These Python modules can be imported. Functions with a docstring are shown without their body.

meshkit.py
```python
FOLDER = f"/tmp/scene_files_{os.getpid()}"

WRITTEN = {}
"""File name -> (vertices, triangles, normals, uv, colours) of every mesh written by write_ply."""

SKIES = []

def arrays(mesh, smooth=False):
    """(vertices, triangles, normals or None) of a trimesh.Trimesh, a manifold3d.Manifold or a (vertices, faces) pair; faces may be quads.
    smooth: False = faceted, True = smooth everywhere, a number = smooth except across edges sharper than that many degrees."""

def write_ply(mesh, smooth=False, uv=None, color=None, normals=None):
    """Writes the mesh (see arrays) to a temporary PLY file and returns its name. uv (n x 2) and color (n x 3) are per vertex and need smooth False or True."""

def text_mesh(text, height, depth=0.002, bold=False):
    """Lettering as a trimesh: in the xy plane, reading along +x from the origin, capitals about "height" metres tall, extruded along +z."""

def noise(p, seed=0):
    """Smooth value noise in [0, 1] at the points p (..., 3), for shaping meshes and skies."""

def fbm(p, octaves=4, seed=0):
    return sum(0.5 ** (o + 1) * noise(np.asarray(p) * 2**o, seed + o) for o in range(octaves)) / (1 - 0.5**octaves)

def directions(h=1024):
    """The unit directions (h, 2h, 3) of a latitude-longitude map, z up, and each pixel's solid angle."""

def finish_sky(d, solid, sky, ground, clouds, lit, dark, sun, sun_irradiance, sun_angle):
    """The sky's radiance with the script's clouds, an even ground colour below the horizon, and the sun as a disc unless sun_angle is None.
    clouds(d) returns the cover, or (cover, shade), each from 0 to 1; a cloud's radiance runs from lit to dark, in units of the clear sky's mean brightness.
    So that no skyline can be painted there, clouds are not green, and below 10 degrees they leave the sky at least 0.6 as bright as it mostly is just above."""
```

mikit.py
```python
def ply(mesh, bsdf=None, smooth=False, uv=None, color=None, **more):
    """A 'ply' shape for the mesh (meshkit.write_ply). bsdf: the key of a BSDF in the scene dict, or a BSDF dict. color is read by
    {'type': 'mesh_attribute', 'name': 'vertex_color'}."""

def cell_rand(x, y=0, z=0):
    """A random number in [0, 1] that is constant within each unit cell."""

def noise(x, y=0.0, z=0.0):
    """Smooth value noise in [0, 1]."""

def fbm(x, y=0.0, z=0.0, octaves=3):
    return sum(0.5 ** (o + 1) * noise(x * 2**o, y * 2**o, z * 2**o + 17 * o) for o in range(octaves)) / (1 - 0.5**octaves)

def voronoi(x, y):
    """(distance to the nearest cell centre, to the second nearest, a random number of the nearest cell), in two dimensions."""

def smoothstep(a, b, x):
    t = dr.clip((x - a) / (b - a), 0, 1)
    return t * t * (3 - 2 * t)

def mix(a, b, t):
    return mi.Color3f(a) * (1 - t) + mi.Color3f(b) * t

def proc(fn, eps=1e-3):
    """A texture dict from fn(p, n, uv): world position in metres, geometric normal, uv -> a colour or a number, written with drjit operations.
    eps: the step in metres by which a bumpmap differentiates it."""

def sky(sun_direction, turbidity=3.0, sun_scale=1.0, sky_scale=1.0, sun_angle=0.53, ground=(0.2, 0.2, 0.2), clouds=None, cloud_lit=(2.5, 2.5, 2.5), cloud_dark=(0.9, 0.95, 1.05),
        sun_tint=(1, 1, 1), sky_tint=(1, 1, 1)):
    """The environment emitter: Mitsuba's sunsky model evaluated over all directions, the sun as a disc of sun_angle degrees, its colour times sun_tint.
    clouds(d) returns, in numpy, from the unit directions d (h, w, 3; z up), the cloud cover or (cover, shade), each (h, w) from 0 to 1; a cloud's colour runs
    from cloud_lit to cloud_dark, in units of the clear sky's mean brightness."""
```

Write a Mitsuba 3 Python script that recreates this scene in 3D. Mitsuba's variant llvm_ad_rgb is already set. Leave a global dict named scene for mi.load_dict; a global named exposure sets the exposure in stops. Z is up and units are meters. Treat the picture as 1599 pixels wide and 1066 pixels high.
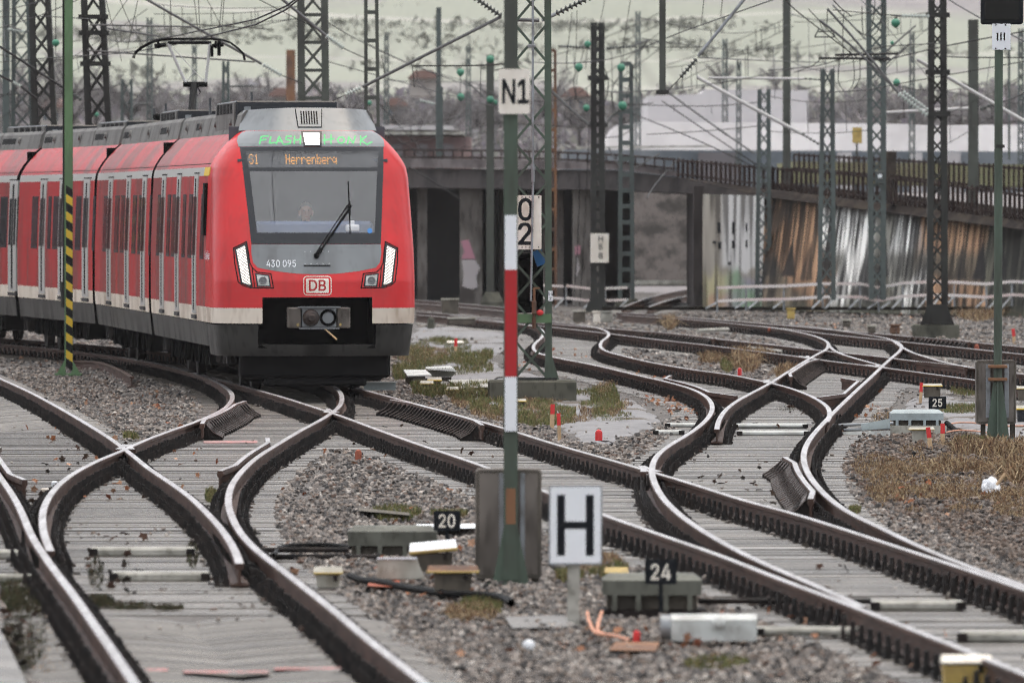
import math, random
import numpy as np
import trimesh
import shapely
from shapely.geometry import Polygon, LineString, Point, box as sbox
from shapely.ops import unary_union
from scipy.ndimage import gaussian_filter1d
import drjit as dr
import mitsuba as mi
import mikit, meshkit

T = mi.ScalarTransform4f
rng = np.random.default_rng(7)
random.seed(7)
scene, labels = {}, {}

# ---------------------------------------------------------------- camera, sky, exposure
FOC, EYE, HORIZ, CX, CY = 17000.0, 2.68, 322.0, 799.5, 533.0   # focal length in photo pixels, eye height over the rails, horizon row
PITCH = math.atan((CY - HORIZ) / FOC)
scene['camera'] = {
    'type': 'thinlens', 'fov': 2 * math.degrees(math.atan(799.5 / FOC)), 'fov_axis': 'x',
    'aperture_radius': 0.029, 'focus_distance': 139.0, 'near_clip': 1.0, 'far_clip': 6000.0,
    'to_world': T().look_at(origin=[0, 0, EYE], target=[0, math.cos(PITCH), EYE - math.sin(PITCH)], up=[0, 0, 1]),
}
# an even overcast, as usual brightest overhead and about a third as bright at the horizon
scene['sky'] = mikit.sky([0.15, 0.2, 0.97], turbidity=4, sun_scale=0.2, sun_angle=25,
                         clouds=lambda d: (np.ones(d.shape[:2]), 1 - np.clip(d[..., 2], 0, 1) ** 0.8),
                         cloud_lit=(2.85, 2.9, 3.0), cloud_dark=(1.42, 1.48, 1.6), ground=(0.16, 0.15, 0.14))
exposure = 2.25
GLOW = 2.0 ** -exposure


def ray(px, py):
    """Direction, with unit depth along the level view axis, of the sight line through a point of the picture."""
    a, b = (px - CX) / FOC, -(py - CY) / FOC
    y = math.cos(PITCH) + b * math.sin(PITCH)
    z = -math.sin(PITCH) + b * math.cos(PITCH)
    return np.array([a / y, 1.0, z / y])


def G(px, py, z=0.0):
    """The point of the level plane z seen there."""
    r = ray(px, py)
    return np.array([0, 0, EYE]) + r * ((z - EYE) / r[2])


def P(px, py, D):
    return np.array([0, 0, EYE]) + ray(px, py) * D


def S(D):
    """Photo pixels per metre at depth D."""
    return FOC / D


def depth_of(py, z=-0.22):
    return G(CX, py, z)[1]
# ---------------------------------------------------------------- materials
def lin(r, g=None, b=None):
    c = np.array([r, g, b] if g is not None else [r, r, r], float) / 255
    return [float(x) for x in np.where(c <= 0.04045, c / 12.92, ((c + 0.055) / 1.055) ** 2.4)]


def mat(name, color, rough=0.6, metal=0.0, spec=0.5, coat=0.0):
    d = {'type': 'principled', 'base_color': color if isinstance(color, dict) else {'type': 'rgb', 'value': list(color)},
         'roughness': rough if isinstance(rough, dict) else float(rough), 'metallic': metal, 'specular': spec}
    if coat:
        d |= {'clearcoat': coat, 'clearcoat_gloss': 0.9}
    scene[name] = {'type': 'twosided', 'bsdf': d}
    return name


F32, sm, mix, fbm, noise, vor, crand = mi.Float, mikit.smoothstep, mikit.mix, mikit.fbm, mikit.noise, mikit.voronoi, mikit.cell_rand


def grimy(base, dirt, amount, scale=3.0, streak=1.0):
    """A painted or bare surface with blotches and vertical run-off marks of dirt."""
    def fn(p, n, uv):
        a = fbm(p.x * scale, p.y * scale, p.z * scale * streak, 3)
        b = fbm(p.x * scale * 7 + 31, p.y * scale * 7, p.z * scale * 3 * streak, 2)
        return mix(base, dirt, dr.clip(sm(0.35, 0.75, a) * amount + sm(0.5, 0.8, b) * amount * 0.5, 0, 1))
    return mikit.proc(fn)


mat('VC', {'type': 'mesh_attribute', 'name': 'vertex_color'}, 0.62, spec=0.4)            # colour per piece
mat('VCM', {'type': 'mesh_attribute', 'name': 'vertex_color'}, 0.9, spec=0.15)


def rail_fn(p, n, uv):
    top = sm(0.75, 0.95, n.z) * sm(-0.03, -0.004, p.z)
    a = fbm(p.x * 6, p.y * 1.5, p.z * 9, 3)
    rust = mix((0.022, 0.012, 0.009), (0.085, 0.043, 0.030), a)
    return mix(rust, mix((0.20, 0.185, 0.18), (0.42, 0.41, 0.42), fbm(p.x * 20, p.y * 0.7, 0, 2)), top)


def rail_rough(p, n, uv):
    top = sm(0.75, 0.95, n.z) * sm(-0.03, -0.004, p.z)
    return 0.6 - 0.32 * top


mat('RAIL', mikit.proc(rail_fn), mikit.proc(rail_rough), metal=0.0, spec=.3)
mat('IRON', grimy((0.006, 0.005, 0.0048), (0.020, 0.014, 0.012), 0.9, 5), 0.6, spec=.2)
mat('CHAIR', grimy((0.026, 0.018, 0.016), (0.062, 0.038, 0.030), 0.8, 4), 0.5, spec=.4)


mat('CHAIRTOP', grimy((0.12, 0.095, 0.085), (0.07, 0.05, 0.042), 0.8, 5), 0.4, spec=.5)  # paler tone: wet sheen and wear of the rib edges, put into colour


def wood_fn(p, n, uv):
    r = crand(dr.floor(p.y / 0.6 + 0.5), 3, 5)
    g = fbm(p.x * 1.2, p.y * 30, 0, 3)
    b = fbm(p.x * 2.5 + 9, p.y * 1.5, 4, 3)
    c = mix((0.10, 0.094, 0.088), (0.34, 0.308, 0.272), r * 0.55 + g * 0.45)
    c = mix(c * mi.Color3f(0.52, 0.49, 0.46), c, sm(-5.5, -2.0, p.x))          # older, darker timber on the left tracks
    return mix(c, (0.06, 0.05, 0.044), sm(0.55, 0.85, b) * 0.55)


mat('SLEEPER', mikit.proc(wood_fn), 0.33, spec=0.5)


def concrete_fn(p, n, uv):
    r = crand(dr.floor(p.y / 0.6 + 0.5), 7, 2)
    b = fbm(p.x * 3 + 5, p.y * 3, p.z * 3, 3)
    c = mix((0.105, 0.098, 0.092), (0.195, 0.182, 0.168), r)
    return mix(c, (0.06, 0.054, 0.048), sm(0.48, 0.78, b) * 0.7)


mat('CSLEEPER', mikit.proc(concrete_fn), 0.45, spec=0.5)


def ground_fn(p, n, uv):
    d, e, r = vor(p.x * 17, p.y * 17)
    a = fbm(p.x * 0.5, p.y * 0.22, 3, 3)
    g = mix((0.03, 0.026, 0.023), (0.11, 0.098, 0.09), r) * (0.45 + 0.75 * sm(0.0, 0.25, e - d))
    # fine grey grit and brown silt between the ballast
    grit = mix((0.075, 0.067, 0.062), (0.12, 0.110, 0.103), fbm(p.x * 9, p.y * 9, 1, 2))
    return mix(g, grit, sm(0.55, 0.72, a) * 0.7)


mat('GROUND', mikit.proc(ground_fn), 0.7, spec=0.4)


def path_fn(p, n, uv):
    a = fbm(p.x * 4, p.y * 2, 0, 3)
    c = mix((0.145, 0.142, 0.145), (0.225, 0.22, 0.225), a)
    return mix(c, (0.09, 0.075, 0.06), sm(0.62, 0.8, fbm(p.x * 1.2 + 3, p.y * 0.5, 8, 3)))


mat('GRIT', mikit.proc(path_fn), 0.75, spec=0.3)


def hill_fn(p, n, uv):  # field and wood colours are pale: distance haze is put into them
    rows = 0.5 + 0.5 * dr.sin(p.x * 2.6 + 5 * noise(p.x * 0.02, p.y * 0.004))
    a = fbm(p.x * 0.03, p.y * 0.006, 2, 4)
    field = crand(dr.floor(p.x / 45 + 0.6 * noise(p.y * 0.01, 3)), dr.floor(p.y / 130 + 0.8 * noise(p.x * 0.012, 7)), 4)
    green = mix((0.19, 0.20, 0.165), (0.275, 0.285, 0.245), a * 0.5 + field * 0.5)
    green = mix(green, (0.165, 0.165, 0.145), rows * 0.6 * sm(0.35, 0.6, field))
    green = mix(green, (0.31, 0.30, 0.275), sm(0.06, 0.02, dr.abs(noise(p.x * 0.01, p.y * 0.006, 9) - 0.5)) * 0.7)
    wood = mix((0.15, 0.14, 0.143), (0.225, 0.21, 0.21), fbm(p.x * 0.3, p.y * 0.05, 1, 3))
    low = 1 - sm(640, 760, p.y + 114 + 220 * (fbm(p.x * 0.03, 3, 1, 3) - 0.5) + p.x * 2.2)
    high = sm(1330, 1450, p.y + 114 + 160 * (fbm(p.x * 0.03, 9, 1, 3) - 0.5) + p.x * 5)
    copse = sm(0.60, 0.70, fbm(p.x * 0.05 + 7, p.y * 0.012, 3, 3)) * 0.75
    return mix(green, wood, dr.maximum(dr.maximum(low, high), copse))


mat('HILL', mikit.proc(hill_fn), 0.95, spec=0.1)

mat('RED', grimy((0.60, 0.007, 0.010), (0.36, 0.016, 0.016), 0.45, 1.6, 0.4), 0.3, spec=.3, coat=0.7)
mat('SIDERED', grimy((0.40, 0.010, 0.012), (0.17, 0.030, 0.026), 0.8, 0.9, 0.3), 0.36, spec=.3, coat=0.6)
mat('CREAM', grimy((0.66, 0.58, 0.49), (0.33, 0.24, 0.17), 0.6, 2.2, 0.5), 0.4, coat=0.3)
mat('TGREY', grimy((0.20, 0.215, 0.225), (0.13, 0.135, 0.14), 0.8, 1.7, 0.5), 0.35, coat=0.3)
mat('SKIRT', grimy((0.042, 0.041, 0.039), (0.018, 0.0175, 0.0165), 0.9, 2.5, 0.6), 0.42, spec=.3)
mat('ROOFGREY', grimy((0.135, 0.13, 0.122), (0.075, 0.07, 0.065), 0.8, 1.8, 0.5), 0.55)
mat('DOORGREY', (0.40, 0.39, 0.37), 0.35, coat=0.3)
mat('FRAME', (0.014, 0.016, 0.021), 0.3, spec=.4)
mat('BLACK', (0.004, 0.004, 0.0043), 0.6, spec=.12)
mat('MATBLACK', (0.004, 0.004, 0.004), 0.95, spec=0.03)
mat('SIDEGLASS', (0.006, 0.007, 0.008), 0.15, spec=0.22)
mat('WHITE', (0.78, 0.80, 0.83), 0.45)
mat('OFFWHITE', grimy((0.80, 0.75, 0.67), (0.42, 0.32, 0.22), 0.4, 4, 0.5), 0.5)
mat('BOARDBLACK', (0.007, 0.009, 0.012), 0.5, spec=.15)
mat('SIGNRED', (0.40, 0.008, 0.012), 0.4)
mat('YELLOW', (0.66, 0.44, 0.03), 0.5)
mat('LIDYELLOW', grimy((0.46, 0.33, 0.09), (0.25, 0.17, 0.06), 0.7, 9), 0.5)
mat('GREEN', grimy((0.062, 0.092, 0.066), (0.042, 0.05, 0.036), 0.7, 3, 0.4), 0.55)
mat('BRIGHTGREEN', grimy((0.10, 0.19, 0.085), (0.07, 0.11, 0.055), 0.5, 3, 0.4), 0.5)
mat('MAST', grimy((0.062, 0.070, 0.058), (0.036, 0.036, 0.031), 0.8, 2, 0.4), 0.6)
mat('MASTDARK', grimy((0.03, 0.032, 0.029), (0.014, 0.013, 0.012), 0.9, 1.4, 0.4), 0.6, spec=.3)
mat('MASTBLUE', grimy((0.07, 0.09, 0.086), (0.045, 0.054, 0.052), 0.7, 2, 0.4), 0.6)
mat('RUSTY', grimy((0.20, 0.095, 0.045), (0.09, 0.05, 0.035), 0.8, 2.5, 0.4), 0.75)
mat('GALV', grimy((0.30, 0.32, 0.34), (0.17, 0.17, 0.17), .7, 6), 0.5, metal=0.3)
mat('WIRE', (0.02, 0.019, 0.019), 0.5, spec=.25)
mat('TUBE', (0.10, 0.10, 0.10), 0.5)
mat('PALETUBE', (0.52, 0.51, 0.50), 0.45)
mat('PORCELAIN', (0.42, 0.46, 0.43), 0.2)
mat('DARKINSUL', (0.05, 0.055, 0.05), 0.3)
mat('BALLGREEN', (0.045, 0.21, 0.13), 0.35)
mat('PLINTH', grimy((0.10, 0.098, 0.075), (0.035, 0.036, 0.026), 0.9, 4, 0.6), 0.8)
mat('BOXGREY', grimy((0.40, 0.39, 0.34), (0.20, 0.18, 0.14), 0.6, 6, 0.6), 0.6)
mat('BOXDARK', grimy((0.10, 0.085, 0.065), (0.045, 0.038, 0.03), 0.8, 6, 0.6), 0.7)
mat('MOTOR', grimy((0.115, 0.117, 0.095), (0.05, 0.05, 0.038), 0.8, 5, 0.6), 0.55)
mat('MOTORNEW', grimy((0.33, 0.38, 0.39), (0.22, 0.25, 0.25), 0.6, 5, 0.6), 0.45)
mat('CABINET', grimy((0.20, 0.175, 0.155), (0.06, 0.05, 0.042), 0.9, 3, 0.5), 0.65, spec=.3)
mat('STAKE', grimy((0.55, 0.38, 0.22), (0.36, 0.24, 0.14), 0.6, 12), 0.7)
mat('STAKERED', (0.60, 0.028, 0.028), 0.5)
mat('ORANGE', (0.50, 0.24, 0.15), 0.6)
mat('BRICKRED', grimy((0.36, 0.09, 0.045), (0.2, 0.06, 0.035), 0.6, 12), 0.7)
mat('PALECON', grimy((0.40, 0.39, 0.35), (0.17, 0.165, 0.14), 0.8, 5), 0.55)
mat('PALESTEEL', grimy((0.55, 0.57, 0.55), (0.33, 0.33, 0.31), 0.7, 6), 0.45)
mat('BLUEPLATE', (0.05, 0.22, 0.55), 0.5)
mat('STRIPEBLACK', (0.012, 0.012, 0.011), 0.6, spec=.2)
mat('GRAFGREEN', (0.10, 0.55, 0.19), 0.5)
mat('GRAFPINK', (0.62, 0.30, 0.38), 0.7)
mat('GRAFWHITE', (0.60, 0.55, 0.56), 0.7)
mat('SKIN', (0.42, 0.25, 0.19), 0.55)
mat('HAIR', (0.22, 0.21, 0.2), 0.7)
mat('SHIRT', (0.62, 0.64, 0.70), 0.8)
mat('CONSOLE', (0.10, 0.14, 0.24), 0.7)
mat('CABWALL', (0.07, 0.085, 0.10), 0.8)
scene['GLASS'] = {'type': 'thindielectric', 'int_ior': 1.72, 'ext_ior': 1.0}
scene['CLEAR'] = {'type': 'thindielectric', 'int_ior': 1.5, 'ext_ior': 1.0}


# ---------------------------------------------------------------- mesh building
class MB:
    """Collects solids that belong to one part."""
    def __init__(self):
        self.m = []

    def add(self, m):
        self.m.append(m)
        return self

    def box(self, c, size, rz=0.0, ry=0.0, rx=0.0, bevel=0.0):
        m = trimesh.creation.box(size)
        if bevel:
            x, y, z = np.array(size) / 2
            b = bevel
            pts = [(sx * (x - b * (k != 0)), sy * (y - b * (k != 1)), sz * (z - b * (k != 2))) for sx in (-1, 1) for sy in (-1, 1) for sz in (-1, 1) for k in range(3)]
            m = trimesh.convex.convex_hull(np.array(pts))
        R = trimesh.transformations.euler_matrix(rx, ry, rz)
        m.apply_transform(R)
        m.apply_translation(c)
        return self.add(m)

    def tube(self, a, b, r, n=8, r2=None):
        a, b = np.asarray(a, float), np.asarray(b, float)
        d = b - a
        L = np.linalg.norm(d)
        if L < 1e-6:
            return self
        d = d / L
        u = np.cross(d, [0, 0, 1] if abs(d[2]) < 0.9 else [1, 0, 0])
        u /= np.linalg.norm(u)
        w = np.cross(d, u)
        t = np.arange(n) * 2 * np.pi / n
        ring = np.cos(t)[:, None] * u + np.sin(t)[:, None] * w
        v = np.vstack([a + ring * r, b + ring * (r if r2 is None else r2), a[None], b[None]])
        f = []
        for i in range(n):
            j = (i + 1) % n
            f += [[i, n + j, j], [i, n + i, n + j], [2 * n, i, j], [2 * n + 1, n + j, n + i]]
        return self.add(trimesh.Trimesh(v, f, process=False))

    def bar(self, a, b, w, h, up=(0, -1, 0)):
        """A straight bar of rectangular section from a to b: w across, h along 'up'."""
        a, b = np.asarray(a, float), np.asarray(b, float)
        d = b - a
        d /= np.linalg.norm(d)
        s = np.cross(d, up)
        s /= np.linalg.norm(s)
        q = np.cross(s, d)
        v = [e + s * w / 2 * i + q * h / 2 * j for e in (a, b) for i, j in ((-1, -1), (1, -1), (1, 1), (-1, 1))]
        m = trimesh.convex.convex_hull(np.array(v))
        return self.add(m)

    def path(self, pts, r, n=6):
        pts = np.asarray(pts, float)
        v, f = tube_arrays(pts, r, n)
        return self.add(trimesh.Trimesh(v, f, process=False))

    def lathe(self, c, prof, n=16, axis=(0, 0, 1)):
        m = trimesh.creation.revolve(np.array(prof, float), sections=n)
        m.apply_transform(trimesh.geometry.align_vectors([0, 0, 1], axis))
        m.apply_translation(c)
        return self.add(m)

    def ball(self, c, r, sub=2, scale=(1, 1, 1)):
        m = trimesh.creation.icosphere(sub, r)
        m.apply_scale(scale)
        m.apply_translation(c)
        return self.add(m)

    def hull(self, pts):
        return self.add(trimesh.convex.convex_hull(np.array(pts, float)))

    def prism(self, poly, h):
        self.add(trimesh.creation.extrude_polygon(poly, h, engine='earcut'))
        return self

    def mesh(self):
        return trimesh.util.concatenate(self.m) if len(self.m) > 1 else self.m[0]

    def move(self, M):
        for m in self.m:
            m.apply_transform(M)
        return self

    def build(self, key, material, smooth=False):
        return put(key, self.mesh(), material, smooth)


def tube_arrays(p, r, n):
    t = np.gradient(p, axis=0)
    t /= np.linalg.norm(t, axis=1, keepdims=True) + 1e-12
    a = np.cross(t, np.where(np.abs(t[:, 2:]) < 0.9, [0, 0, 1.0], [1.0, 0, 0]))
    a /= np.linalg.norm(a, axis=1, keepdims=True) + 1e-12
    b = np.cross(t, a)
    ang = np.arange(n) * 2 * np.pi / n
    rr = np.broadcast_to(r, (len(p),))
    v = p[:, None] + rr[:, None, None] * (np.cos(ang)[None, :, None] * a[:, None] + np.sin(ang)[None, :, None] * b[:, None])
    f = []
    for i in range(len(p) - 1):
        for j in range(n):
            k = (j + 1) % n
            f += [[i * n + j, i * n + k, (i + 1) * n + k], [i * n + j, (i + 1) * n + k, (i + 1) * n + j]]
    return v.reshape(-1, 3), np.array(f)


def numbered(key):
    if key not in scene and key not in labels:
        return key
    i = 1
    while f'{key}_{i:03d}' in scene or f'{key}_{i:03d}' in labels:
        i += 1
    return f'{key}_{i:03d}'


def put(key, mesh, material, smooth=False, color=None, **more):
    key = numbered(key)
    scene[key] = mikit.ply(mesh, material, smooth=smooth, color=color, **more)
    return key


def thing(name, label, category, group=None):
    key = numbered(name)
    labels[key] = {'label': label, 'category': category}
    if group:
        labels[key]['group'] = group
    return key


def tag(key, label=None, category=None, group=None, kind=None):
    d = labels.setdefault(key, {})
    for k, v in (('label', label), ('category', category), ('group', group), ('kind', kind)):
        if v:
            d[k] = v
    return key


FACE = np.array([[1, 0, 0, 0], [0, 0, -1, 0], [0, 1, 0, 0], [0, 0, 0, 1.0]])      # xy drawing -> upright, facing the camera


def lettering(text, c, height, depth=0.006, bold=True, squeeze=1.0):
    """Upright lettering facing the camera, centred at c (its back plane)."""
    m = meshkit.text_mesh(text, height, depth, bold)
    lo, hi = m.bounds
    m.apply_translation(-np.array([(lo[0] + hi[0]) / 2, (lo[1] + hi[1]) / 2, 0]))
    m.apply_scale([squeeze, 1, 1])
    m.apply_transform(FACE)
    m.apply_translation(c)
    return m


def colored(meshes, cols):
    """Joins meshes and gives each its own vertex colour."""
    m = trimesh.util.concatenate(meshes)
    c = np.vstack([np.tile(np.asarray(k, float), (len(x.vertices), 1)) for x, k in zip(meshes, cols)])
    return m, c
# ---------------------------------------------------------------- rails as surveyed from the photograph (picture points of the running surface)
RAILPX = {
    'A': [(330, 590), (365, 598), (400, 608), (450, 622), (500, 638.5), (522, 645), (550, 655.5), (600, 674), (650, 692), (700, 708.5), (760, 729), (850, 766), (942, 803), (1000, 823), (1050, 840.5), (1100, 857.5), (1150, 876), (1200, 896), (1250, 915), (1310, 937), (1400, 972), (1475, 1001), (1540, 1027), (1600, 1051), (1660, 1075)],
    'B': [(490, 588), (530, 597.5), (565, 607.5), (605, 618), (650, 630.5), (700, 643.5), (750, 657.5), (810, 675), (850, 688), (900, 702.5), (950, 716.5), (1000, 731), (1035, 741), (1075, 753), (1125, 769), (1160, 780), (1235, 800), (1310, 823), (1400, 852.5), (1475, 877), (1550, 902), (1600, 919.5), (1690, 951)],
    'C': [(470, 585), (490, 592), (507, 596), (525, 605), (535, 617), (534, 629), (520, 642.5), (500, 655.5), (475, 668.5), (437, 691), (400, 714.5), (375, 738), (359, 763), (356, 783), (362, 806), (375, 830), (400, 857), (437, 886), (482, 921), (525, 955), (575, 997), (625, 1036), (664, 1066), (700, 1094)],
    'D': [(-60, 562), (0, 590.5), (50, 613.5), (100, 640.5), (140, 664), (175, 686), (192, 698.5), (205, 708.5), (230, 729), (262, 750.5), (295, 774), (325, 802), (350, 831), (366, 857), (375, 882)],
    'E': [(60, 541), (140, 550.5), (232, 565), (295, 580), (332, 593), (355, 606), (365, 618), (358, 631), (335, 645.5), (300, 660), (262, 673.5), (225, 687.5), (193, 702), (150, 720), (112, 740.5), (87, 761), (72, 783), (66, 803), (67, 825), (73, 845), (80, 862)],
    'F': [(-136, 600), (-69, 650), (-30, 700), (0, 744), (17, 768), (32, 795), (50, 837), (66, 862), (82, 885), (112, 924), (150, 978), (182, 1024), (209, 1064), (228, 1094)],
    'G': [(700, 492), (760, 498.5), (810, 505.5), (838, 509.5), (851, 516), (852, 524), (841, 531), (829, 539), (831, 547), (850, 554), (880, 560.5), (920, 568), (958, 576.5), (1000, 586.5), (1050, 598), (1087, 609.5), (1109, 623), (1115, 636), (1107, 651), (1087, 669), (1062, 685), (1040, 698), (1025, 711), (1018, 724), (1017, 738), (1022, 754), (1033, 774), (1055, 797), (1087, 821), (1125, 844), (1162, 864), (1205, 884), (1250, 903), (1300, 925), (1350, 948)],
    'H': [(1220, 507.5), (1260, 509.5), (1300, 514.5), (1345, 521), (1385, 528), (1405, 535), (1412, 541), (1405, 548), (1390, 560), (1376, 573), (1361, 587.5), (1340, 606.5), (1320, 625.5), (1300, 645), (1282, 664), (1265, 684), (1257, 698), (1254, 713), (1258, 731), (1270, 751), (1288, 771), (1312, 790.5), (1335, 804), (1375, 823), (1425, 847), (1475, 868.5), (1525, 888), (1575, 905), (1620, 922)],
    'J': [(970, 491.5), (1012, 494.5), (1080, 499), (1150, 505.5), (1220, 513.5), (1257, 520.5), (1282, 528), (1295, 536.5), (1293, 543.5), (1281, 550), (1265, 559), (1235, 577), (1203, 597.5), (1172, 614), (1145, 629.5), (1130, 643), (1122, 657), (1119, 672)],
    'K': [(840, 501.5), (870, 503.5), (900, 506.5), (930, 511), (946, 516), (953, 520.5), (948, 527), (938, 533), (936, 540.5), (946, 547.5), (970, 554.5), (1020, 566), (1080, 576.5), (1145, 585.5), (1184, 593.5), (1227, 603.5), (1257, 614), (1281, 626), (1295, 639), (1296, 649), (1289, 660)],
    'L': [(646, 491), (720, 497), (800, 504.5), (866, 511), (954, 521), (1040, 531.5), (1100, 538), (1160, 545.5), (1220, 553), (1265, 559), (1300, 564), (1371, 572.5), (1431, 580.5), (1520, 592.5), (1600, 604), (1660, 612)],
    'M': [(646, 486), (700, 490), (786, 498.5), (866, 506), (940, 512), (1000, 516.5), (1060, 522.5), (1140, 531), (1220, 539.5), (1300, 549), (1375, 556.5), (1401, 560), (1476, 569), (1524, 574.5), (1600, 584), (1660, 591)],
    'N': [(1180, 508.5), (1235, 514), (1287, 520.5), (1340, 526.5), (1392, 531.5), (1431, 535.5), (1524, 545), (1600, 553), (1660, 559)],
    'O': [(960, 487.5), (1012, 490.5), (1100, 497.5), (1180, 504), (1250, 510), (1319, 516.5), (1393, 522.5), (1459, 529), (1530, 535), (1600, 541.5), (1660, 547)],
    'Q': [(1293, 536), (1298, 543), (1310, 550.5), (1330, 557.5), (1355, 564.5), (1378, 570.5)],
    'R': [(1393, 530), (1406, 540), (1424, 549.5), (1448, 557.5), (1474, 565), (1520, 573)],
    'U': [(970, 480), (990, 472.5), (1015, 464), (1050, 455.5), (1100, 448), (1150, 442)],
    'V': [(1010, 480), (1035, 471.5), (1065, 463.5), (1100, 457.5), (1150, 450)],
    'W': [(560, 461), (646, 468), (700, 472), (740, 475.5), (800, 481)],
    'X': [(560, 466), (646, 473.5), (700, 477.5), (740, 481), (800, 487)],
}
PROFILE = np.array([(-.036, -.005), (-.029, 0), (.029, 0), (.036, -.005), (.034, -.036), (.009, -.05), (.009, -.143), (.07, -.158), (.07, -.172), (-.07, -.172), (-.07, -.158), (-.009, -.143), (-.009, -.05), (-.034, -.036)])


def smooth_px(pts, n=220, sig=1.6):
    p = np.array(pts, float)
    d = np.r_[0, np.cumsum(np.linalg.norm(np.diff(p, axis=0), axis=1))]
    from scipy.interpolate import PchipInterpolator
    t = np.linspace(0, d[-1], n)
    q = np.stack([PchipInterpolator(d, p[:, k])(t) for k in range(2)], 1)
    s = sig * n / 100
    return np.stack([gaussian_filter1d(q[:, k], s, mode='nearest') for k in range(2)], 1)


PATH = {}
for k, pts in RAILPX.items():
    q = smooth_px(pts, sig=0.9 if k in 'EGHKJC' else 1.3)
    PATH[k] = np.array([G(x, y) for x, y in q])

# the curve that the train stands on, behind its nose (rail pair under the cars)
TRAINC = np.array([(-2.70, 157.0), (-2.93, 159.5), (-4.3, 174.8), (-5.85, 191.0), (-7.85, 204.8), (-10.9, 220.5), (-17.5, 245.0)])
from scipy.interpolate import CubicSpline
_tc = CubicSpline(TRAINC[:, 1], TRAINC[:, 0])
_y = np.linspace(166, 245, 90)
_sl = _tc(_y, 1)
PATH['TL'] = np.stack([_tc(_y) - .75, _y, 0 * _y], 1)
PATH['TR'] = np.stack([_tc(_y) + .75, _y, 0 * _y], 1)


def X_at(k, Y):
    p = PATH[k]
    o = np.argsort(p[:, 1])
    return np.interp(Y, p[o, 1], p[o, 0])


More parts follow.
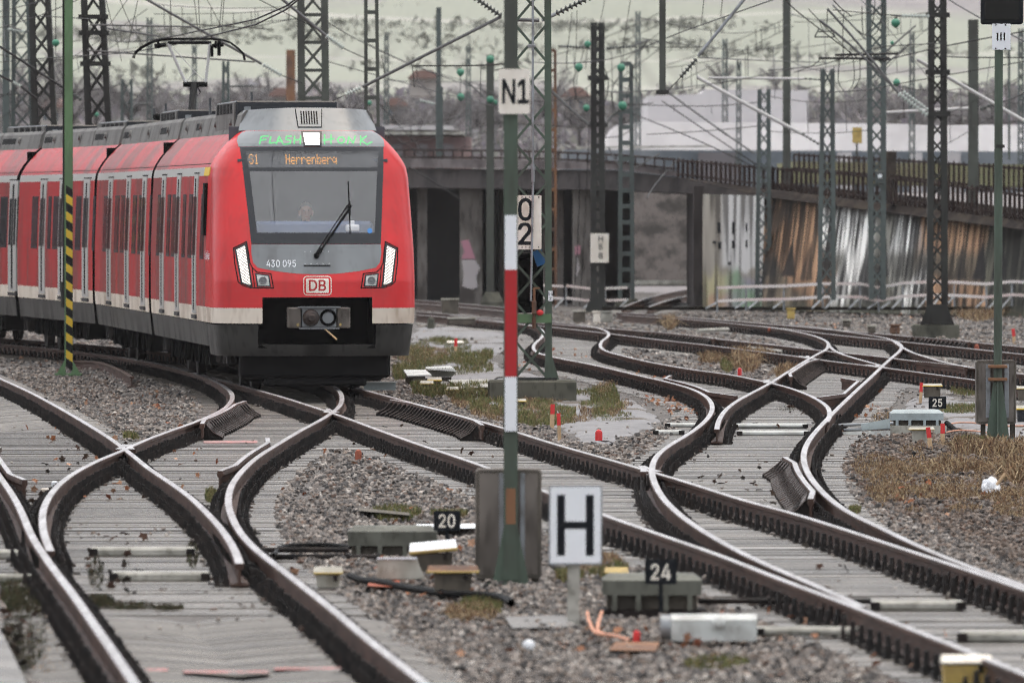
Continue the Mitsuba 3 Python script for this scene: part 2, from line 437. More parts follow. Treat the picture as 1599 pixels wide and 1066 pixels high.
def sweep(path, prof=PROFILE, dz=0.0):
    p = np.asarray(path, float)
    t = np.gradient(p, axis=0)
    t[:, 2] = 0
    t /= np.linalg.norm(t, axis=1, keepdims=True)
    nrm = np.stack([t[:, 1], -t[:, 0], 0 * t[:, 0]], 1)
    m = len(prof)
    v = p[:, None] + prof[None, :, :1] * nrm[:, None] + np.stack([0 * prof[:, 0], 0 * prof[:, 0], prof[:, 1] + dz], 1)[None]
    i, j = np.meshgrid(np.arange(len(p) - 1), np.arange(m), indexing='ij')
    a, b = i * m + j, i * m + (j + 1) % m
    q = np.stack([a, b, b + m, a + m], -1).reshape(-1, 4)
    f = np.vstack([q[:, [0, 1, 2]], q[:, [0, 2, 3]]])
    cv, caps = trimesh.creation.triangulate_polygon(Polygon(prof), engine='earcut')
    near = np.argmin(((cv[:, None] - prof[None]) ** 2).sum(-1), 1)
    caps = near[caps]
    f = np.vstack([f, caps, caps + (len(p) - 1) * m])
    mesh = trimesh.Trimesh(v.reshape(-1, 3), f, process=False)
    if mesh.volume < 0:
        mesh.invert()
    return mesh


def many(base_v, base_f, C, size, rz=None):
    """Copies of one small solid: centres C (n,3), sizes (n,3), turned by rz about z."""
    n, m = len(C), len(base_v)
    v = base_v[None] * size[:, None]
    if rz is not None:
        c, s = np.cos(rz)[:, None], np.sin(rz)[:, None]
        v = np.stack([v[..., 0] * c - v[..., 1] * s, v[..., 0] * s + v[..., 1] * c, v[..., 2]], -1)
    v = (v + C[:, None]).reshape(-1, 3)
    f = (base_f[None] + (np.arange(n) * m)[:, None, None]).reshape(-1, 3)
    return v, f


_b = trimesh.creation.box((1, 1, 1))
BOXV, BOXF = np.array(_b.vertices), np.array(_b.faces)

# pairs of rails with sleepers under them: (track, left, right, nearest row, farthest row)
PAIRS = [('main', 'A', 'B', 62.0, 166.0), ('main', 'TL', 'TR', 166.0, 240.0),
         ('left', 'F', 'C', 58.0, 83.0), ('left', 'F', 'D', 83.0, 196.0),
         ('branch', 'E', 'C', 83.0, 168.0),
         ('right', 'G', 'H', 71.0, 134.0),
         ('curve', 'G', 'K', 134.0, 250.0), ('cross', 'J', 'H', 134.0, 204.0), ('cross', 'J', 'H', 204.0, 246.0),
         ('slip', 'L', 'M', 158.0, 268.0), ('far', 'N', 'O', 190.0, 236.0), ('far', 'J', 'O', 236.0, 268.0),
         ('tunnel', 'U', 'V', 292.0, 350.0), ('back', 'W', 'X', 285.0, 330.0)]
TRACKS = {
    'main': ('rusty railway track under and in front of the red train', 'railway track'),
    'left': ('railway track along the left edge, nearest the camera', 'railway track'),
    'branch': ('branch track bending from the train towards the lower left', 'railway track'),
    'right': ('track joining the main track at the lower right', 'railway track'),
    'curve': ('curved track passing behind the green lattice mast with the 02 board', 'railway track'),
    'cross': ('short connecting track running up to the slip crossing on the right', 'railway track'),
    'slip': ('track crossing the picture behind the red train and the right switch', 'railway track'),
    'far': ('farthest of the tracks fanning out on the right, before the dark mast', 'railway track'),
    'tunnel': ('curved track under the road bridge', 'railway track'),
    'back': ('distant track in front of the bridge piers, right of the train', 'railway track'),
}
ROWS = np.arange(58.2, 350, 0.6)
SPAN = {}                                    # row -> list of merged (x0, x1, track, slope)
for Y in ROWS:
    iv = []
    for tr, l, r, y0, y1 in PAIRS:
        if y0 <= Y < y1:
            a, b = X_at(l, Y), X_at(r, Y)
            sl = (X_at(l, Y + .6) - X_at(l, Y - .6) + X_at(r, Y + .6) - X_at(r, Y - .6)) / 2.4
            iv.append([a - .55, b + .55, tr, sl])
    iv.sort(key=lambda e: e[0])
    out = []
    for e in iv:
        if out and e[0] < out[-1][1] + .02:
            out[-1][1] = max(out[-1][1], e[1])
        else:
            out.append(list(e))
    SPAN[round(Y, 1)] = out

trk = {k: thing('railway_track', *v, group=None) for k, v in TRACKS.items()}
OWNER = {'A': 'main', 'B': 'main', 'TL': 'main', 'TR': 'main', 'C': 'branch', 'E': 'branch', 'D': 'left', 'F': 'left', 'G': 'right', 'H': 'right',
         'J': 'cross', 'K': 'curve', 'L': 'slip', 'M': 'slip', 'N': 'far', 'O': 'far', 'Q': 'slip', 'R': 'slip', 'U': 'tunnel', 'V': 'tunnel', 'W': 'back', 'X': 'back'}
for k, p in PATH.items():
    put(trk[OWNER[k]] + '__rail', sweep(p), 'RAIL')

CRIB, TOP = -0.199, -0.190                   # ballast between the sleepers, top of the sleepers
far_v, far_f, far_n = {}, {}, {}
fast = {k: [] for k in TRACKS}
conc = lambda Y, tr: (tr == 'left' and (Y < 76.5 or Y > 139)) or (tr == 'slip' and Y > 200) or tr in ('back', 'tunnel')
count = {k: 0 for k in TRACKS}
for Y in ROWS:
    for x0, x1, tr, sl in SPAN[round(Y, 1)]:
        c, L = (x0 + x1) / 2, x1 - x0
        if abs(c) - L / 2 > 0.0485 * Y + 0.6 or (abs(c) > 0.0485 * Y + 2):
            continue
        j = rng.normal(0, 1, 4)
        dz, rz = j[0] * 0.0025, -sl * 0.6 + j[1] * 0.004
        if conc(Y, tr):                       # concrete sleeper: high at the rail seats, low in the middle
            u = np.linspace(-1, 1, 19)
            mid = np.abs(np.abs(u) * L / 2 - 0.75)
            zt = TOP + 0.012 - 0.05 * np.clip(mid / 0.75, 0, 1) ** 1.6
            w = 0.145
            v = []
            for xx, z in zip(u * L / 2, zt):
                v += [(xx, -w, z - .03), (xx, -w * .8, z), (xx, w * .8, z), (xx, w, z - .03), (xx, w, z - .14), (xx, -w, z - .14)]
            v = np.array(v)
            f = []
            for i in range(18):
                for q in range(6):
                    a, b = i * 6 + q, i * 6 + (q + 1) % 6
                    f += [[a, b, b + 6], [a, b + 6, a + 6]]
            m = trimesh.Trimesh(v, f, process=False)
            if m.volume < 0:
                m.invert()
            mt = 'CSLEEPER'
        else:
            m = trimesh.creation.box((L + j[2] * .02, .29, .15))
            m.apply_translation((0, 0, TOP - .075))
            mt = 'SLEEPER'
        m.apply_transform(trimesh.transformations.euler_matrix(0, 0, rz))
        m.apply_translation((c, Y + j[3] * .01, dz))
        count[tr] += 1
        if Y < 150 and count[tr] < 290:
            put(trk[tr] + '__sleeper', m, mt)
        else:
            far_v.setdefault((tr, mt), []).append(m)
        for k, p in PATH.items():             # rail fastenings wherever a rail lies on this sleeper
            lo, hi = p[:, 1].min(), p[:, 1].max()
            if lo < Y < hi:
                xr = X_at(k, Y)
                if x0 + .2 < xr < x1 - .2 and Y < 262:
                    fast[tr].append((xr, Y, rz))
for (tr, mt), ms in far_v.items():
    k = put(trk[tr] + ('__far_sleepers' if mt == 'SLEEPER' else '__far_concrete_sleepers'), trimesh.util.concatenate(ms), mt)
    tag(k, kind='stuff')
for tr, rows in fast.items():
    if not rows:
        continue
    a = np.array(rows)
    n = len(a)
    V, Fc, o = [], [], 0
    for dx, size, z in ((0, (.36, .17, .016), TOP + .007), (-.10, (.046, .13, .125), TOP + .068), (.10, (.046, .13, .125), TOP + .068),
                        (-.165, (.040, .07, .09), TOP + .05), (.165, (.040, .07, .09), TOP + .05)):
        C = np.stack([a[:, 0] + dx * np.cos(a[:, 2]), a[:, 1] + dx * np.sin(a[:, 2]), np.full(n, z)], 1)
        sz = np.array(size)[None] * (1 + rng.normal(0, .08, (n, 3)))
        bv = BOXV.copy()
        if size[2] > .05:                     # the tops of clips and screws are narrower
            bv[bv[:, 2] > 0, :2] *= 0.6
        v, f = many(bv, BOXF, C, sz, a[:, 2])
        V.append(v)
        Fc.append(f + o)
        o += len(v)
    k = put(trk[tr] + '__rail_fastenings', (np.vstack(V), np.vstack(Fc)), 'IRON')
    tag(k, kind='stuff')


# ---------------------------------------------------------------- check rails and switch fittings
def sub(path, y0, y1):
    """The stretch of a rail between two picture rows."""
    D0, D1 = sorted((G(CX, y0)[1], G(CX, y1)[1]))
    Y = np.linspace(D0, D1, max(8, int((D1 - D0) / .3)))
    return np.stack([X_at(path, Y), Y, 0 * Y], 1)


def check_rail(rail, y0, y1, side, label, chairs=True, flare=0.10, owner=None):
    """A check rail beside a running rail (side +1: to its right), bent away at both ends, on wedge-shaped chairs."""
    p = sub(rail, y0, y1)
    u = np.linspace(0, 1, len(p))
    off = 0.105 + flare * (np.clip(.16 - u, 0, 1) / .16 + np.clip(u - .84, 0, 1) / .16)
    q = p.copy()
    q[:, 0] += side * off
    key = thing('check_rail', label, 'check rail')
    pr = np.array([(-.026, 0.022), (.026, 0.022), (.03, -.03), (.012, -.05), (.012, -.16), (-.012, -.16), (-.012, -.05), (-.03, -.03)])
    put(key + '__guard_bar', sweep(q, pr), 'RAIL')
    if chairs:
        ya, yb = q[0, 1] + .2, q[-1, 1] - .2
        for Y in ROWS[(ROWS > ya) & (ROWS < yb)]:
            x = np.interp(Y, q[:, 1], q[:, 0])
            s = side
            top = [(.05 * s, -.01), (.13 * s, -.10), (.25 * s, -.165)]
            pts = [(0.02 * s, 0.0)] + top + [(.25 * s, TOP), (0.02 * s, TOP)]
            c_ = put(key + '__chair', MB().hull([(x + a, Y + b, z) for a, z in pts for b in (-.03, .03)]).mesh(), 'IRON')
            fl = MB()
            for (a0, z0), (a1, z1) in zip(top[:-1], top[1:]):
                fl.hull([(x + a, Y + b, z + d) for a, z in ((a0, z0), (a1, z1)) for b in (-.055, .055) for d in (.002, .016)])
            fl.build(c_ + '__flange', 'CHAIRTOP')  # added strip whose pale colour stands for the edge highlight
    return key


check_rail('E', 628, 664, 1, 'ribbed check rail by the switch to the left of the train')
check_rail('B', 626, 666, -1, 'ribbed check rail right of the middle, inside the rail before the grass strip')
check_rail('H', 716, 782, -1, 'ribbed check rail with a pale edge on the right, inside the curve')
check_rail('C', 686, 738, -1, 'smooth check rail bent off the curved rail left of the small gravel triangle', chairs=False)
check_rail('F', 700, 752, 1, 'short check rail at the left picture edge', chairs=False)
check_rail('G', 588, 620, 1, 'brown check rail inside the curve left of the pale switch', chairs=False, flare=.3)
check_rail('H', 592, 622, -1, 'brown check rail inside the track just before the crossing on the right', chairs=False, flare=.3)
check_rail('J', 562, 590, 1, 'ribbed check rail between the two crossings on the right')
check_rail('M', 519, 530, -1, 'ribbed check rail on the distant track behind the lattice mast')
check_rail('O', 527, 535, -1, 'ribbed check rail on the farthest track at the right edge')
check_rail('M', 566, 575, -1, 'flat covered check rail left of the right-hand signal mast', chairs=False)


def wing(frog, ra, rb, l, label):
    """Wing rails beside a frog: two short bent rails."""
    Y0 = frog
    key = thing('frog', label, 'rail crossing')
    for r, o, s in ((ra, rb, 1), (rb, ra, -1)):
        Y = np.linspace(Y0 + .05, Y0 + l, 14)
        # runs beside rail r, a flange-way away on the side of the other rail
        x = X_at(r, Y)
        d = np.sign(X_at(o, Y0 + l) - X_at(r, Y0 + l))
        u = np.linspace(0, 1, 14)
        p = np.stack([x + d * (0.085 + .09 * np.clip(u - .6, 0, 1)), Y, 0 * Y], 1)
        pr = PROFILE.copy()
        pr[:, 0] = np.clip(pr[:, 0], -.036, .036)
        put(key + '__wing_rail', sweep(p, pr), 'RAIL')
    m = MB().box((X_at(ra, Y0) * .5 + X_at(rb, Y0) * .5, Y0 + .1, -.07), (.12, 1.2, .1))
    m.build(key + '__frog_block', 'CHAIR')
    return key


def meet(a, b, y0, y1):
    Y = np.linspace(G(CX, y1)[1], G(CX, y0)[1], 400)
    return Y[np.argmin(np.abs(X_at(a, Y) - X_at(b, Y)))]


wing(meet('D', 'E', 690, 712), 'D', 'E', 2.4, 'rail crossing of the left-hand switch, nearest the camera')
wing(meet('A', 'C', 636, 655), 'A', 'C', 3.0, 'rail crossing in front of the train')
wing(meet('B', 'G', 725, 750), 'B', 'G', 2.6, 'rail crossing in the middle of the right half, behind the letter board')
wing(meet('J', 'K', 590, 610), 'J', 'K', 3.0, 'rail crossing of the pale switch on the right')
wing(meet('H', 'L', 566, 580), 'H', 'L', 3.0, 'rail crossing nearest the right-hand signal mast')
wing(meet('J', 'L', 553, 566), 'J', 'L', 3.0, 'left rail crossing of the distant double slip')


def cross_bar(px0, px1, py, hpx, label, material='PALECON', name='hollow_sleeper', cat='hollow sleeper', z=-.12):
    """A bar across the track between two picture columns, its top edge on row py."""
    a, b = G(px0, py, z), G(px1, py, z)
    h = hpx / S(a[1])
    key = thing(name, label, cat)
    c = (a + b) / 2
    MB().box((c[0], c[1], z - h / 2), (b[0] - a[0], .22, h), bevel=.02).build(key + '__cover', material)
    for s in (-1, 1):
        MB().box((c[0] + s * (b[0] - a[0]) * .46, c[1] - .12, z - h * .5), (.07, .04, h * .8)).build(key + '__bracket', 'IRON')
    return key


cross_bar(140, 305, 854, 15, 'pale hollow sleeper across the nearest left track, the farther of two')
cross_bar(172, 328, 892, 16, 'pale hollow sleeper across the nearest left track, the nearer of two')
cross_bar(-20, 38, 858, 15, 'pale sleeper end at the left edge, the farther of two')
cross_bar(-20, 58, 896, 15, 'pale sleeper end at the left edge, the nearer of two')
cross_bar(1360, 1506, 937, 15, 'pale hollow sleeper inside the lower right track, left one')
cross_bar(1496, 1630, 985, 17, 'pale hollow sleeper at the lower right picture edge')
cross_bar(1178, 1352, 978, 14, 'long mossy pale bar running right from the white motor casing')
for x0, x1, y, h, lab in ((1040, 1092, 660, 7, 'short white steel switch sleeper left of the pale switch, upper'), (1022, 1066, 671, 8, 'short white steel switch sleeper left of the pale switch, lower'),
                          (1143, 1262, 661, 7, 'white steel switch sleeper between the blades, upper'), (1150, 1264, 672, 8, 'white steel switch sleeper between the blades, lower')):
    cross_bar(x0, x1, y, h, lab, 'PALESTEEL', 'steel_sleeper', 'steel sleeper', z=-.13)
# ---------------------------------------------------------------- the ground, ballast, path, hill
def span_at(Y):
    r = ROWS[np.clip(np.searchsorted(ROWS, Y), 0, len(ROWS) - 1)]
    return SPAN[round(r, 1)]


def in_track(x, y, grow=0.0):
    """True where the point lies on the sleepers of a track."""
    i = np.clip(np.round((y - ROWS[0]) / .6).astype(int), 0, len(ROWS) - 1)
    out = np.zeros(len(x), bool)
    for r in np.unique(i):
        k = i == r
        for x0, x1, _, _ in SPAN[round(ROWS[r], 1)]:
            out[k] |= (x[k] > x0 - grow) & (x[k] < x1 + grow)
    return out & (y < 350)


def dipped(x, y):
    """Where the track has concrete sleepers, whose middles lie lower."""
    return ((y < 76.5) & (x < .6)) | ((y > 139) & (x < X_at('D', y) + .7))


def lie(x, y):
    """Height of the ground: cribs between sleepers low, heaps of ballast between the tracks."""
    p = np.stack([x * .9, y * .35, 0 * x], 1)
    h = -0.245 + 0.11 * (meshkit.fbm(p, 3, 5) - .35) + 0.03 * (meshkit.fbm(p * 5, 2, 8) - .5)
    return np.where(in_track(x, y, .04), np.where(dipped(x, y), -.242, CRIB - .004), np.maximum(h, -0.262))


gx = np.r_[-480, -200, -80, -40, -25, np.arange(-18, 18.01, .2), 25, 40, 80, 200, 480]
gy = np.r_[-250, -100, 0, 30, 45, np.arange(55, 200, .5), np.arange(200, 352, 1.0), 400, 460, 700, 1300, 1700]
X, Y = np.meshgrid(gx, gy)
x, y = X.ravel(), Y.ravel()
z = lie(x, y)
z = np.where((np.abs(x) > 20) | (y < 50) | (y > 351), -.26, z)
n = len(gx)
i, j = np.meshgrid(np.arange(len(gy) - 1), np.arange(n - 1), indexing='ij')
a = i * n + j
q = np.stack([a, a + 1, a + n + 1, a + n], -1).reshape(-1, 4)
put('ground', (np.stack([x, y, z], 1), q), 'GROUND', smooth=True)
tag('ground', 'grey railway ballast and grit between the tracks', kind='structure')

# ballast stones
STONES = []
for s in range(7):
    r = np.random.default_rng(100 + s)
    p = r.normal(0, 1, (9, 3))
    p /= np.linalg.norm(p, axis=1, keepdims=True)
    p *= r.uniform(.75, 1.15, (9, 1)) * [.5, .42, .36]
    hm = trimesh.convex.convex_hull(p)
    STONES.append((np.array(hm.vertices), np.array(hm.faces)))


PATHAREA = []                                  # filled below: pieces of level ground without ballast, as polygons in plan


def path_area(px):
    pts = [G(a, b, -.2)[:2] for a, b in px]
    PATHAREA.append(Polygon(pts).buffer(0))
    return pts


GRITPX = [(640, 512), (760, 508), (820, 520), (800, 556), (870, 566), (960, 598), (1050, 632), (1060, 652), (1010, 672), (960, 692), (900, 690), (840, 655), (760, 640), (700, 622), (640, 600), (620, 560)]
path_area(GRITPX)
RIGHTPX = [(1395, 600), (1620, 590), (1700, 640), (1640, 690), (1540, 690), (1500, 668), (1400, 640), (1330, 640)]
path_area(RIGHTPX)


SOIL = Polygon([G(a, b, -.2)[:2] for a, b in ((1330, 690), (1420, 670), (1640, 690), (1640, 900), (1560, 870), (1450, 815), (1370, 790), (1310, 740))])


def scatter(count, y0, y1, power, keep):
    """Random points of the visible wedge of ground."""
    u = rng.random(count)
    yy = (y0 ** (1 - power) + u * (y1 ** (1 - power) - y0 ** (1 - power))) ** (1 / (1 - power))
    xx = rng.uniform(-1, 1, count) * (0.0485 * yy + .5)
    k = keep(xx, yy)
    return xx[k], yy[k]


def in_areas(x, y, polys):
    out = np.zeros(len(x), bool)
    for g in polys:
        out |= shapely.contains_xy(g, x, y)
    return out


PAL = np.array([(.25, .225, .21), (.15, .142, .14), (.33, .30, .28), (.085, .08, .08), (.035, .033, .033), (.20, .16, .135), (.44, .42, .40), (.14, .09, .07)])


def stones(x, y, size, key, kind_label, zoff=0.0, pal=PAL):
    n = len(x)
    z = lie(x, y) + size * .16 + zoff + rng.normal(0, .012, n)
    which = rng.integers(0, len(STONES), n)
    V, Fc, C, o = [], [], [], 0
    col = np.array([.90, .86, .82]) * pal[rng.choice(len(pal), n, p=np.array([.24, .18, .14, .15, .09, .1, .06, .04]))] * rng.uniform(.7, 1.25, (n, 1))
    soil = in_areas(x, y, [SOIL])[:, None] * rng.uniform(.3, 1, (n, 1))
    col = col * (1 - soil * np.array([.50, .62, .70]))
    for s, (bv, bf) in enumerate(STONES):
        k = which == s
        m = int(k.sum())
        if not m:
            continue
        sz = size[k][:, None] * rng.uniform(.75, 1.3, (m, 3))
        v, f = many(bv, bf, np.stack([x[k], y[k], z[k]], 1), sz, rng.uniform(0, 6.28, m))
        V.append(v)
        Fc.append(f + o)
        C.append(np.repeat(col[k], len(bv), 0))
        o += len(v)
    k = put(key, (np.vstack(V), np.vstack(Fc)), 'VC', color=np.vstack(C))
    tag(k, kind_label, kind='stuff')


outside = lambda x, y: ~in_track(x, y, -.12) & ~(in_areas(x, y, PATHAREA) & (rng.random(len(x)) > .06))
xs, ys = [], []
for cnt, a, b, pw in ((135000, 58, 110, .6), (85000, 110, 190, .6), (24000, 190, 300, .6)):
    px_, py_ = scatter(cnt, a, b, pw, outside)
    xs.append(px_)
    ys.append(py_)
x, y = np.concatenate(xs), np.concatenate(ys)
size = rng.uniform(.035, .075, len(x)) * np.where(y > 190, 1.7, np.where(y > 110, 1.2, 1.0))
stones(x, y, size, 'ballast_stones', 'loose grey and brown ballast stones between the tracks')
# stray stones and silt on the sleepers
xx, yy = scatter(2600, 60, 150, .6, lambda x, y: in_track(x, y, 0) & (meshkit.fbm(np.stack([x * .8, y * .2, 0 * x], 1), 3, 77) > .55))
sz = rng.uniform(.03, .06, len(xx))
_lie = lie
lie = lambda x, y: np.full(len(x), TOP)
stones(xx, yy, sz, 'stray_stones', 'stray stones lying on the sleepers')
lie = _lie
# small dark stones in the cribs beside the rails
xx, yy = scatter(60000, 60, 170, .6, lambda x, y: in_track(x, y, 0))
near = np.full(len(xx), 9.0)
for k in PATH:
    pth = PATH[k]
    ok = (yy > pth[:, 1].min()) & (yy < pth[:, 1].max())
    near = np.where(ok, np.minimum(near, np.abs(xx - X_at(k, yy))), near)
sel = (near > .06) & (near < .22) & (rng.random(len(xx)) < .4) & (np.abs(((yy - ROWS[0]) / .6 + .5) % 1 - .5) > .2)
xx, yy = xx[sel], yy[sel]
lie = lambda x, y: np.full(len(x), CRIB + .004)
stones(xx, yy, rng.uniform(.04, .07, len(xx)), 'crib_stones', 'dark stones packed beside the rails', pal=PAL * .55)
lie = _lie

# grit paths: level sheets a little above the ground
for pts, nm, lab in ((GRITPX, 'gravel_path', 'grey fine gravel beside the train between grass patches'), (RIGHTPX, 'gravel_path', 'grey fine gravel behind the right-hand point machine')):
    g = Polygon([G(a, b, -.2)[:2] for a, b in pts]).buffer(0)
    g = g.buffer(.5).buffer(-.5)
    g = g.difference(unary_union([sbox(x0 - .1, Y_ - .3, x1 + .1, Y_ + .3) for Y_ in ROWS[ROWS < 215] for x0, x1, _, _ in SPAN[round(Y_, 1)]]))
    from scipy.spatial import Delaunay
    x0, y0, x1, y1 = g.bounds
    X, Y = np.meshgrid(np.arange(x0, x1, .3), np.arange(y0, y1, .6))
    q = np.column_stack([X.ravel(), Y.ravel()])
    q = q[shapely.contains_xy(g.buffer(-.1), q[:, 0], q[:, 1])]
    edge = np.vstack([np.array([h.exterior.interpolate(t).coords[0] for t in np.arange(0, h.exterior.length, .45)]) for h in getattr(g, 'geoms', [g])])
    q = np.vstack([q, edge])
    tri = Delaunay(q).simplices
    c = q[tri].mean(1)
    tri = tri[shapely.contains_xy(g.buffer(.01), c[:, 0], c[:, 1])]
    rim = np.arange(len(q)) >= len(q) - len(edge)
    z = np.where(rim, -.262, -.196 + .05 * (meshkit.fbm(np.column_stack([q[:, 0] * .8, q[:, 1] * .3, 0 * q[:, 0]]), 3, 21) - .5))
    v = np.column_stack([q, z])
    k = put(nm, trimesh.Trimesh(v, tri, process=False), 'GRIT', smooth=True)
    tag(k, lab, kind='structure')

# slab of the platform end at the lower left corner
pc = [G(-2, 978, -.08)[:2], G(20, 1020, -.08)[:2], G(42, 1068, -.08)[:2], G(66, 1120, -.08)[:2], (-6, 50), (-6, 78)]
put('platform_slab', trimesh.creation.extrude_polygon(Polygon(pc), .5, engine='earcut').apply_translation((0, 0, -.58)), 'CSLEEPER')
tag('platform_slab', 'pale concrete slab edge in the lower left corner', kind='structure')

# far hillside with vineyards and bare woods
hx = np.linspace(-420, 420, 121)
hd = np.r_[345, 360, 400, 450, 520, 600, 680, 780, 900, 1050, 1200, 1350, 1500, 1700]
prof_z = np.interp(hd, [345, 400, 450, 600, 900, 1400, 2000, 2800], [-.6, 0.2, 1.5, 6.0, 14.0, 29.0, 62.0, 110.0])
HX, HD = np.meshgrid(hx, hd)
HZ = np.repeat(prof_z[:, None], len(hx), 1) + np.clip((HD - 420) / 600, 0, 1.5) * 7 * (meshkit.fbm(np.stack([HX * .008, HD * .003, 0 * HX], -1), 4, 3) - .5)
m = len(hx)
i, j = np.meshgrid(np.arange(len(hd) - 1), np.arange(m - 1), indexing='ij')
a = i * m + j
put('hillside', (np.stack([HX, HD, HZ], -1).reshape(-1, 3), np.stack([a, a + 1, a + m + 1, a + m], -1).reshape(-1, 4)), 'HILL', smooth=True)
tag('hillside', 'misty hillside with pale green vineyards and bare woods', kind='structure')


# misty air over the whole place
scene['air'] = {'type': 'homogeneous', 'albedo': {'type': 'rgb', 'value': [.95, .95, .955]}, 'sigma_t': {'type': 'rgb', 'value': [.00007, .00007, .00007]}}
scene['haze'] = {'type': 'cube', 'bsdf': {'type': 'null'}, 'interior': {'type': 'ref', 'id': 'air'},
                 'to_world': T().translate([0, 740 - 114.0, 28]).scale([500, 1020, 32])}
tag('haze', kind='stuff')
scene['camera']['medium'] = {'type': 'ref', 'id': 'air'}
# ---------------------------------------------------------------- the red commuter train
TR = thing('commuter_train', 'red commuter train with white headlights and green graffiti over its windscreen', 'train')
ORG = np.array([-2.826, 158.3])
JOINTS = [ORG, np.array([-4.33, 174.8]), np.array([-5.85, 191.0]), np.array([-7.85, 204.8]), np.array([-10.9, 220.5]), np.array([-16.5, 240.0])]
FRAMES = []
for a, b in zip(JOINTS[:-1], JOINTS[1:]):
    B = (b - a) / np.linalg.norm(b - a)
    FRAMES.append((a, np.array([B[1], -B[0]]), B, np.linalg.norm(b - a)))


def wl(v, car=0):
    """Car coordinates (right, back, up) to world."""
    v = np.asarray(v, float)
    a, R, B, _ = FRAMES[car]
    return np.column_stack([a[0] + v[:, 0] * R[0] + v[:, 1] * B[0], a[1] + v[:, 0] * R[1] + v[:, 1] * B[1], v[:, 2]])


def tmesh(v, f, car=0):
    return trimesh.Trimesh(wl(v, car), f, process=False)


def local(mb, car=0):
    """Turns a part that was modelled in car coordinates into the world."""
    m = mb.mesh() if isinstance(mb, MB) else mb
    m = m.copy()
    m.vertices = wl(m.vertices, car)
    return m


WZ, WX = [0.0, .5, .97, 1.2, 2.0, 3.1, 3.25, 3.34, 3.45, 3.56, 3.67, 3.74, 3.79], [1.34, 1.42, 1.475, 1.485, 1.485, 1.445, 1.42, 1.38, 1.31, 1.22, 1.12, 1.04, .96]
half = lambda z: np.interp(z, WZ, WX)
base = lambda z: np.interp(z, [0, .3, .6, .97, 1.6, 2.13, 2.6, 3.2, 3.6, 3.8, 4.2], [.55, .30, .10, .02, .05, .24, .46, .78, 1.02, 1.22, 1.7])
PW, LN, S1 = 3.4, 1.05, 2.4


def nose(x, z):
    """How far back the front surface lies at x, z."""
    r = np.clip(np.abs(x) / half(z), 0, .9995)
    return base(z) + LN * (1 - (1 - r ** PW) ** (1 / PW))


def patch(poly, off=.006, edge=.09):
    """A panel on the front surface with the given outline in (right, up); it stands 'off' proud of it and has a rim."""
    out = []
    for g in (poly.geoms if hasattr(poly, 'geoms') else [poly]):
        v, f = trimesh.creation.triangulate_polygon(g, engine='earcut')
        v, f = trimesh.remesh.subdivide_to_size(np.column_stack([v, np.zeros(len(v))]), f, edge, max_iter=12)
        y = nose(v[:, 0], v[:, 1])
        vv = np.column_stack([v[:, 0], y - off, v[:, 1]])
        m = tmesh(vv, f)
        m.merge_vertices()
        # rim: boundary edges run back into the body
        e = m.edges_sorted
        u, c = np.unique(e, axis=0, return_counts=True)
        bd = u[c == 1]
        vb = np.array(m.vertices)
        n, o = len(vb), len(bd)
        r0 = vb[bd.ravel()]
        r1 = r0 + np.array([FRAMES[0][2][0], FRAMES[0][2][1], 0]) * (abs(off) + .004)
        i = n + 2 * np.arange(o)
        rim = np.vstack([np.column_stack([i, i + 1, i + 1 + 2 * o]), np.column_stack([i, i + 1 + 2 * o, i + 2 * o])])
        out.append(trimesh.Trimesh(np.vstack([vb, r0, r1]), np.vstack([m.faces, rim]), process=False))
    return trimesh.util.concatenate(out)


def line(pts, w):
    return LineString(pts).buffer(w / 2, cap_style=1)


def ring(poly, w):
    return poly.buffer(w / 2, join_style=1).difference(poly.buffer(-w / 2, join_style=1))


def wrap(z0, z1, xmin=0.0, s1=S1, off=0.0, nz=None, na=72, hole=None):
    """The body skin between two heights, round the nose and along both sides; xmin cuts a gap in the middle."""
    out = []
    nz = nz or max(2, int((z1 - z0) / .06) + 1)
    zs = np.linspace(z0, z1, nz)
    for s in (-1, 1):
        t = np.linspace(0, 1, na)
        rr = 1 - (1 - t) ** 2.2
        rows = []
        for z in zs:
            w = half(z) + off
            x = np.maximum(rr * .9998 * w, xmin)
            x = xmin + (w * .9998 - xmin) * rr
            y = base(z) + LN * (1 - (1 - np.clip(x / w, 0, 1) ** PW) ** (1 / PW)) - off
            x = np.r_[x, w, w]
            y = np.r_[y, base(z) + LN, s1]
            rows.append(np.column_stack([s * x, y, np.full(len(x), z)]))
        v = np.vstack(rows)
        n = len(rows[0])
        i, j = np.meshgrid(np.arange(nz - 1), np.arange(n - 1), indexing='ij')
        a = i * n + j
        q = np.stack([a, a + 1, a + n + 1, a + n], -1).reshape(-1, 4)
        f = np.vstack([q[:, [0, 1, 2]], q[:, [0, 2, 3]]])
        if s < 0:
            f = f[:, ::-1]
        if hole is not None:
            c = v[f].mean(1)
            f = f[~(shapely.contains_xy(hole, c[:, 0], c[:, 2]) & (c[:, 1] < 1.8))]
        out.append(tmesh(v, f))
    return out


def sym(pts):
    """A closed outline symmetrical about x = 0 from its right half (top to bottom)."""
    return Polygon(pts + [(-x, z) for x, z in pts[::-1]])


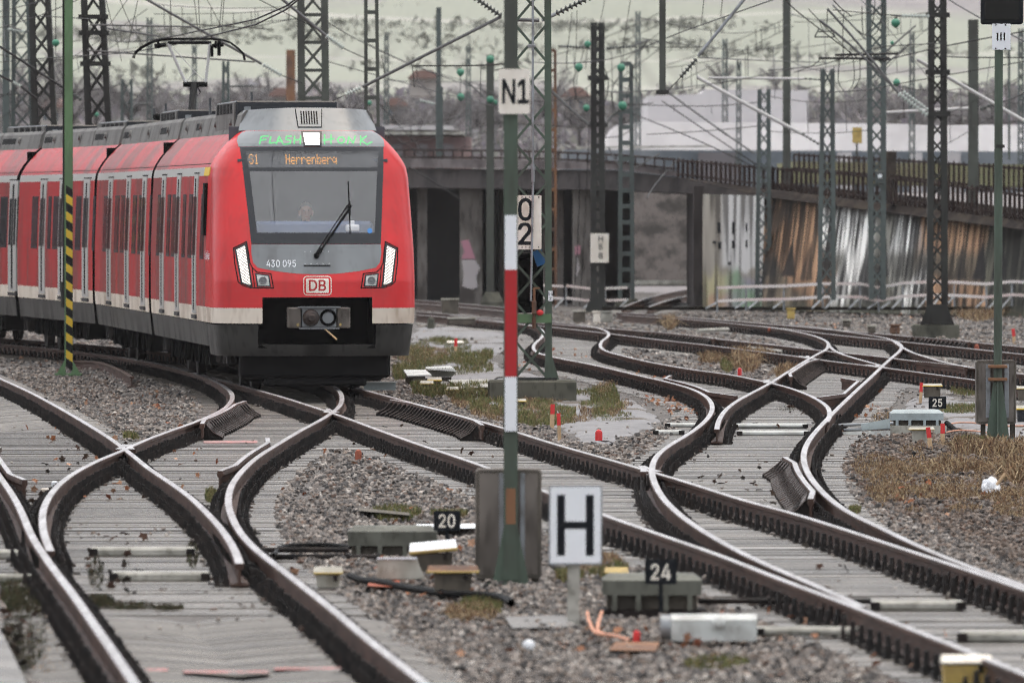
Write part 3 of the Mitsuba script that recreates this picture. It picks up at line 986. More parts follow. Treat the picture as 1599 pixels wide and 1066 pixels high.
OPEN = .80
GAPX = lambda px: (px - 495.5) / 106.5
GAPZ = lambda py: 2.68 - (py - 322) / 106.5
C = TR + '__cab_front'
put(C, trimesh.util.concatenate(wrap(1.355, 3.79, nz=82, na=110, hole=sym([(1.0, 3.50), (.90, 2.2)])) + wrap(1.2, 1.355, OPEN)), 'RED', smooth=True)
tag(C, 'rounded red cab front')
for q in wrap(.975, 1.2, OPEN):
    put(TR + '__white_stripe', q, 'CREAM', smooth=True)
tag(TR + '__white_stripe', 'stained cream stripe round the nose')
put(TR + '__front_skirt', trimesh.util.concatenate(wrap(.50, .955, .86, off=-.012) + wrap(.50, .67, 0, off=-.016)), 'SKIRT', smooth=True)
# recess for the coupler
m = MB()
m.box((0, .75, 1.385), (1.7, 1.3, .05)).box((0, 1.25, .95), (1.7, .05, 1.0)).box((0, .7, .64), (1.7, 1.1, .05))
for s in (-1, 1):
    m.box((s * .86, .8, 1.0), (.06, 1.1, .8))
put(TR + '__coupler_recess', local(m), 'MATBLACK')
m = MB()
m.box((0, .62, .36), (2.2, .25, .36), bevel=.04).box((0, .75, .2), (2.0, .3, .14), bevel=.04).box((0, .50, .12), (1.5, .12, .12), bevel=.03)
put(TR + '__snow_plough', local(m), 'BLACK')
# coupler
K = TR + '__coupler'
m = MB()
m.box((0.02, .12, 1.06), (.5, .30, .30), bevel=.02)
m.box((0.02, -.03, 1.215), (.62, .12, .02)).box((0.02, -.03, .905), (.58, .12, .02))
for a in (-.21, .25):
    for b in (.95, 1.18):
        m.lathe((a, -.035, b), [(0, 0), (.02, 0), (.02, .02), (0, .02)], 8, (0, -1, 0))
put(K, local(m), 'TGREY')
m = MB().lathe((-.10, -.03, 1.06), [(0, .17), (.05, .17), (.06, .12), (.105, .10), (.125, 0), (0, 0)], 20, (0, -1, 0))
m.box((-.10, -.2, 1.06), (.10, .08, .10), bevel=.015)
put(K + '__cone', local(m), 'CHAIR', smooth=40)
m = MB().lathe((.15, -.035, 1.06), [(.085, 0), (.125, 0), (.125, .012), (.085, .012), (.085, -.12), (.0, -.12)], 20, (0, -1, 0))
put(K + '__socket', local(m), 'MATBLACK', smooth=40)
for s in (-1, 1):
    m = MB().box((.02 + s * .36, .10, 1.06), (.19, .25, .30), bevel=.015)
    for i in range(10):
        m.box((.02 + s * .36 + .01 * s, -.035, .935 + i * .028), (.15, .02, .009))
    put(K + '__ribbed_box', local(m), 'CABINET')
    put(K + '__amber_dot', local(MB().lathe((.02 + s * .31, -.03, .96), [(0, .012), (.02, .012), (.02, 0)], 10, (0, -1, 0))), 'LIDYELLOW')
put(K + '__handle', local(MB().tube((.10, -.06, .90), (.27, -.12, .745), .013)), 'STAKE', smooth=True)

# front panels
FR = sym([(1.055, 3.545), (1.0, 2.85), (.945, 2.13)])
put(TR + '__visor_band', patch(sym([(.955, 3.786), (1.01, 3.745), (1.055, 3.70), (1.08, 3.64), (1.072, 3.55)]), .014, .045), 'TGREY', smooth=True)
DIS, GL = sym([(.97, 3.485), (.95, 3.245)]), sym([(.935, 3.19), (.86, 2.295)])
put(TR + '__windscreen_frame', patch(FR.difference(DIS).difference(GL), .010), 'FRAME', smooth=True)
put(TR + '__windscreen', patch(GL.buffer(.005), .008), 'GLASS', smooth=True)
put(TR + '__lower_panel', patch(sym([(.945, 2.125), (.95, 2.0), (.925, 1.86), (.86, 1.785), (.6, 1.735), (.3, 1.70), (0, 1.69)]), .005), 'TGREY', smooth=True)
k = TR + '__destination_display'
put(k, patch(DIS.buffer(.02), -.05), 'FRAME', smooth=True)
put(TR + '__display_glass', patch(DIS.buffer(.005), .008), 'CLEAR', smooth=True)
FONT = {'S': '01110 10001 10000 01110 00001 10001 01110', '1': '00100 01100 00100 00100 00100 00100 01110', 'H': '10001 10001 10001 11111 10001 10001 10001',
        'e': '00000 00000 01110 10001 11111 10000 01110', 'r': '00000 00000 10110 11001 10000 10000 10000', 'n': '00000 00000 10110 11001 10001 10001 10001',
        'b': '10000 10000 10110 11001 10001 11001 10110', 'g': '00000 00000 01101 10011 10001 01111 00001'}
dots = MB()
dx, dz = 0.0130, .0215


def dotted(text, x, z):
    for ch in text:
        for r, row in enumerate(FONT[ch].split()):
            for c, on in enumerate(row):
                if on == '1':
                    xx, zz = x + c * dx, z - r * dz
                    dots.box((xx, float(nose(xx, zz)) + .044, zz), (.0105, .004, .013))
        x += 6 * dx - .002


dotted('S1', GAPX(397), 3.43)
dotted('Herrenberg', GAPX(453.5), 3.43)
scene['LED'] = {'type': 'diffuse', 'reflectance': {'type': 'rgb', 'value': [.3, .12, .02]}}
put(k + '__led_lettering', local(dots), 'LED', emitter={'type': 'area', 'radiance': {'type': 'rgb', 'value': [1.3 * GLOW, .55 * GLOW, .08 * GLOW]}})

# top light
HL = Polygon([(-.16, 3.78), (.15, 3.78), (.13, 3.555), (-.13, 3.555)])
put(TR + '__top_light', patch(HL, .024), 'FRAME')
scene['LAMP'] = {'type': 'diffuse', 'reflectance': {'type': 'rgb', 'value': [.8, .8, .8]}}
EM = lambda a, b, c: {'type': 'area', 'radiance': {'type': 'rgb', 'value': [a * GLOW, b * GLOW, c * GLOW]}}
put(TR + '__top_light__lens', patch(Polygon([(-.13, 3.755), (.11, 3.755), (.10, 3.575), (-.11, 3.575)]), .032), 'LAMP', emitter=EM(1.5, 1.42, 1.25))

# head lamps
for s in (-1, 1):
    q = lambda pts: Polygon([(s * x, z) for x, z in pts])
    outl = q([(1.015, 2.165), (1.20, 2.07), (1.19, 1.86), (1.145, 1.58), (1.08, 1.53), (.98, 1.495), (.64, 1.49), (.675, 1.70), (.87, 1.72), (.935, 1.78), (.975, 1.86), (.99, 2.0)])
    key = TR + '__headlight' + ('' if s < 0 else '_001')
    put(key, patch(ring(outl, .014), .007), 'BLACK')
    put(key + '__divider', patch(LineString([(s * .91, 1.495), (s * .945, 1.79)]).buffer(.006), .007), 'BLACK')
    lens = q([(1.035, 2.115), (1.165, 2.05), (1.09, 1.575), (.965, 1.525)])
    put(key + '__bezel', patch(lens.buffer(.022, join_style=2), .008), 'FRAME')
    put(key + '__lens', patch(lens.buffer(-.004), .014), 'LAMP', emitter=EM(.95, .88, .76))
    bars = []
    for i in range(17):
        z0 = 1.44 + i * .043
        g = LineString([(s * .93, z0 - .02), (s * 1.22, z0 + .19)]).buffer(.005).intersection(lens)
        if not g.is_empty:
            bars.append(g)
    put(key + '__lens_bars', patch(unary_union(bars), .019), 'RUSTY')
    tag(key + '__lens_bars', kind='stuff')
    fog = q([(.705, 1.675), (.895, 1.70), (.87, 1.515), (.685, 1.515)])
    key2 = TR + '__lower_lamp' + ('' if s < 0 else '_001')
    put(key2, patch(fog.buffer(.008, join_style=2), .008), 'FRAME')
    put(key2 + '__reflector', patch(fog.buffer(-.012, join_style=2), .013), 'PALESTEEL')
    cx, cz = s * .79, 1.60
    mm = MB().lathe((cx, float(nose(cx, cz)) - .012, cz), [(0, .022), (.022, .022), (.03, .014), (.045, .02), (.052, .02), (.058, 0)], 20, (0, -1, 0))
    put(key2 + '__lens', local(mm), 'TGREY', smooth=30)

# emblem, number, graffiti
EMB = sbox(-.205, 1.39, .205, 1.655).buffer(.0)
rr = lambda x0, z0, x1, z1, r: sbox(x0 + r, z0 + r, x1 - r, z1 - r).buffer(r)
k = TR + '__emblem'
put(k, patch(ring(rr(-.20, 1.39, .20, 1.66, .05), .012), .007), 'OFFWHITE')
put(k + '__white_field', patch(rr(-.165, 1.42, .165, 1.63, .012), .006), 'OFFWHITE')


def glyphs(text, h, squeeze=1.0, bold=True):
    m = meshkit.text_mesh(text, h, .01, bold)
    tri = m.triangles
    up = m.face_normals[:, 2] > .9
    g = unary_union([Polygon(t[:, :2]).buffer(.0002) for t in tri[up]])
    lo = g.bounds
    return shapely.affinity.scale(shapely.affinity.translate(g, -(lo[0] + lo[2]) / 2, -lo[1]), squeeze, 1, origin=(0, 0))


import shapely.affinity
put(k + '__letters', patch(shapely.affinity.translate(glyphs('DB', .155, .93), 0, 1.448), .010), 'SIGNRED')
put(TR + '__fleet_number', patch(shapely.affinity.translate(glyphs('430 095', .098, .80, False), GAPX(440), GAPZ(416)), .009), 'WHITE')
STROKES = [[(406, 225), (409, 214), (420, 212.5)], [(407.5, 219.5), (416, 218)], [(424, 214), (421, 224), (430, 223)], [(431.5, 225), (437, 213.5), (442, 225)], [(433, 221), (441, 220.5)],
           [(456, 213), (448, 213.5), (447, 218), (454.5, 219.5), (453, 224.5), (444, 226)], [(461, 213), (459.5, 225)], [(470.5, 212), (469, 225)], [(460, 219), (477, 217.5)],
           [(508, 211), (507, 225)], [(518, 211), (517, 225)], [(504, 219.5), (522, 217)], [(536, 214.5), (530, 215), (527.5, 219), (529, 223), (534, 224), (538, 221), (538.5, 217), (536, 214.5)],
           [(543, 225), (545.5, 214), (552, 224), (556, 213)], [(565, 213), (563.5, 226)], [(574, 213), (564.5, 219.5), (574, 226), (582, 222)]]
g = unary_union([LineString([(GAPX(x) + .068, GAPZ(y)) for x, y in s]).buffer(.0115) for s in STROKES]).difference(sbox(-.16, 3.5, .15, 3.8))
put(TR + '__graffiti', patch(g.simplify(.002), .018, .06), 'GRAFGREEN')
tag(TR + '__graffiti', 'green sprayed scrawl over the windscreen')
# cover plate and wiper
HP = sbox(GAPX(475), GAPZ(414), GAPX(516), GAPZ(390))
put(TR + '__cover_plate', patch(HP, .012), 'TGREY')
put(TR + '__cover_plate__lower_edge', patch(sbox(GAPX(475), GAPZ(414.5), GAPX(516), GAPZ(413)), .02), 'BLACK')
mm = MB()
for i in range(5):
    for z in (GAPZ(392), GAPZ(411)):
        x = GAPX(477 + i * 9.3)
        mm.box((x, float(nose(x, z)) - .014, z), (.012, .006, .012))
put(TR + '__cover_plate__rivets', local(mm), 'WHITE')
tag(TR + '__cover_plate__rivets', kind='stuff')
on = lambda px, py, o: np.array([GAPX(px), float(nose(GAPX(px), GAPZ(py))) - o, GAPZ(py)])
W = TR + '__wiper'
mm = MB().tube(on(494, 398, .05), on(503, 388, .06), .030).tube(on(503, 388, .06), on(547, 327, .05), .015)
mm.lathe(on(495, 399, .0), [(0, .07), (.03, .07), (.045, 0)], 12, (0, -1, 0))
put(W, local(mm), 'BLACK', smooth=30)
put(W + '__second_arm', local(MB().tube(on(493, 396, .04), on(546, 320, .05), .007).tube(on(546, 320, .05), on(552, 322, .05), .018)), 'BLACK', smooth=30)
put(W + '__blade', local(MB().tube(on(548.5, 284, .03), on(548.5, 364, .03), .008).tube(on(549, 315, .04), on(549, 335, .04), .014)), 'BLACK', smooth=30)
# roof cowl with grille
def cowl(z0, z1, h0, h1, b0, b1):
    rows = []
    xs = np.linspace(-1, 1, 41)
    for u in np.linspace(0, 1, 8):
        h = h0 + (h1 - h0) * u
        zz = z0 + (z1 - z0) * u + .035 * u * (1 - xs ** 2)
        x = np.sign(xs) * h * np.abs(xs) ** .9
        y = b0 + (b1 - b0) * u + .75 * np.abs(xs) ** 5
        rows.append(np.column_stack([x, y, zz]))
    rows.append(np.column_stack([np.sign(xs) * h1 * np.abs(xs) ** .9, np.full(41, 3.2), rows[-1][:, 2]]))
    v = np.vstack(rows)
    i, j = np.meshgrid(np.arange(len(rows) - 1), np.arange(40), indexing='ij')
    a = i * 41 + j
    q = np.stack([a, a + 1, a + 42, a + 41], -1).reshape(-1, 4)
    return v, np.vstack([q[:, [0, 1, 2]], q[:, [0, 2, 3]]])


v, f = cowl(3.79, 4.09, 1.02, .93, 1.26, 1.60)
put(TR + '__roof_cowl', tmesh(v, f), 'TGREY', smooth=40)
m = MB()
cy = lambda z: 1.26 + (z - 3.79) / .335 * .34
m.box((-.02, cy(3.98) - .012, 3.98), (.34, .02, .27), rx=-.84 * 0)
g = MB()
for i in range(7):
    x = -.02 + (i - 3) * .038
    g.box((x, cy(3.985) - .10, 3.985), (.016, .03, .19), ry=.04)
gm = MB()
v0 = [(-.205, cy(4.105) - .012, 4.105), (.185, cy(4.105) - .012, 4.105), (.165, cy(3.84) - .012, 3.84), (-.185, cy(3.84) - .012, 3.84)]
gm.hull(v0 + [(x, y + .05, z) for x, y, z in v0])
put(TR + '__vent_grille', local(gm), 'TGREY')
for i in range(7):
    x = -.02 + (i - 3) * .038
    put(TR + '__vent_grille__slot', local(MB().hull([(x + a + .0 * k, cy(z) - .016 - d, z) for a in (-.009, .009) for z in (3.885, 4.075) for d in (0, .01) for k in (0,)])), 'BLACK')
mm = MB()
for s in (-1, 1):
    mm.tube((-.02 + s * .195, cy(4.1) - .014, 4.105), (-.02 + s * .172, cy(3.84) - .014, 3.84), .006)
mm.tube((-.19, cy(3.84) - .014, 3.84), (.15, cy(3.84) - .014, 3.84), .006)
put(TR + '__vent_grille__seam', local(mm), 'BLACK')

# cab interior
m = MB().box((0, 2.2, 2.75), (2.3, .05, 2.2)).box((0, 1.6, 3.35), (2.2, 1.2, .04)).box((0, 1.6, 1.9), (2.5, 1.3, .05))
put(TR + '__cab_interior', local(m), 'CABWALL')
put(TR + '__driver_desk', local(MB().box((0, 1.05, 2.25), (1.75, .5, .42), bevel=.05)), 'CONSOLE')
put(TR + '__paper_cup', local(MB().box((.555, .62, 2.36), (.20, .12, .10), bevel=.02).box((.555, .62, 2.44), (.06, .06, .06), bevel=.01)), 'WHITE')
put(TR + '__round_sticker', patch(Point(GAPX(579.5), GAPZ(360)).buffer(.038), .011), 'BLUEPLATE')

# ------------------------------------------------ cars
def strip(car, z0, z1, t0, t1, side, off=0.0, nz=2):
    zs = np.linspace(z0, z1, nz)
    ts = np.linspace(t0, t1, 2)
    v = np.array([(side * (half(z) + off), t, z) for z in zs for t in ts])
    f = []
    for i in range(nz - 1):
        a = i * 2
        f += [[a, a + 1, a + 3], [a, a + 3, a + 2]]
    return tmesh(v, np.array(f), car)


def side_t(car, px, z=2.4, off=0.0):
    """Where along the near side of a car a picture column lies."""
    a, R, B, L = FRAMES[car]
    t = np.linspace(0, L, 600)
    w = half(z) + off
    X, Y = a[0] - w * R[0] + t * B[0], a[1] - w * R[1] + t * B[1]
    col = CX + FOC * X / Y
    return float(np.interp(-px, -col, t))


ENDS = [(S1, FRAMES[0][3] - .25), (.3, FRAMES[1][3] - .25), (.3, FRAMES[2][3] - .25), (.3, FRAMES[3][3] - .3), (.3, FRAMES[4][3])]
for car in range(5):
    t0, t1 = ENDS[car]
    def sides(name, bands, material):
        for s in (-1, 1):
            put(TR + name, trimesh.util.concatenate([strip(car, z0, z1, t0, t1, s, off, nz) for z0, z1, nz, off in bands]), material, smooth=True)
    end = []
    for t in (t0, t1):
        pts = [(s * half(z), t, z) for s in (-1, 1) for z in (.6, 1.2, 2, 3.1, 3.45, 3.79)]
        pl = trimesh.convex.convex_hull(np.array(pts + [(0, t + (.01 if t == t0 else -.01), 2)]))
        end.append(tmesh(pl.vertices, pl.faces, car))
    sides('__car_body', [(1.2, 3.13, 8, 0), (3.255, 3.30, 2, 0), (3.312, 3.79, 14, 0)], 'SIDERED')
    for q in end[1:] if car == 0 else end:
        put(TR + '__end_wall', q, 'MATBLACK')
    sides('__lower_stripe', [(.975, 1.2, 3, 0)], 'CREAM')
    sides('__upper_stripe', [(3.13, 3.255, 3, .004)], 'DOORGREY')
    sides('__sill', [(.62, .965, 4, -.01)], 'SKIRT')
    sides('__roof_groove', [(3.296, 3.316, 2, -.012)], 'BLACK')
    v = np.array([(x, t, z) for t in (t0, t1) for x, z in ((-.97, 3.785), (-.5, 3.84), (.5, 3.84), (.97, 3.785))])
    put(TR + '__roof', tmesh(v, np.array([[i, i + 1, i + 5] for i in range(3)] + [[i, i + 5, i + 4] for i in range(3)]), car), 'ROOFGREY')
    # fairing panels along both roof edges
    n = 3 if car else 4
    cuts = np.linspace(t0 - (0 if car else .35), t1 + .1, n + 1)
    for i in range(n):
        a, b = cuts[i] + .06, cuts[i + 1] - .06
        for s in (-1, 1):
            pr = [(s * 1.02, 3.755), (s * .955, 4.03), (s * .90, 4.09), (s * .86, 4.09), (s * .90, 3.75)]
            hm = MB().hull([(x, t, z) for x, z in pr for t in (a, b)])
            kk = put(TR + '__roof_panel', local(hm, car), 'ROOFGREY')
            if s < 0:
                mid = (a + b) / 2
                gm = MB()
                gm.lathe((-1.0, mid, 3.93), [(0, .03), (.05, .03), (.06, 0)], 10, (-1, 0, .25)).box((-1.005, mid, 3.85), (.012, .05, .12))
                put(kk + '__lifting_lug', local(gm, car), 'ROOFGREY')
                if i % 2 == 0:
                    put(kk + '__grille', local(MB().hull([(x, t, z) for x, z in ((-1.0, 3.86), (-.975, 3.97), (-.96, 3.86)) for t in (mid + .6, min(b - .2, mid + 2.6))]), car), 'BLACK')
    # bellows between the cars
    if car < 4:
        m = MB().box((0, FRAMES[car][3] + .02, 2.2), (2.5, .5, 3.0))
        put(TR + '__gangway_bellows', local(m, car), 'MATBLACK')
    # underframe and bogies
    L = FRAMES[car][3]
    m = MB()
    r = np.random.default_rng(car)
    for t in np.arange(t0 + 2.5, t1 - 2.2, 1.7):
        m.box((0, t + .8, .52), (2.5, 1.2 + r.uniform(-.3, .3), .42))
        m.box((-1.22, t + .6, .45), (.12, .35, .3))
    m.box((0, (t0 + t1) / 2, .85), (2.7, t1 - t0, .2))
    put(TR + '__underframe', local(m, car), 'MATBLACK')
    for t in ((2.6, 5.0) if car == 0 else ()) + (() if car == 4 else (L - 1.2, L + 1.2)):
        kk = numbered(TR + '__wheelset')
        m = MB()
        for s in (-1, 1):
            m.lathe((s * .75 - .06 * s, t, .42), [(0, .0), (.42, 0), (.45, -.02), (.45, -.03), (.42, .11), (.1, .12), (0, .12)], 24, (s, 0, 0))
        m.tube((-.7, t, .42), (.7, t, .42), .09)
        put(kk, local(m, car), 'IRON', smooth=30)
        for s in (-1, 1):
            m = MB().box((s * 1.08, t, .46), (.16, .42, .3), bevel=.05).box((s * 1.06, t + .9, .6), (.14, 1.6, .18), bevel=.04)
            m.tube((s * 1.1, t + .45, .35), (s * 1.1, t + .45, .75), .08)
            put(kk + '__axle_box', local(m, car), 'IRON')

# doors and windows of the near side
def side_panel(car, z0, z1, ta, tb, o0, o1):
    zs = np.unique(np.r_[z0, z1, [q for q in (1.2, 2.0, 2.5, 3.1, 3.25) if z0 < q < z1]])
    ms = []
    for a, b in zip(zs[:-1], zs[1:]):
        ms.append(MB().hull([(-(half(z) + o), t, z) for z in (a, b) for t in (ta, tb) for o in (o0, o1)]).mesh())
    return local(trimesh.util.concatenate(ms), car)


DOORS = {0: [305, 278, 254.5], 1: [224.5, 199.5, 171.5], 2: [134.5, 97, 67], 3: [21, -20, -60]}
WINS = {0: [(316.5, 5.5), (297.5, 5.5), (287.5, 4.5), (271.5, 6), (263.5, 5), (248, 4.5)], 1: [(236.5, 6), (218, 3.6), (210, 6), (191.5, 5.5), (182.5, 6.5), (164.5, 5.5)],
        2: [(150, 10), (122.5, 8), (87.5, 9), (77.5, 5), (54.5, 9)], 3: [(37.5, 11), (6, 11), (-35, 10)]}
for car, ds in DOORS.items():
    for px in ds:
        w = (2.9, 3.2, 4.6, 6.5)[car]
        ta, tb = side_t(car, px + w), side_t(car, px - w)
        tm = (ta + tb) / 2
        key = numbered(TR + '__door')
        hw = lambda z, o: -(half(z) + o)
        pts = lambda z0, z1, a, b, o0, o1: [(hw(z, o), t, z) for z in (z0, z1) for t in (a, b) for o in (o0, o1)]
        put(key, side_panel(car, 1.08, 3.16, ta, tb, -.03, .014), 'DOORGREY')
        q = (tb - ta)
        put(key + '__centre_gap', side_panel(car, 1.13, 3.09, tm - q * .09, tm + q * .09, -.02, .02), 'BLACK')
        put(key + '__header_gap', local(MB().hull(pts(3.165, 3.185, ta - q * .1, tb + q * .1, -.02, .016)), car), 'BLACK')
        for s in (-1, 1):
            put(key + '__pane', side_panel(car, 1.95, 2.82, tm + s * q * .28 - q * .13, tm + s * q * .28 + q * .13, -.02, .018), 'SIDEGLASS')
        put(key + '__step', local(MB().hull(pts(1.0, 1.06, ta, tb, -.02, .03)), car), 'FRAME')
for car, ws in WINS.items():
    for px, w in ws:
        ta, tb = side_t(car, px + w / 2), side_t(car, px - w / 2)
        key = numbered(TR + '__window')
        hw = lambda z, o: -(half(z) + o)
        put(key, side_panel(car, 1.9, 2.86, ta, tb, -.03, .008), 'FRAME')
        q = tb - ta
        put(key + '__pane', side_panel(car, 1.95, 2.46, ta + q * .12, tb - q * .12, -.03, .012), 'SIDEGLASS')
        put(key + '__vent_pane', side_panel(car, 2.5, 2.82, ta + q * .12, tb - q * .12, -.03, .012), 'SIDEGLASS')
hw = lambda z, o: -(half(z) + o)
ta, tb = side_t(0, 324), side_t(0, 316)
put(TR + '__yellow_panel', local(MB().hull([(hw(z, o), t, z) for z in (3.13, 3.255) for t in (ta, tb) for o in (-.02, .012)])), 'YELLOW')
ta, tb = side_t(0, 326.5), side_t(0, 325)
put(TR + '__mirror_camera', local(MB().hull([(hw(z, o), t, z) for z in (2.25, 3.02) for t in (S1 - .02, S1 + .35) for o in (-.02, .05)])), 'BLACK')
# lettering on the corner: mirrored on both sides of the nose
for s in (-1, 1):
    gl = shapely.affinity.scale(glyphs('für die Region', .125, .62, False), 1, 1)
    x0, _, x1, _ = gl.bounds
    v, f = trimesh.creation.triangulate_polygon(gl.geoms[0], engine='earcut') if hasattr(gl, 'geoms') else trimesh.creation.triangulate_polygon(gl, engine='earcut')
    ms = []
    for ge in getattr(gl, 'geoms', [gl]):
        v, f = trimesh.creation.triangulate_polygon(ge, engine='earcut')
        z = 1.86 + v[:, 1]
        if s < 0:
            t = 1.35 - (v[:, 0] - x1) * 1.6
        else:
            t = 1.35 + (v[:, 0] - x0) * 1.6
        r = 1 - np.clip(1 - (t - base(z)) / LN, 0, 1)
        x = half(z) * (1 - (1 - np.clip((t - base(z)) / LN, 0, 1)) ** PW) ** (1 / PW) + .006
        ms.append(tmesh(np.column_stack([s * x, t, z]), f))
    put(TR + '__side_lettering', trimesh.util.concatenate(ms), 'WHITE')

# roof equipment
for car, t0, t1, x0, x1, z1 in ((0, 3.2, 7.6, -.98, .52, 4.24), (1, 5.0, 9.4, -.72, .62, 4.27), (2, 2.6, 7.5, -.62, .7, 4.2), (3, 2.0, 7.0, -.62, .9, 4.22)):
    key = numbered(TR + '__air_conditioner')
    m = MB().box(((x0 + x1) / 2, (t0 + t1) / 2, (3.8 + z1) / 2), (x1 - x0, t1 - t0, z1 - 3.8), bevel=.02)
    put(key, local(m, car), 'FRAME')
    tag(key, kind=None)
    put(key + '__side_panel', local(MB().box((x0 - .01, (t0 + t1) / 2, (3.8 + z1) / 2), (.03, t1 - t0 - .1, z1 - 3.84)), car), 'ROOFGREY')
    for i in range(5):
        put(key + '__louvre', local(MB().box((x0 - .02, t0 + .7 + i * .75, z1 - .11), (.03, .5, .15)), car), 'BLACK')
    put(key + '__label_plate', local(MB().box((x0 + .17, t0 - .01, z1 - .13), (.1, .02, .09)), car), 'TGREY')
m = MB()
for car, t, x in ((0, 10.5, -.25), (1, 3.2, -.3), (1, 12.5, -.45), (2, 6.0, 0.25)):
    h = MB().hull([(x - .03, t, 3.84), (x + .03, t, 3.84), (x, t - .15, 3.84), (x, t + .15, 3.84), (x - .02, t + .1, 4.45), (x + .02, t + .1, 4.45)])
    put(TR + '__roof_aerial', local(h, car), 'FRAME')

# pantograph
PG = TR + '__pantograph'
Dp = 187.5
pp = lambda px, py, dy=0.0: P(px, py, Dp + dy)
m = MB()
bow = [pp(208, 91), (pp(212, 82)), pp(222, 74), pp(236, 66.5), pp(252, 62.5), pp(268, 61), pp(330, 61), pp(347, 62.5), pp(360, 67), pp(372, 76), pp(380, 84), pp(382, 94)]
for dy in (-.3, .3):
    m.path(np.array(bow) + [0, dy, 0], .018)
m.tube(pp(262, 67), pp(330, 67), .028)
put(PG + '__bow', m.mesh(), 'BLACK', smooth=40)
m = MB()
for x in (247, 337):
    m.tube(pp(x, 69, -.3), pp(x, 69, .3), .03).tube(pp(x - 6, 72), pp(x + 12, 70), .035).tube(pp(x, 64), pp(x, 76), .02)
m.box(pp(342, 76), (.06, .1, .25)).box(pp(331, 80), (.05, .1, .2))
put(PG + '__suspension', m.mesh(), 'BLACK', smooth=40)
m = MB().tube(pp(262, 68), pp(290, 130), .026).tube(pp(328, 68), pp(321, 130), .026).tube(pp(265, 69), pp(318, 127), .006).tube(pp(291, 128), pp(304, 112), .008)
put(PG + '__upper_arm', m.mesh(), 'PALETUBE', smooth=40)
m = MB().tube(pp(286, 132), pp(324, 132), .045).tube(pp(303, 133), pp(299, 178, -1.0), .065).box(pp(305, 133), (.14, .1, .1), bevel=.02)
m.path([pp(297, 137), pp(297, 145), pp(301, 149), pp(304, 140)], .012).path([pp(309, 137), pp(313, 144), pp(309, 150), pp(304, 142)], .012)
put(PG + '__lower_arm', m.mesh(), 'BLACK', smooth=40)
m = MB().box(pp(300, 183), (1.3, 1.6, .10), bevel=.02)
for s in (-1, 1):
    m.lathe(pp(300 + s * 45, 188), [(0, 0), (.06, 0), (.04, .05), (.06, .08), (.04, .12), (0, .14)], 12)
put(PG + '__base_frame', m.mesh(), 'BLACK')

# the driver behind the glass
import manifold3d
def body(bones, length=.03):
    """One continuous surface from tapered bones: (point, radius, point, radius)."""
    def ball(c, r):
        return manifold3d.Manifold.sphere(r, 20).translate(tuple(float(q) for q in c))
    parts = [manifold3d.Manifold.batch_hull([ball(a, ra), ball(b, rb)]) for a, ra, b, rb in bones]
    u = manifold3d.Manifold.batch_boolean(parts, manifold3d.OpType.Add).refine_to_length(length)
    mm = u.to_mesh()
    t = trimesh.Trimesh(mm.vert_properties[:, :3], mm.tri_verts)
    trimesh.smoothing.filter_taubin(t, iterations=8)
    return t


DR = thing('person', 'train driver in a pale open-necked shirt sitting behind the windscreen', 'person')
hx_ = GAPX(484) + .06
hc = np.array([hx_, 1.72, 2.60])
b = body([(hc + [0, 0, .02], .088, hc + [0, -.02, -.09], .062), (hc + [0, .01, -.1], .055, hc + [0, .05, -.22], .06), (hc + [-.02, .05, -.27], .10, hc + [.02, .06, -.27], .10),
          (hc + [-.19, .06, -.27], .065, hc + [.19, .06, -.27], .065), (hc + [0, .07, -.35], .16, hc + [0, .09, -.65], .15),
          (hc + [-.2, .05, -.28], .06, hc + [-.26, -.02, -.52], .05), (hc + [-.26, -.02, -.52], .045, hc + [-.16, -.30, -.54], .035), (hc + [-.16, -.3, -.54], .035, hc + [-.13, -.40, -.53], .03),
          (hc + [.2, .05, -.28], .06, hc + [.26, -.02, -.52], .05), (hc + [.26, -.02, -.52], .045, hc + [.16, -.30, -.54], .035), (hc + [.16, -.3, -.54], .035, hc + [.13, -.40, -.53], .03),
          (hc + [0, -.085, -.01], .014, hc + [0, -.105, -.04], .017), (hc + [-.09, .01, .0], .02, hc + [-.09, .02, -.05], .014), (hc + [.09, .01, .0], .02, hc + [.09, .02, -.05], .014)]
         + [(hc + [s * .13 + dx, -.41, -.53], .011, hc + [s * .13 + dx * 1.3, -.41 - l, -.55], .009) for s in (-1, 1) for dx, l in ((-.025, .05), (-.008, .062), (.01, .058), (.026, .045))]
         + [(hc + [s * .11, -.36, -.53], .012, hc + [s * .075, -.40, -.54], .01) for s in (-1, 1)], .022)
put(DR + '__body', local(b), 'SKIN', smooth=True)
sh = body([(hc + [-.19, .07, -.28], .078, hc + [.19, .07, -.28], .078), (hc + [0, .075, -.33], .172, hc + [0, .095, -.66], .165), (hc + [-.2, .05, -.28], .075, hc + [-.26, -.01, -.5], .062), (hc + [.2, .05, -.28], .075, hc + [.26, -.01, -.5], .062)], .03)
put(DR + '__shirt', local(sh), 'SHIRT', smooth=True)
m = MB()
for s in (-1, 1):
    m.hull([hc + [s * .02, -.06, -.25], hc + [s * .075, .0, -.17], hc + [s * .085, .03, -.2], hc + [s * .03, -.07, -.29]])
put(DR + '__collar', local(m), 'SHIRT')
hr = MB().ball(hc + [0, .025, .045], .092, 3, (1, 1, 1))
hm = hr.mesh()
put(DR + '__hair', local(trimesh.Trimesh(hm.vertices, hm.faces[(hm.triangles_center[:, 2] > hc[2] + .055) | (hm.triangles_center[:, 1] > hc[1] + .05)], process=False)), 'HAIR', smooth=True)
m = MB()
for s in (-1, 1):
    m.ball(hc + [s * .033, -.078, .012], .011, 1)
put(DR + '__eyes', local(m), 'FRAME')
tag(DR + '__eyes', kind='stuff')
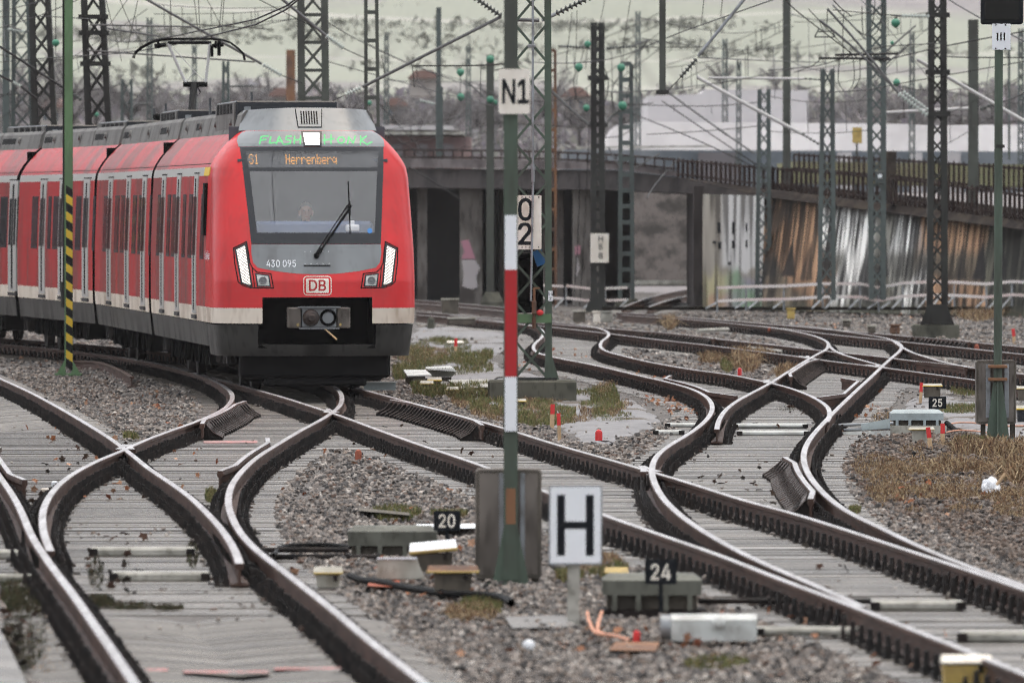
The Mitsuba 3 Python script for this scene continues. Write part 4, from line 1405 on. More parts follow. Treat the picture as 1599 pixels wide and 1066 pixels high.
put(DR + '__mouth', local(MB().box(hc + [0, -.077, -.075], (.045, .012, .008))), 'BRICKRED')
# ---------------------------------------------------------------- masts and posts
def ibeam(px0, px1, py0, py1, D, depth=None, lean=0.0):
    """A rolled steel post between two picture rows, seen on its flange."""
    m = MB()
    s = S(D)
    w = (px1 - px0) / s
    d = depth or w
    a, b = P((px0 + px1) / 2 + lean, py0, D), P((px0 + px1) / 2, py1, D)
    t = max(.008, w * .1)
    for k in (-1, 1):
        m.bar(a + [0, k * d / 2, 0], b + [0, k * d / 2, 0], w, t)
    m.bar(a, b, t, d)
    return m


def lattice(name, label, xt, xb, y0, y1, D, leg, step, material, style='X', group=None, plinth=None, depth=.32, tie=None, cat='catenary mast'):
    """A lattice mast: two channels (outer edges xt at row y0 and xb at row y1) laced together."""
    key = thing(name, label, cat, group)
    s = S(D)
    w = leg / s
    L = lambda u, k: P(xt[k] + (xb[k] - xt[k]) * u + (leg / 2 if k == 0 else -leg / 2), y0 + (y1 - y0) * u, D)
    for k in (0, 1):
        a, b = L(0, k), L(1, k)
        m = MB()
        t = max(.012, w * .18)
        for q in (-1, 1):                       # a channel: web outside, flanges front and back
            m.bar(a + [0, q * depth / 2, 0], b + [0, q * depth / 2, 0], w, t)
        o = (-1 if k == 0 else 1) * (w / 2 - t / 2)
        m.bar(a + [o, 0, 0], b + [o, 0, 0], t, depth)
        m.build(key + '__leg', material)
    m = MB()
    n = max(1, int(round((y1 - y0) / step)))
    bw = max(.026, w * .34)
    for i in range(n):
        u0, u1 = i / n, (i + 1) / n
        for q in (-1, 1):
            off = np.array([0, q * (depth / 2 + .008), 0])
            p00, p01, p10, p11 = L(u0, 0) + off, L(u0, 1) + off, L(u1, 0) + off, L(u1, 1) + off
            if style == 'ladder':
                m.bar(p00, p01, w * 1.1, .012, up=(0, 1, 0.001))
                continue
            if style in ('X', 'XB'):
                m.bar(p00, p11, bw, .012)
                m.bar(p01 + [0, q * .013, 0], p10 + [0, q * .013, 0], bw, .012)
            if style == 'Z':
                m.bar(p00 if (i + (q > 0)) % 2 else p01, p11 if (i + (q > 0)) % 2 else p10, bw, .012)
            if style == 'XB':
                m.bar(p00 + [0, -q * .03, 0], p01 + [0, -q * .03, 0], bw * 1.3, .012)
    m.build(key + '__bracing', material)
    tag(key + '__bracing', kind='stuff')
    if tie:
        for py in tie:
            u = (py - y0) / (y1 - y0)
            a, b = L(u, 0), L(u, 1)
            ex = np.array([w, 0, 0])
            MB().bar(a - ex + [0, -depth / 2 - .03, 0], b + ex + [0, -depth / 2 - .03, 0], w * .8, .05).build(key + '__tie_plate', 'MASTDARK')
    if plinth:
        x0, x1, ya, yb = plinth
        a, b = P(x0, ya, D), P(x1, yb, D)
        MB().box(((a[0] + b[0]) / 2, D, (a[2] + b[2]) / 2), (b[0] - a[0], max(.7, (b[0] - a[0]) * .8), a[2] - b[2]), bevel=.03).build(key + '__footing', 'PLINTH')
    return key


def post(name, label, x0, x1, y0, y1, D, material, footing=None, cat='catenary mast', group=None, cap=None):
    key = thing(name, label, cat, group)
    ibeam(x0, x1, y0, y1, D).build(key + '__shaft', material)
    if footing:
        a, b = P(footing[0], footing[2], D), P(footing[1], footing[3], D)
        MB().hull([((a[0] + b[0]) / 2 + sx * (b[0] - a[0]) * k, D + sy * (b[0] - a[0]) * k, z) for sx in (-1, 1) for sy in (-1, 1) for k, z in ((.5, b[2]), (.5, b[2] + (a[2] - b[2]) * .55), (.3, a[2]))]).build(key + '__footing', 'PLINTH')
    return key


# -- nearest: the mast with the white board N 1
DN = 83.5
k = thing('signal_post', 'green steel post with the white N 1 board and a white-red-white plate', 'signal post')
N1 = k
ibeam(787, 808, -30, 112, DN).build(k + '__upper_shaft', 'MAST')
tag(k + '__upper_shaft', 'weathered brown upper part of the post')
ibeam(786.5, 808.5, 112, 916, DN).build(k + '__shaft', 'GREEN')
m = MB()
for s in (-1, 1):
    m.hull([P(797.5 + s * 10, 818, DN - .06), P(797.5 + s * 30, 916, DN - .06), P(797.5 + s * 10, 916, DN - .06), P(797.5 + s * 10, 818, DN - .04), P(797.5 + s * 30, 916, DN - .04), P(797.5 + s * 10, 916, DN - .04)])
m.hull([P(797.5 + s * q, y, DN + d) for s in (-1, 1) for q, y in ((8, 818), (12, 905)) for d in (-.075, -.06)])
m.box(P(797.5, 914, DN), (.42, .4, .03))
m.build(k + '__foot', 'GREEN')
MB().hull([P(x, y, DN + d) for x in (790, 805) for y in (762, 842) for d in (-.066, -.058)]).build(k + '__rust_patch', 'RUSTY')
tag(k + '__rust_patch', 'rusty strip low on the post')


def board(key, x0, x1, y0, y1, D, material, r=.02, t=.012):
    a, b = P(x0, y1, D), P(x1, y0, D)
    g = sbox(a[0] + r, a[2] + r, b[0] - r, b[2] - r).buffer(r)
    m = trimesh.creation.extrude_polygon(g, t, engine='earcut')
    m.apply_transform(FACE)
    m.apply_translation((0, D, 0))
    return put(key, m, material)


board(k + '__name_board', 778.5, 827.5, 108, 178, DN - .09, 'OFFWHITE', .02)
put(k + '__name_board__lettering', lettering('N', P(794.5, 143, DN - .102), .178, squeeze=.66), 'BOARDBLACK')
put(k + '__name_board__lettering', lettering('1', P(817, 143, DN - .102), .178, squeeze=.72), 'BOARDBLACK')
for y0, y1, mt, nm in ((336, 421, 'WHITE', 'white_field'), (421.3, 588, 'SIGNRED', 'red_field'), (588.3, 673, 'WHITE', 'white_field')):
    board(k + '__mast_plate__' + nm, 788.3, 807, y0, y1, DN - .085, mt, .004)
MB().box(P(797.5, 504, DN - .072), (.085, .01, (673 - 336) / S(DN) - .02)).build(k + '__mast_plate__backing', 'GALV')


def cabinet(label, x0, x1, y0, y1, D, key='relay_cabinet', cat='cabinet', depth=.26, rails=None, legs=None):
    key = thing(key, label, cat)
    a, b = P(x0, y1, D), P(x1, y0, D)
    r = .035
    g = sbox(a[0] + r, a[2] + r, b[0] - r, b[2] - r).buffer(r)
    m = trimesh.creation.extrude_polygon(g, depth, engine='earcut')
    m.apply_transform(FACE)
    m.apply_translation((0, D + depth, 0))
    put(key + '__housing', m, 'CABINET')
    g2 = g.buffer(-.012).difference(g.buffer(-.03))
    m = trimesh.creation.extrude_polygon(g2, .006, engine='earcut')
    m.apply_transform(FACE)
    m.apply_translation((0, D, 0))
    put(key + '__door_seam', m, 'BOXDARK')
    for x in rails or ():
        MB().bar(P(x, y0 + 6, D - .03), P(x, y1 - 10, D - .03), 7 / S(D), .03).build(key + '__mounting_rail', 'GALV')
    for x in legs or ():
        MB().bar(P(x, y1 - 4, D + .1), P(x, y1 + 26, D + .1), .06, .06).build(key + '__leg', 'BOXDARK')
    return key


cabinet('brown-grey relay cabinet behind the foot of the N 1 post', 742, 846, 732, 903, DN + .16, rails=(783, 816), legs=(752, 836))

# -- the letter board
DH = 75.5
k = thing('letter_sign', 'white board with a large black letter H on a short grey post', 'sign')
board(k + '__board', 857, 940.5, 758, 881, DH, 'GALV', .012, .02)
board(k + '__board__face', 859.5, 938, 760.5, 878.5, DH - .021, 'WHITE', .01, .006)
m = MB()
for x in (876, 921):
    m.box(P(x, 819.5, DH - .03), (12.5 / S(DH), .004, 95 / S(DH)))
m.box(P(898.5, 819.5, DH - .03), (33 / S(DH), .004, 11.5 / S(DH)))
m.build(k + '__board__letter', 'BOARDBLACK')
MB().bar(P(896, 879, DH + .05), P(895, 985, DH + .05), 19 / S(DH), .07).build(k + '__post', 'PALECON')

# -- number plates at the point machines
for txt, x0, x1, y0, y1, yb, D, lab in (('20', 677, 719, 797, 828.5, 872, 88.6, 'black number plate 20 left of the N 1 post'), ('24', 1007, 1056.5, 873, 911.5, 968, 76.6, 'black number plate 24 to the right of the letter board'),
                                         ('25', 1450, 1477.5, 619, 638, 668, 141, 'black number plate 25 at the right-hand point machine')):
    k = thing('number_plate', lab, 'number plate')
    board(k + '__plate', x0, x1, y0, y1, D, 'BOARDBLACK', .012, .012)
    put(k + '__plate__digits', lettering(txt, P((x0 + x1) / 2, (y0 + y1) / 2, D - .013), (y1 - y0) * .62 / S(D), .004, squeeze=.82), 'OFFWHITE')
    MB().bar(P((x0 + x1) / 2, y1 - 1, D + .02), P((x0 + x1) / 2, yb, D + .02), 6 / S(D), .02).build(k + '__stem', 'BOARDBLACK')


# -- point machines
def machine(label, x0, x1, yl0, yl1, yb, D, mt, depth=.55):
    key = thing('point_machine', label, 'point machine')
    a, b = P(x0, yl1, D), P(x1, yl0, D)
    zb = P(x0, yb, D)[2]
    e = .05
    m = MB().hull([(x, y, z) for (x, z) in ((a[0], a[2]), (a[0], b[2] - .04), (b[0], a[2]), (b[0], b[2] - .04)) for y in (D, D + depth)] +
                  [(a[0] + e, D + .12, b[2]), (b[0] - e, D + .12, b[2]), (a[0] + e, D + depth - .1, b[2]), (b[0] - e, D + depth - .1, b[2])])
    m.build(key + '__lid', mt)
    MB().box(((a[0] + b[0]) / 2, D + depth / 2 + .02, (a[2] + zb) / 2), (b[0] - a[0] - .06, depth - .1, a[2] - zb), bevel=.01).build(key + '__case', 'BOXDARK')
    for q in (.12, .36, .64, .88):
        MB().box((a[0] + (b[0] - a[0]) * q, D + .01, (a[2] + zb) / 2), (.035, .04, a[2] - zb)).build(key + '__latch', mt)
    MB().box(((a[0] + b[0]) / 2, D + depth / 2, zb - .02), (b[0] - a[0] + .06, depth, .05)).build(key + '__bed_plate', 'IRON')
    return key


k = machine('mossy dark point machine under the number plate 20', 543, 682, 822, 852, 868, 89, 'MOTOR')
for x0, x1, y in ((400, 545, 858), (400, 590, 869)):
    MB().tube(P(x0, y, 88.6), P(x1, y, 88.6), .022).build(k + '__rod', 'IRON', smooth=True)
k = machine('grey-green point machine behind the number plate 24', 941, 1096, 897, 929, 953, 77, 'MOTOR')
for x0, x1, y in ((1090, 1360, 938), (1090, 1400, 956)):
    MB().tube(P(x0, y, 77.4), P(x1, y, 77.4), .022).build(k + '__rod', 'IRON', smooth=True)
k = machine('newer blue-grey point machine beside the number plate 25', 1391, 1473.5, 640, 656, 666, 139.5, 'MOTORNEW')
MB().hull([P(x, y, D) for D in (138, 138.4) for x, y in ((1390, 664), (1478, 664), (1478, 684), (1390, 686))]).build(k + '__base_beam', 'BOXGREY')
MB().hull([P(x, y, D) for D in (137.6, 138.1) for x, y in ((1344, 662), (1390, 653), (1390, 668), (1346, 672))]).build(k + '__rod_cover', 'MOTORNEW')
MB().hull([P(x, y, D) for D in (136.8, 137.5) for x, y in ((1304, 674), (1390, 672), (1390, 681), (1304, 682))]).build(k + '__sole_plate', 'PALESTEEL')
for y in (660, 668):
    MB().tube(P(1300, y + 4, 138.6), P(1395, y, 138.6), .02).build(k + '__rod', 'GALV', smooth=True)
MB().tube(P(1478, 660, 139.4), P(1497, 676, 139), .035).build(k + '__conduit', 'BLACK', smooth=True)

k = thing('motor_casing', 'white rounded motor casing on the ballast at the bottom, right of the letter board', 'motor casing')
a, b = P(1020, 1000, 72), P(1182, 960, 72)
MB().hull([(x, y, z) for x in (a[0] + .12, b[0]) for (y, z) in ((72, a[2]), (72, b[2] - .03), (72.06, b[2]), (72.25, b[2]), (72.3, b[2] - .03), (72.3, a[2]))]).build(k + '__casing', 'PALESTEEL')
MB().tube((a[0] + .05, 72.12, (a[2] + b[2]) / 2), (a[0] + .13, 72.12, (a[2] + b[2]) / 2), .085, 14).build(k + '__end_cap', 'GALV', smooth=30)
MB().ball(P(1123, 972, 71.98), .045, 2, (1, 1, 1)).build(k + '__knob', 'PALESTEEL', smooth=True)


# -- cable boxes with coloured lids
def lid_box(label, x0, x1, yt, tl, yb, D, lid='LIDYELLOW', body='BOXDARK', shrink=.82, tilt=0.0, depth=.34, top='BOXGREY'):  # pale tops: sky reflection on the lid put into their colour
    key = thing('junction_box', label, 'junction box')
    s = S(D)
    cx, w = (x0 + x1) / 2, (x1 - x0) / s
    c = P(cx, yt + tl / 2, D)
    h = tl / s
    M = trimesh.transformations.rotation_matrix(tilt, [0, 1, 0], c)
    e = h * .30
    MB().box(c + [0, depth / 2, -h / 2 + e / 2 + h * .06], (w, depth, e), bevel=min(.01, e * .3)).move(M).build(key + '__lid', lid)
    zt, zl = c[2] + h / 2, c[2] - h / 2 + e + h * .06
    MB().hull([(c[0] + sx * w / 2 * q, D + y, z) for sx in (-1, 1) for q, y, z in ((.98, .004, zl), (.98, depth - .004, zl), (.93, depth * .35, zt), (.93, depth * .75, zt))]).move(M).build(key + '__lid__top', top)
    zb = P(cx, yb, D)[2]
    z1 = c[2] - h / 2 - .002
    MB().hull([(c[0] + sx * w / 2 * q, D + depth / 2 + sy * depth / 2 * q, z) for sx in (-1, 1) for sy in (-1, 1) for q, z in ((shrink, z1), (shrink * .9, zb))]).build(key + '__body', body)
    MB().box((c[0] + w * .25, D + .02, z1 - .02), (.03, .03, .05)).build(key + '__clasp', 'IRON')
    return key


lid_box('small box with a pale yellow lid beside the left curved rail', 489, 535, 886, 11, 917, 81.6, 'LIDYELLOW', 'BOXGREY')
lid_box('largest box with a tilted white lid left of the N 1 post', 638, 714, 846, 18, 893, 84.5, 'LIDYELLOW', 'BOXDARK', tilt=-.09, top='WHITE')
lid_box('low box with a rusty lid right below the tilted white lid', 666, 748, 884, 11, 926, 80.2, 'LIDYELLOW', 'BOXDARK', .74, top='RUSTY')
k = thing('junction_box', 'beige box with a sloping side below the point machine 20', 'junction box')
MB().hull([P(x, y, D) for D, g in ((83, 0), (83.35, 3)) for x, y in ((590, 873 - g), (650, 873 - g), (663, 903), (588, 903))]).build(k + '__body', 'BOXGREY')
MB().hull([P(x, y, D) for D in (82.98, 83.4) for x, y in ((589, 869.5), (651, 869.5), (652, 872.6), (588, 872.6))]).build(k + '__lid', 'WHITE')
lid_box('box with a pale lid and yellow front at the lower right corner', 1470, 1552, 1024, 14, 1090, 64.5, 'BOXGREY', 'LIDYELLOW', .92, top='OFFWHITE')
lid_box('dark box with a yellow lid beside the stake above the number plate 25', 1440, 1472, 599, 4.5, 621, 159, 'YELLOW')
lid_box('grey box with a yellow lid in front of the right-hand point machine', 1419, 1460, 667, 4.5, 693, 132, 'LIDYELLOW', 'BOXGREY', .72)
lid_box('dark box with a round yellow lid in the grass, left of the pair', 656, 677, 594.5, 6, 611, 171, 'LIDYELLOW', 'BLACK', .9)
lid_box('box with a bright yellow lid half behind its dark neighbour in the grass', 667, 690, 589, 6, 607, 173, 'YELLOW', 'BOXDARK', .9)
lid_box('lone dark box with a yellow lid in the grass near the green mast', 697, 716, 604, 6, 621, 166, 'LIDYELLOW', 'BLACK', .9)
lid_box('small box with a yellow lid just right of the white-red-white plate', 800, 822, 623, 4.5, 646, 155, 'YELLOW', 'BOXDARK', .9)
lid_box('box with a cream lid and a red stake on the gravel beyond the grass', 697, 724, 532, 5, 545, 226, 'BOXGREY', 'BOXDARK', .8, top='OFFWHITE')
lid_box('dark box with a yellow lid at the right edge behind the cabinet', 1588, 1612, 603, 5, 625, 157, 'LIDYELLOW')
lid_box('bright yellow topped box at the right edge, nearer the ground', 1586, 1616, 633, 7, 662, 145, 'YELLOW', 'FRAME')
lid_box('yellow topped box half hidden behind the machine numbered 24', 944, 982, 887, 9, 900, 80.5, 'LIDYELLOW', 'BOXDARK', top='LIDYELLOW')
k = thing('cable_pit', 'open wooden cable pit with a raised pale lid in the grass', 'cable pit')
MB().hull([P(x, y, D) for D in (177, 177.8) for x, y in ((633, 583), (664, 583), (664, 606), (633, 606))]).build(k + '__side_wall', 'BOXDARK')
MB().hull([P(x, y, D) for D in (176.2, 176.9) for x, y in ((645, 590), (668, 590), (668, 609), (645, 609))]).build(k + '__front_wall', 'BOXDARK')
MB().hull([P(x, y, D) for (x, y, D) in ((630, 577, 178), (664, 577, 178), (674, 585, 176.6), (636, 586, 176.6), (630, 579, 178), (664, 579, 178), (674, 587, 176.6), (636, 588, 176.6))]).build(k + '__lid', 'PALESTEEL')
k = thing('cable_pit', 'grey metal cable pit with a folded roof-like cover in the grass', 'cable pit')
MB().hull([P(x, y, D) for D in (179.4, 180.2) for x, y in ((666, 575), (706, 574), (712, 582), (706, 588), (672, 588))]).build(k + '__cover', 'MOTOR')
MB().hull([P(x, y, D) for (x, y, D) in ((664, 573, 180), (704, 571, 180), (713, 580, 179.3), (707, 575, 179.3), (668, 577, 179.3))]).build(k + '__cover_top', 'PALESTEEL')
MB().hull([P(x, y, D) for D in (179.5, 180.1) for x, y in ((674, 588.3), (705, 588.3), (705, 602), (674, 602))]).build(k + '__wall', 'BOXDARK')
k = thing('cable_trough', 'pale blue-grey trough box on the ground right under the train nose', 'cable trough')
MB().hull([P(x, y, D) for D in (167, 167.6) for x, y in ((568, 597), (618, 597), (618, 609), (568, 609))]).build(k + '__box', 'MOTORNEW')
MB().hull([P(x, y, D) for D in (166.9, 167.7) for x, y in ((566, 595.5), (619, 595.5), (619, 597), (566, 597))]).build(k + '__lid', 'PALESTEEL')
k = thing('cable_duct', 'long dark concrete duct edge running along the foot of the barrier', 'cable duct')
MB().hull([P(x, y, D) for x, D in ((940, 287), (1640, 284)) for y, d in ((480, 0), (484, 0)) for D in (D, D + .5)]).build(k + '__edge', 'BOXDARK')
MB().hull([P(x, y, D) for x, D in ((940, 286.9), (1640, 283.9)) for y in (478.8, 479.9) for D in (D, D + .7)]).build(k + '__cover', 'BOXGREY')


# -- marker stakes and studs
def stake(label, x, y0, y1, lean=0.0, w=7, red=.42):
    D = depth_of(y1)
    key = thing('marker_stake', label, 'stake')
    a, b = P(x + lean, y0, D), P(x, y1, D)
    c = a + (b - a) * red
    s = w / S(D)
    MB().bar(a, c, s, s * .6).build(key + '__red_top', 'STAKERED')
    MB().bar(c, b, s * .96, s * .57).build(key + '__shaft', 'STAKE')


stake('leaning stake with a red top beyond the rail, left of the pair by the grass', 862, 631, 668, 1)
stake('taller stake with a red top beyond the rail, right of the pair by the grass', 874, 645, 690, -2, 6)
stake('leaning stake with a red top in front of the grey box by the right machine', 1454, 667, 706, -5)
stake('upright stake with a red top at the right end of the right machine', 1472, 661, 698, 0)
stake('stake with a red top touching the yellow-lidded box above number plate 25', 1437, 597, 632, 2, 5)
stake('red-topped stake in front of the cream-lidded box on the gravel', 711, 528, 553, 1, 5, .5)
stake('distant red-topped stake at the right edge in the brown weeds', 1584, 513, 537, -2, 5, .5)


def stud(label, x, y0, y1, w, mt='STAKERED', rim=True, D=None):
    D = D or depth_of(y1)
    key = thing('marker_stud', label, 'marker')
    s = S(D)
    r, h = w / 2 / s, (y1 - y0) / s
    c = P(x, y1, D)
    MB().lathe(c, [(0, 0), (r * .85, 0), (r * .85, h - r * .8), (r * .6, h - r * .25), (0, h)], 14).build(key + '__body', mt, smooth=40)
    if rim:
        g = LineString([(c[0], c[2]), (c[0], c[2] + h - r)]).buffer(r)
        g = g.intersection(sbox(-99, c[2], 99, 99))
        m = trimesh.creation.extrude_polygon(g, .02, engine='earcut')
        m.apply_transform(FACE)
        m.apply_translation((0, D + r * .5, 0))
        put(key + '__white_rim', m, 'WHITE')
    else:
        MB().lathe(c, [(0, 0), (r * .5, 0), (r * .5, h * .6), (0, h * .6)], 10).build(key + '__stem', 'BOXDARK')


stud('red and white stud on the gravel in the middle of the right half', 935, 670, 690, 13)
stud('red and white stud on the ballast left of the pale switch', 1155, 574, 587, 8)
stud('rusty round-headed stud on the ballast behind the curved track', 1008, 532, 544, 7, 'BRICKRED', False)
stud('rusty stud on a dark stem between the distant tracks', 1202, 511, 527, 7, 'BRICKRED', False)
stud('pinkish round-headed stud next to the right-hand cabinet', 1525, 537, 562, 9, 'BRICKRED', False)
stud('blurred bright red stud on the ballast below the number plate 24', 994, 983, 1003, 14, 'STAKERED', False)
stud('orange-brown can standing on the gravel triangle in front of the train', 559.5, 701, 718, 12.5, 'BRICKRED', False)
stud('small mossy concrete stone right of the train', 673, 495, 515, 13, 'PLINTH', False)

# -- cables
def cable(label, pts, r, mt, z=-.2, name='cable'):
    key = thing(name, label, 'cable')
    q = smooth_px(pts, 40, 2)
    p = np.array([G(x, y, z) for x, y in q])
    p[:, 2] += r + .03 * (meshkit.noise(np.stack([p[:, 0] * 2, p[:, 1], 0 * p[:, 0]], 1), 4)) - .01
    put(key + '__hose', MB().path(p, r, 8).mesh(), mt, smooth=True)


cable('black hose snaking in front of the boxes left of the N 1 post', [(545, 906), (580, 915), (640, 925), (700, 933), (760, 935), (800, 948)], .03, 'BLACK')
cable('black hose at the foot of the point machine 20', [(425, 872), (445, 858), (500, 857), (550, 860)], .02, 'BLACK', -.15)
cable('orange cable at the foot of the letter board, left strand', [(917, 958), (921, 975), (930, 990), (960, 995), (985, 1003)], .013, 'ORANGE', -.17)
cable('orange cable at the foot of the letter board, right strand', [(940, 958), (935, 972), (933, 985), (945, 992)], .013, 'ORANGE', -.17)
cable('upper orange cable on the gravel behind the right-hand cabinet', [(1476, 665), (1500, 662), (1530, 664), (1600, 668)], .010, 'ORANGE', -.17)
cable('lower orange cable on the gravel behind the right-hand cabinet', [(1476, 679), (1500, 675), (1530, 677), (1560, 683)], .010, 'ORANGE', -.17)
cable('dark hose draped over the left end of the green mast footing', [(761, 628), (762, 605), (768, 596), (785, 590)], .012, 'BLACK', -.2)
k = thing('drain_slab', 'brick-red flat plate lying below the beige box', 'plate')
MB().hull([G(x, y, z) for x, y in ((578, 905), (625, 905), (620, 916), (574, 914)) for z in (-.21, -.17)]).build(k + '__plate', 'BRICKRED')

# -- the green mast with the board 0 2 on its concrete footing
DG = 162.0
GM = lattice('lattice_mast', 'green lattice mast with the 0 2 board on a mossy concrete footing', (797, 860.5), (797, 862), -25, 592, DG, 10.5, 61.7, 'GREEN', 'X', depth=.42, plinth=(762, 900, 593, 630))
MB().box(P(829, 497, DG - .26), (64 / S(DG), .05, 14 / S(DG))).build(GM + '__cross_bar', 'BRIGHTGREEN')
for x in (803, 856):
    s = 1 if x > 830 else -1
    MB().hull([P(x - s * 5, 555, DG - .24), P(x + s * 6, 555, DG - .24), P(x + s * 17, 592, DG - .24), P(x - s * 6, 592, DG - .24), P(x - s * 5, 555, DG - .22), P(x + s * 6, 555, DG - .22), P(x + s * 17, 592, DG - .22), P(x - s * 6, 592, DG - .22)]).build(GM + '__gusset', 'GREEN')
MB().box(P(832, 591.5, DG), (.72, .6, .04)).build(GM + '__base_plate', 'MASTDARK')
k = thing('hectometre_board', 'cream board with the black figures 0 over 2', 'sign')
board(k + '__board', 799, 845.5, 305, 389.5, DG - .27, 'OFFWHITE', .012, .01)
put(k + '__figure', lettering('0', P(820.5, 327, DG - .281), 33 / S(DG), .004, squeeze=.95), 'BOARDBLACK')
put(k + '__figure', lettering('2', P(819.5, 365, DG - .281), 33 / S(DG), .004, squeeze=.95), 'BOARDBLACK')
m = MB()
for x in (815, 821, 827, 841):
    for y in (308, 386):
        m.box(P(x, y, DG - .283), (.018, .006, .018))
m.build(k + '__bolts', 'IRON')
tag(k + '__bolts', kind='stuff')
k = thing('switch_rod', 'thin galvanised switch rod hanging down the green lattice mast', 'rod')
MB().tube(P(832, -25, DG - .34), P(832, 262, DG - .34), .017).tube(P(832.5, 268, DG - .34), P(829, 470, DG - .34), .017).build(k + '__rod', 'GALV', smooth=True)
m = MB()
for y in (72, 262):
    m.box(P(830, y, DG - .33), (.12, .06, .05), bevel=.01)
m.tube(P(832, 256, DG - .36), P(832.5, 284, DG - .36), .028)
m.build(k + '__coupling', 'GALV')
m = MB().tube(P(834, 450, DG - .33), P(834, 505, DG - .33), .022).box(P(838, 450, DG - .33), (.10, .04, .03)).box(P(834, 480, DG - .36), (.07, .09, .2), bevel=.01).tube(P(834, 497, DG - .3), P(834, 512, DG - .3), .03)
m.build(k + '__lever', 'RUSTY')
k = thing('padlock', 'small red padlock hanging on the cross bar of the green mast', 'padlock')
MB().ball(P(843, 488, DG - .34), .055, 2, (1, .6, .8)).build(k + '__body', 'STAKERED', smooth=True)
k = thing('signal_box', 'black equipment box behind the lattice below the 0 2 board', 'equipment box')
a, b = P(800, 488, DG + .5), P(848, 404, DG + .5)
MB().box(((a[0] + b[0]) / 2, DG + .6, (a[2] + b[2]) / 2), (b[0] - a[0], .35, b[2] - a[2]), bevel=.02).build(k + '__housing', 'MATBLACK')
MB().box((b[0] - .2, DG + .5, b[2] + .05), (.4, .3, .1), bevel=.02).build(k + '__hood', 'BLACK')
k = thing('small_plate', 'bright blue plate half behind the green lattice mast', 'plate')
MB().bar(P(838, 391, DG + .35), P(846, 414, DG + .35), 15 / S(DG), .02).build(k + '__plate', 'BLUEPLATE')
k = thing('number_tag', 'small white tag stuck on the right leg of the green mast', 'tag')
board(k + '__tag', 856, 863, 454, 470, DG - .235, 'WHITE', .004, .004)
put(k + '__print', lettering('54', P(859.5, 459, DG - .24), 4.6 / S(DG), .003), 'BOARDBLACK')
put(k + '__print', lettering('2', P(859.5, 466, DG - .24), 4.6 / S(DG), .003), 'BOARDBLACK')

# -- striped pole at the left
DL = 187
k = thing('striped_pole', 'slim green pole with yellow and black warning stripes left of the train', 'pole')
ibeam(101, 113.5, -25, 572, DL, .15).build(k + '__shaft', 'BRIGHTGREEN')
x0, x1 = P(101.2, 0, DL)[0], P(113.4, 0, DL)[0]
yy = 289.0
i = 0
while yy < 566:
    hgt = 13.5
    r = np.random.default_rng(i)
    sl = 7
    A = [P(103, yy + sl * .0, DL - .088), P(113.3, yy + sl, DL - .088), P(113.3, yy + sl + hgt - .6, DL - .088), P(103, yy + hgt - .6, DL - .088)]
    A += [q + [0, .010, 0] for q in A]
    MB().hull(A).build(k + ('__yellow_stripe' if i % 2 else '__black_stripe'), 'YELLOW' if i % 2 else 'STRIPEBLACK')
    yy += hgt
    i += 1
m = MB()
for s in (-1, 1):
    m.hull([P(107 + s * 6, 562, DL - .08), P(107 + s * 19, 584, DL - .08), P(107 + s * 4, 584, DL - .08), P(107 + s * 6, 562, DL - .06), P(107 + s * 19, 584, DL - .06), P(107 + s * 4, 584, DL - .06)])
m.box(P(107, 584.5, DL), (.46, .4, .04))
m.build(k + '__foot', 'BRIGHTGREEN')
MB().tube(P(99, -25, DL - .05), P(99.5, 470, DL - .05), .018).tube(P(97, 440, DL - .08), P(98, 480, DL - .08), .03).build(k + '__conduit', 'MASTDARK', smooth=True)

# -- signal mast at the right
DQ = 134.5
k = thing('signal_mast', 'green tubular signal mast at the right with the III board and a black signal head', 'signal mast')
MB().tube(P(1560, -30, DQ), P(1558, 600, DQ), 6.6 / S(DQ), 14).build(k + '__tube', 'GREEN', smooth=True)
MB().tube(P(1561, 226, DQ), P(1561, 231, DQ), 8 / S(DQ), 14).build(k + '__collar', 'MASTDARK', smooth=30)
m = MB().hull([P(1558 + s * x, y, DQ + d) for s in (-1, 1) for x, y in ((6.5, 592), (18, 684)) for d in (-.085, -.07)])
m.hull([P(1558 + x, y, DQ + d) for x in (-1, 1) for y, d in ((592, -.05), (592, -.1), (684, -.2), (684, .1))])
m.hull([P(1558 + s * x, y, DQ + d) for s in (-1, 1) for x, y in ((6.5, 592), (18, 684)) for d in (.07, .085)])
m.box(P(1558, 686, DQ), (.40, .4, .03))
m.build(k + '__foot', 'GREEN')
for x in (1540, 1576):
    MB().box(P(x, 690, DQ), (.1, .3, .09), bevel=.01).build(k + '__anchor', 'MASTDARK')
board(k + '__board', 1549, 1578, 37.5, 78, DQ - .09, 'WHITE', .006)
for x in (1557.7, 1563, 1568.3):
    MB().box(P(x, 57.5, DQ - .104), (2.4 / S(DQ), .004, 12.5 / S(DQ))).build(k + '__board__bar', 'BOARDBLACK')
m = MB()
for x in (1555, 1570):
    for y in (39.5, 76):
        m.box(P(x, y, DQ - .104), (.018, .006, .018))
m.build(k + '__board__bolts', 'IRON')
tag(k + '__board__bolts', kind='stuff')
a, b = P(1531, 38.5, DQ), P(1597, -70, DQ)
MB().box(((a[0] + b[0]) / 2, DQ - .05, (a[2] + b[2]) / 2), (b[0] - a[0], .12, b[2] - a[2]), bevel=.02).build(k + '__signal_head', 'BOARDBLACK')
a, b = P(1537, 32, DQ), P(1591, -60, DQ)
MB().box(((a[0] + b[0]) / 2, DQ - .115, (a[2] + b[2]) / 2), (b[0] - a[0], .02, b[2] - a[2]), bevel=.01).build(k + '__signal_head__shield', 'STRIPEBLACK')
kc = cabinet('grey cabinet with rounded corners on the foot of the right-hand signal mast', 1524, 1587, 562.5, 662, DQ + .14, rails=(1543, 1572), legs=(1535, 1581))
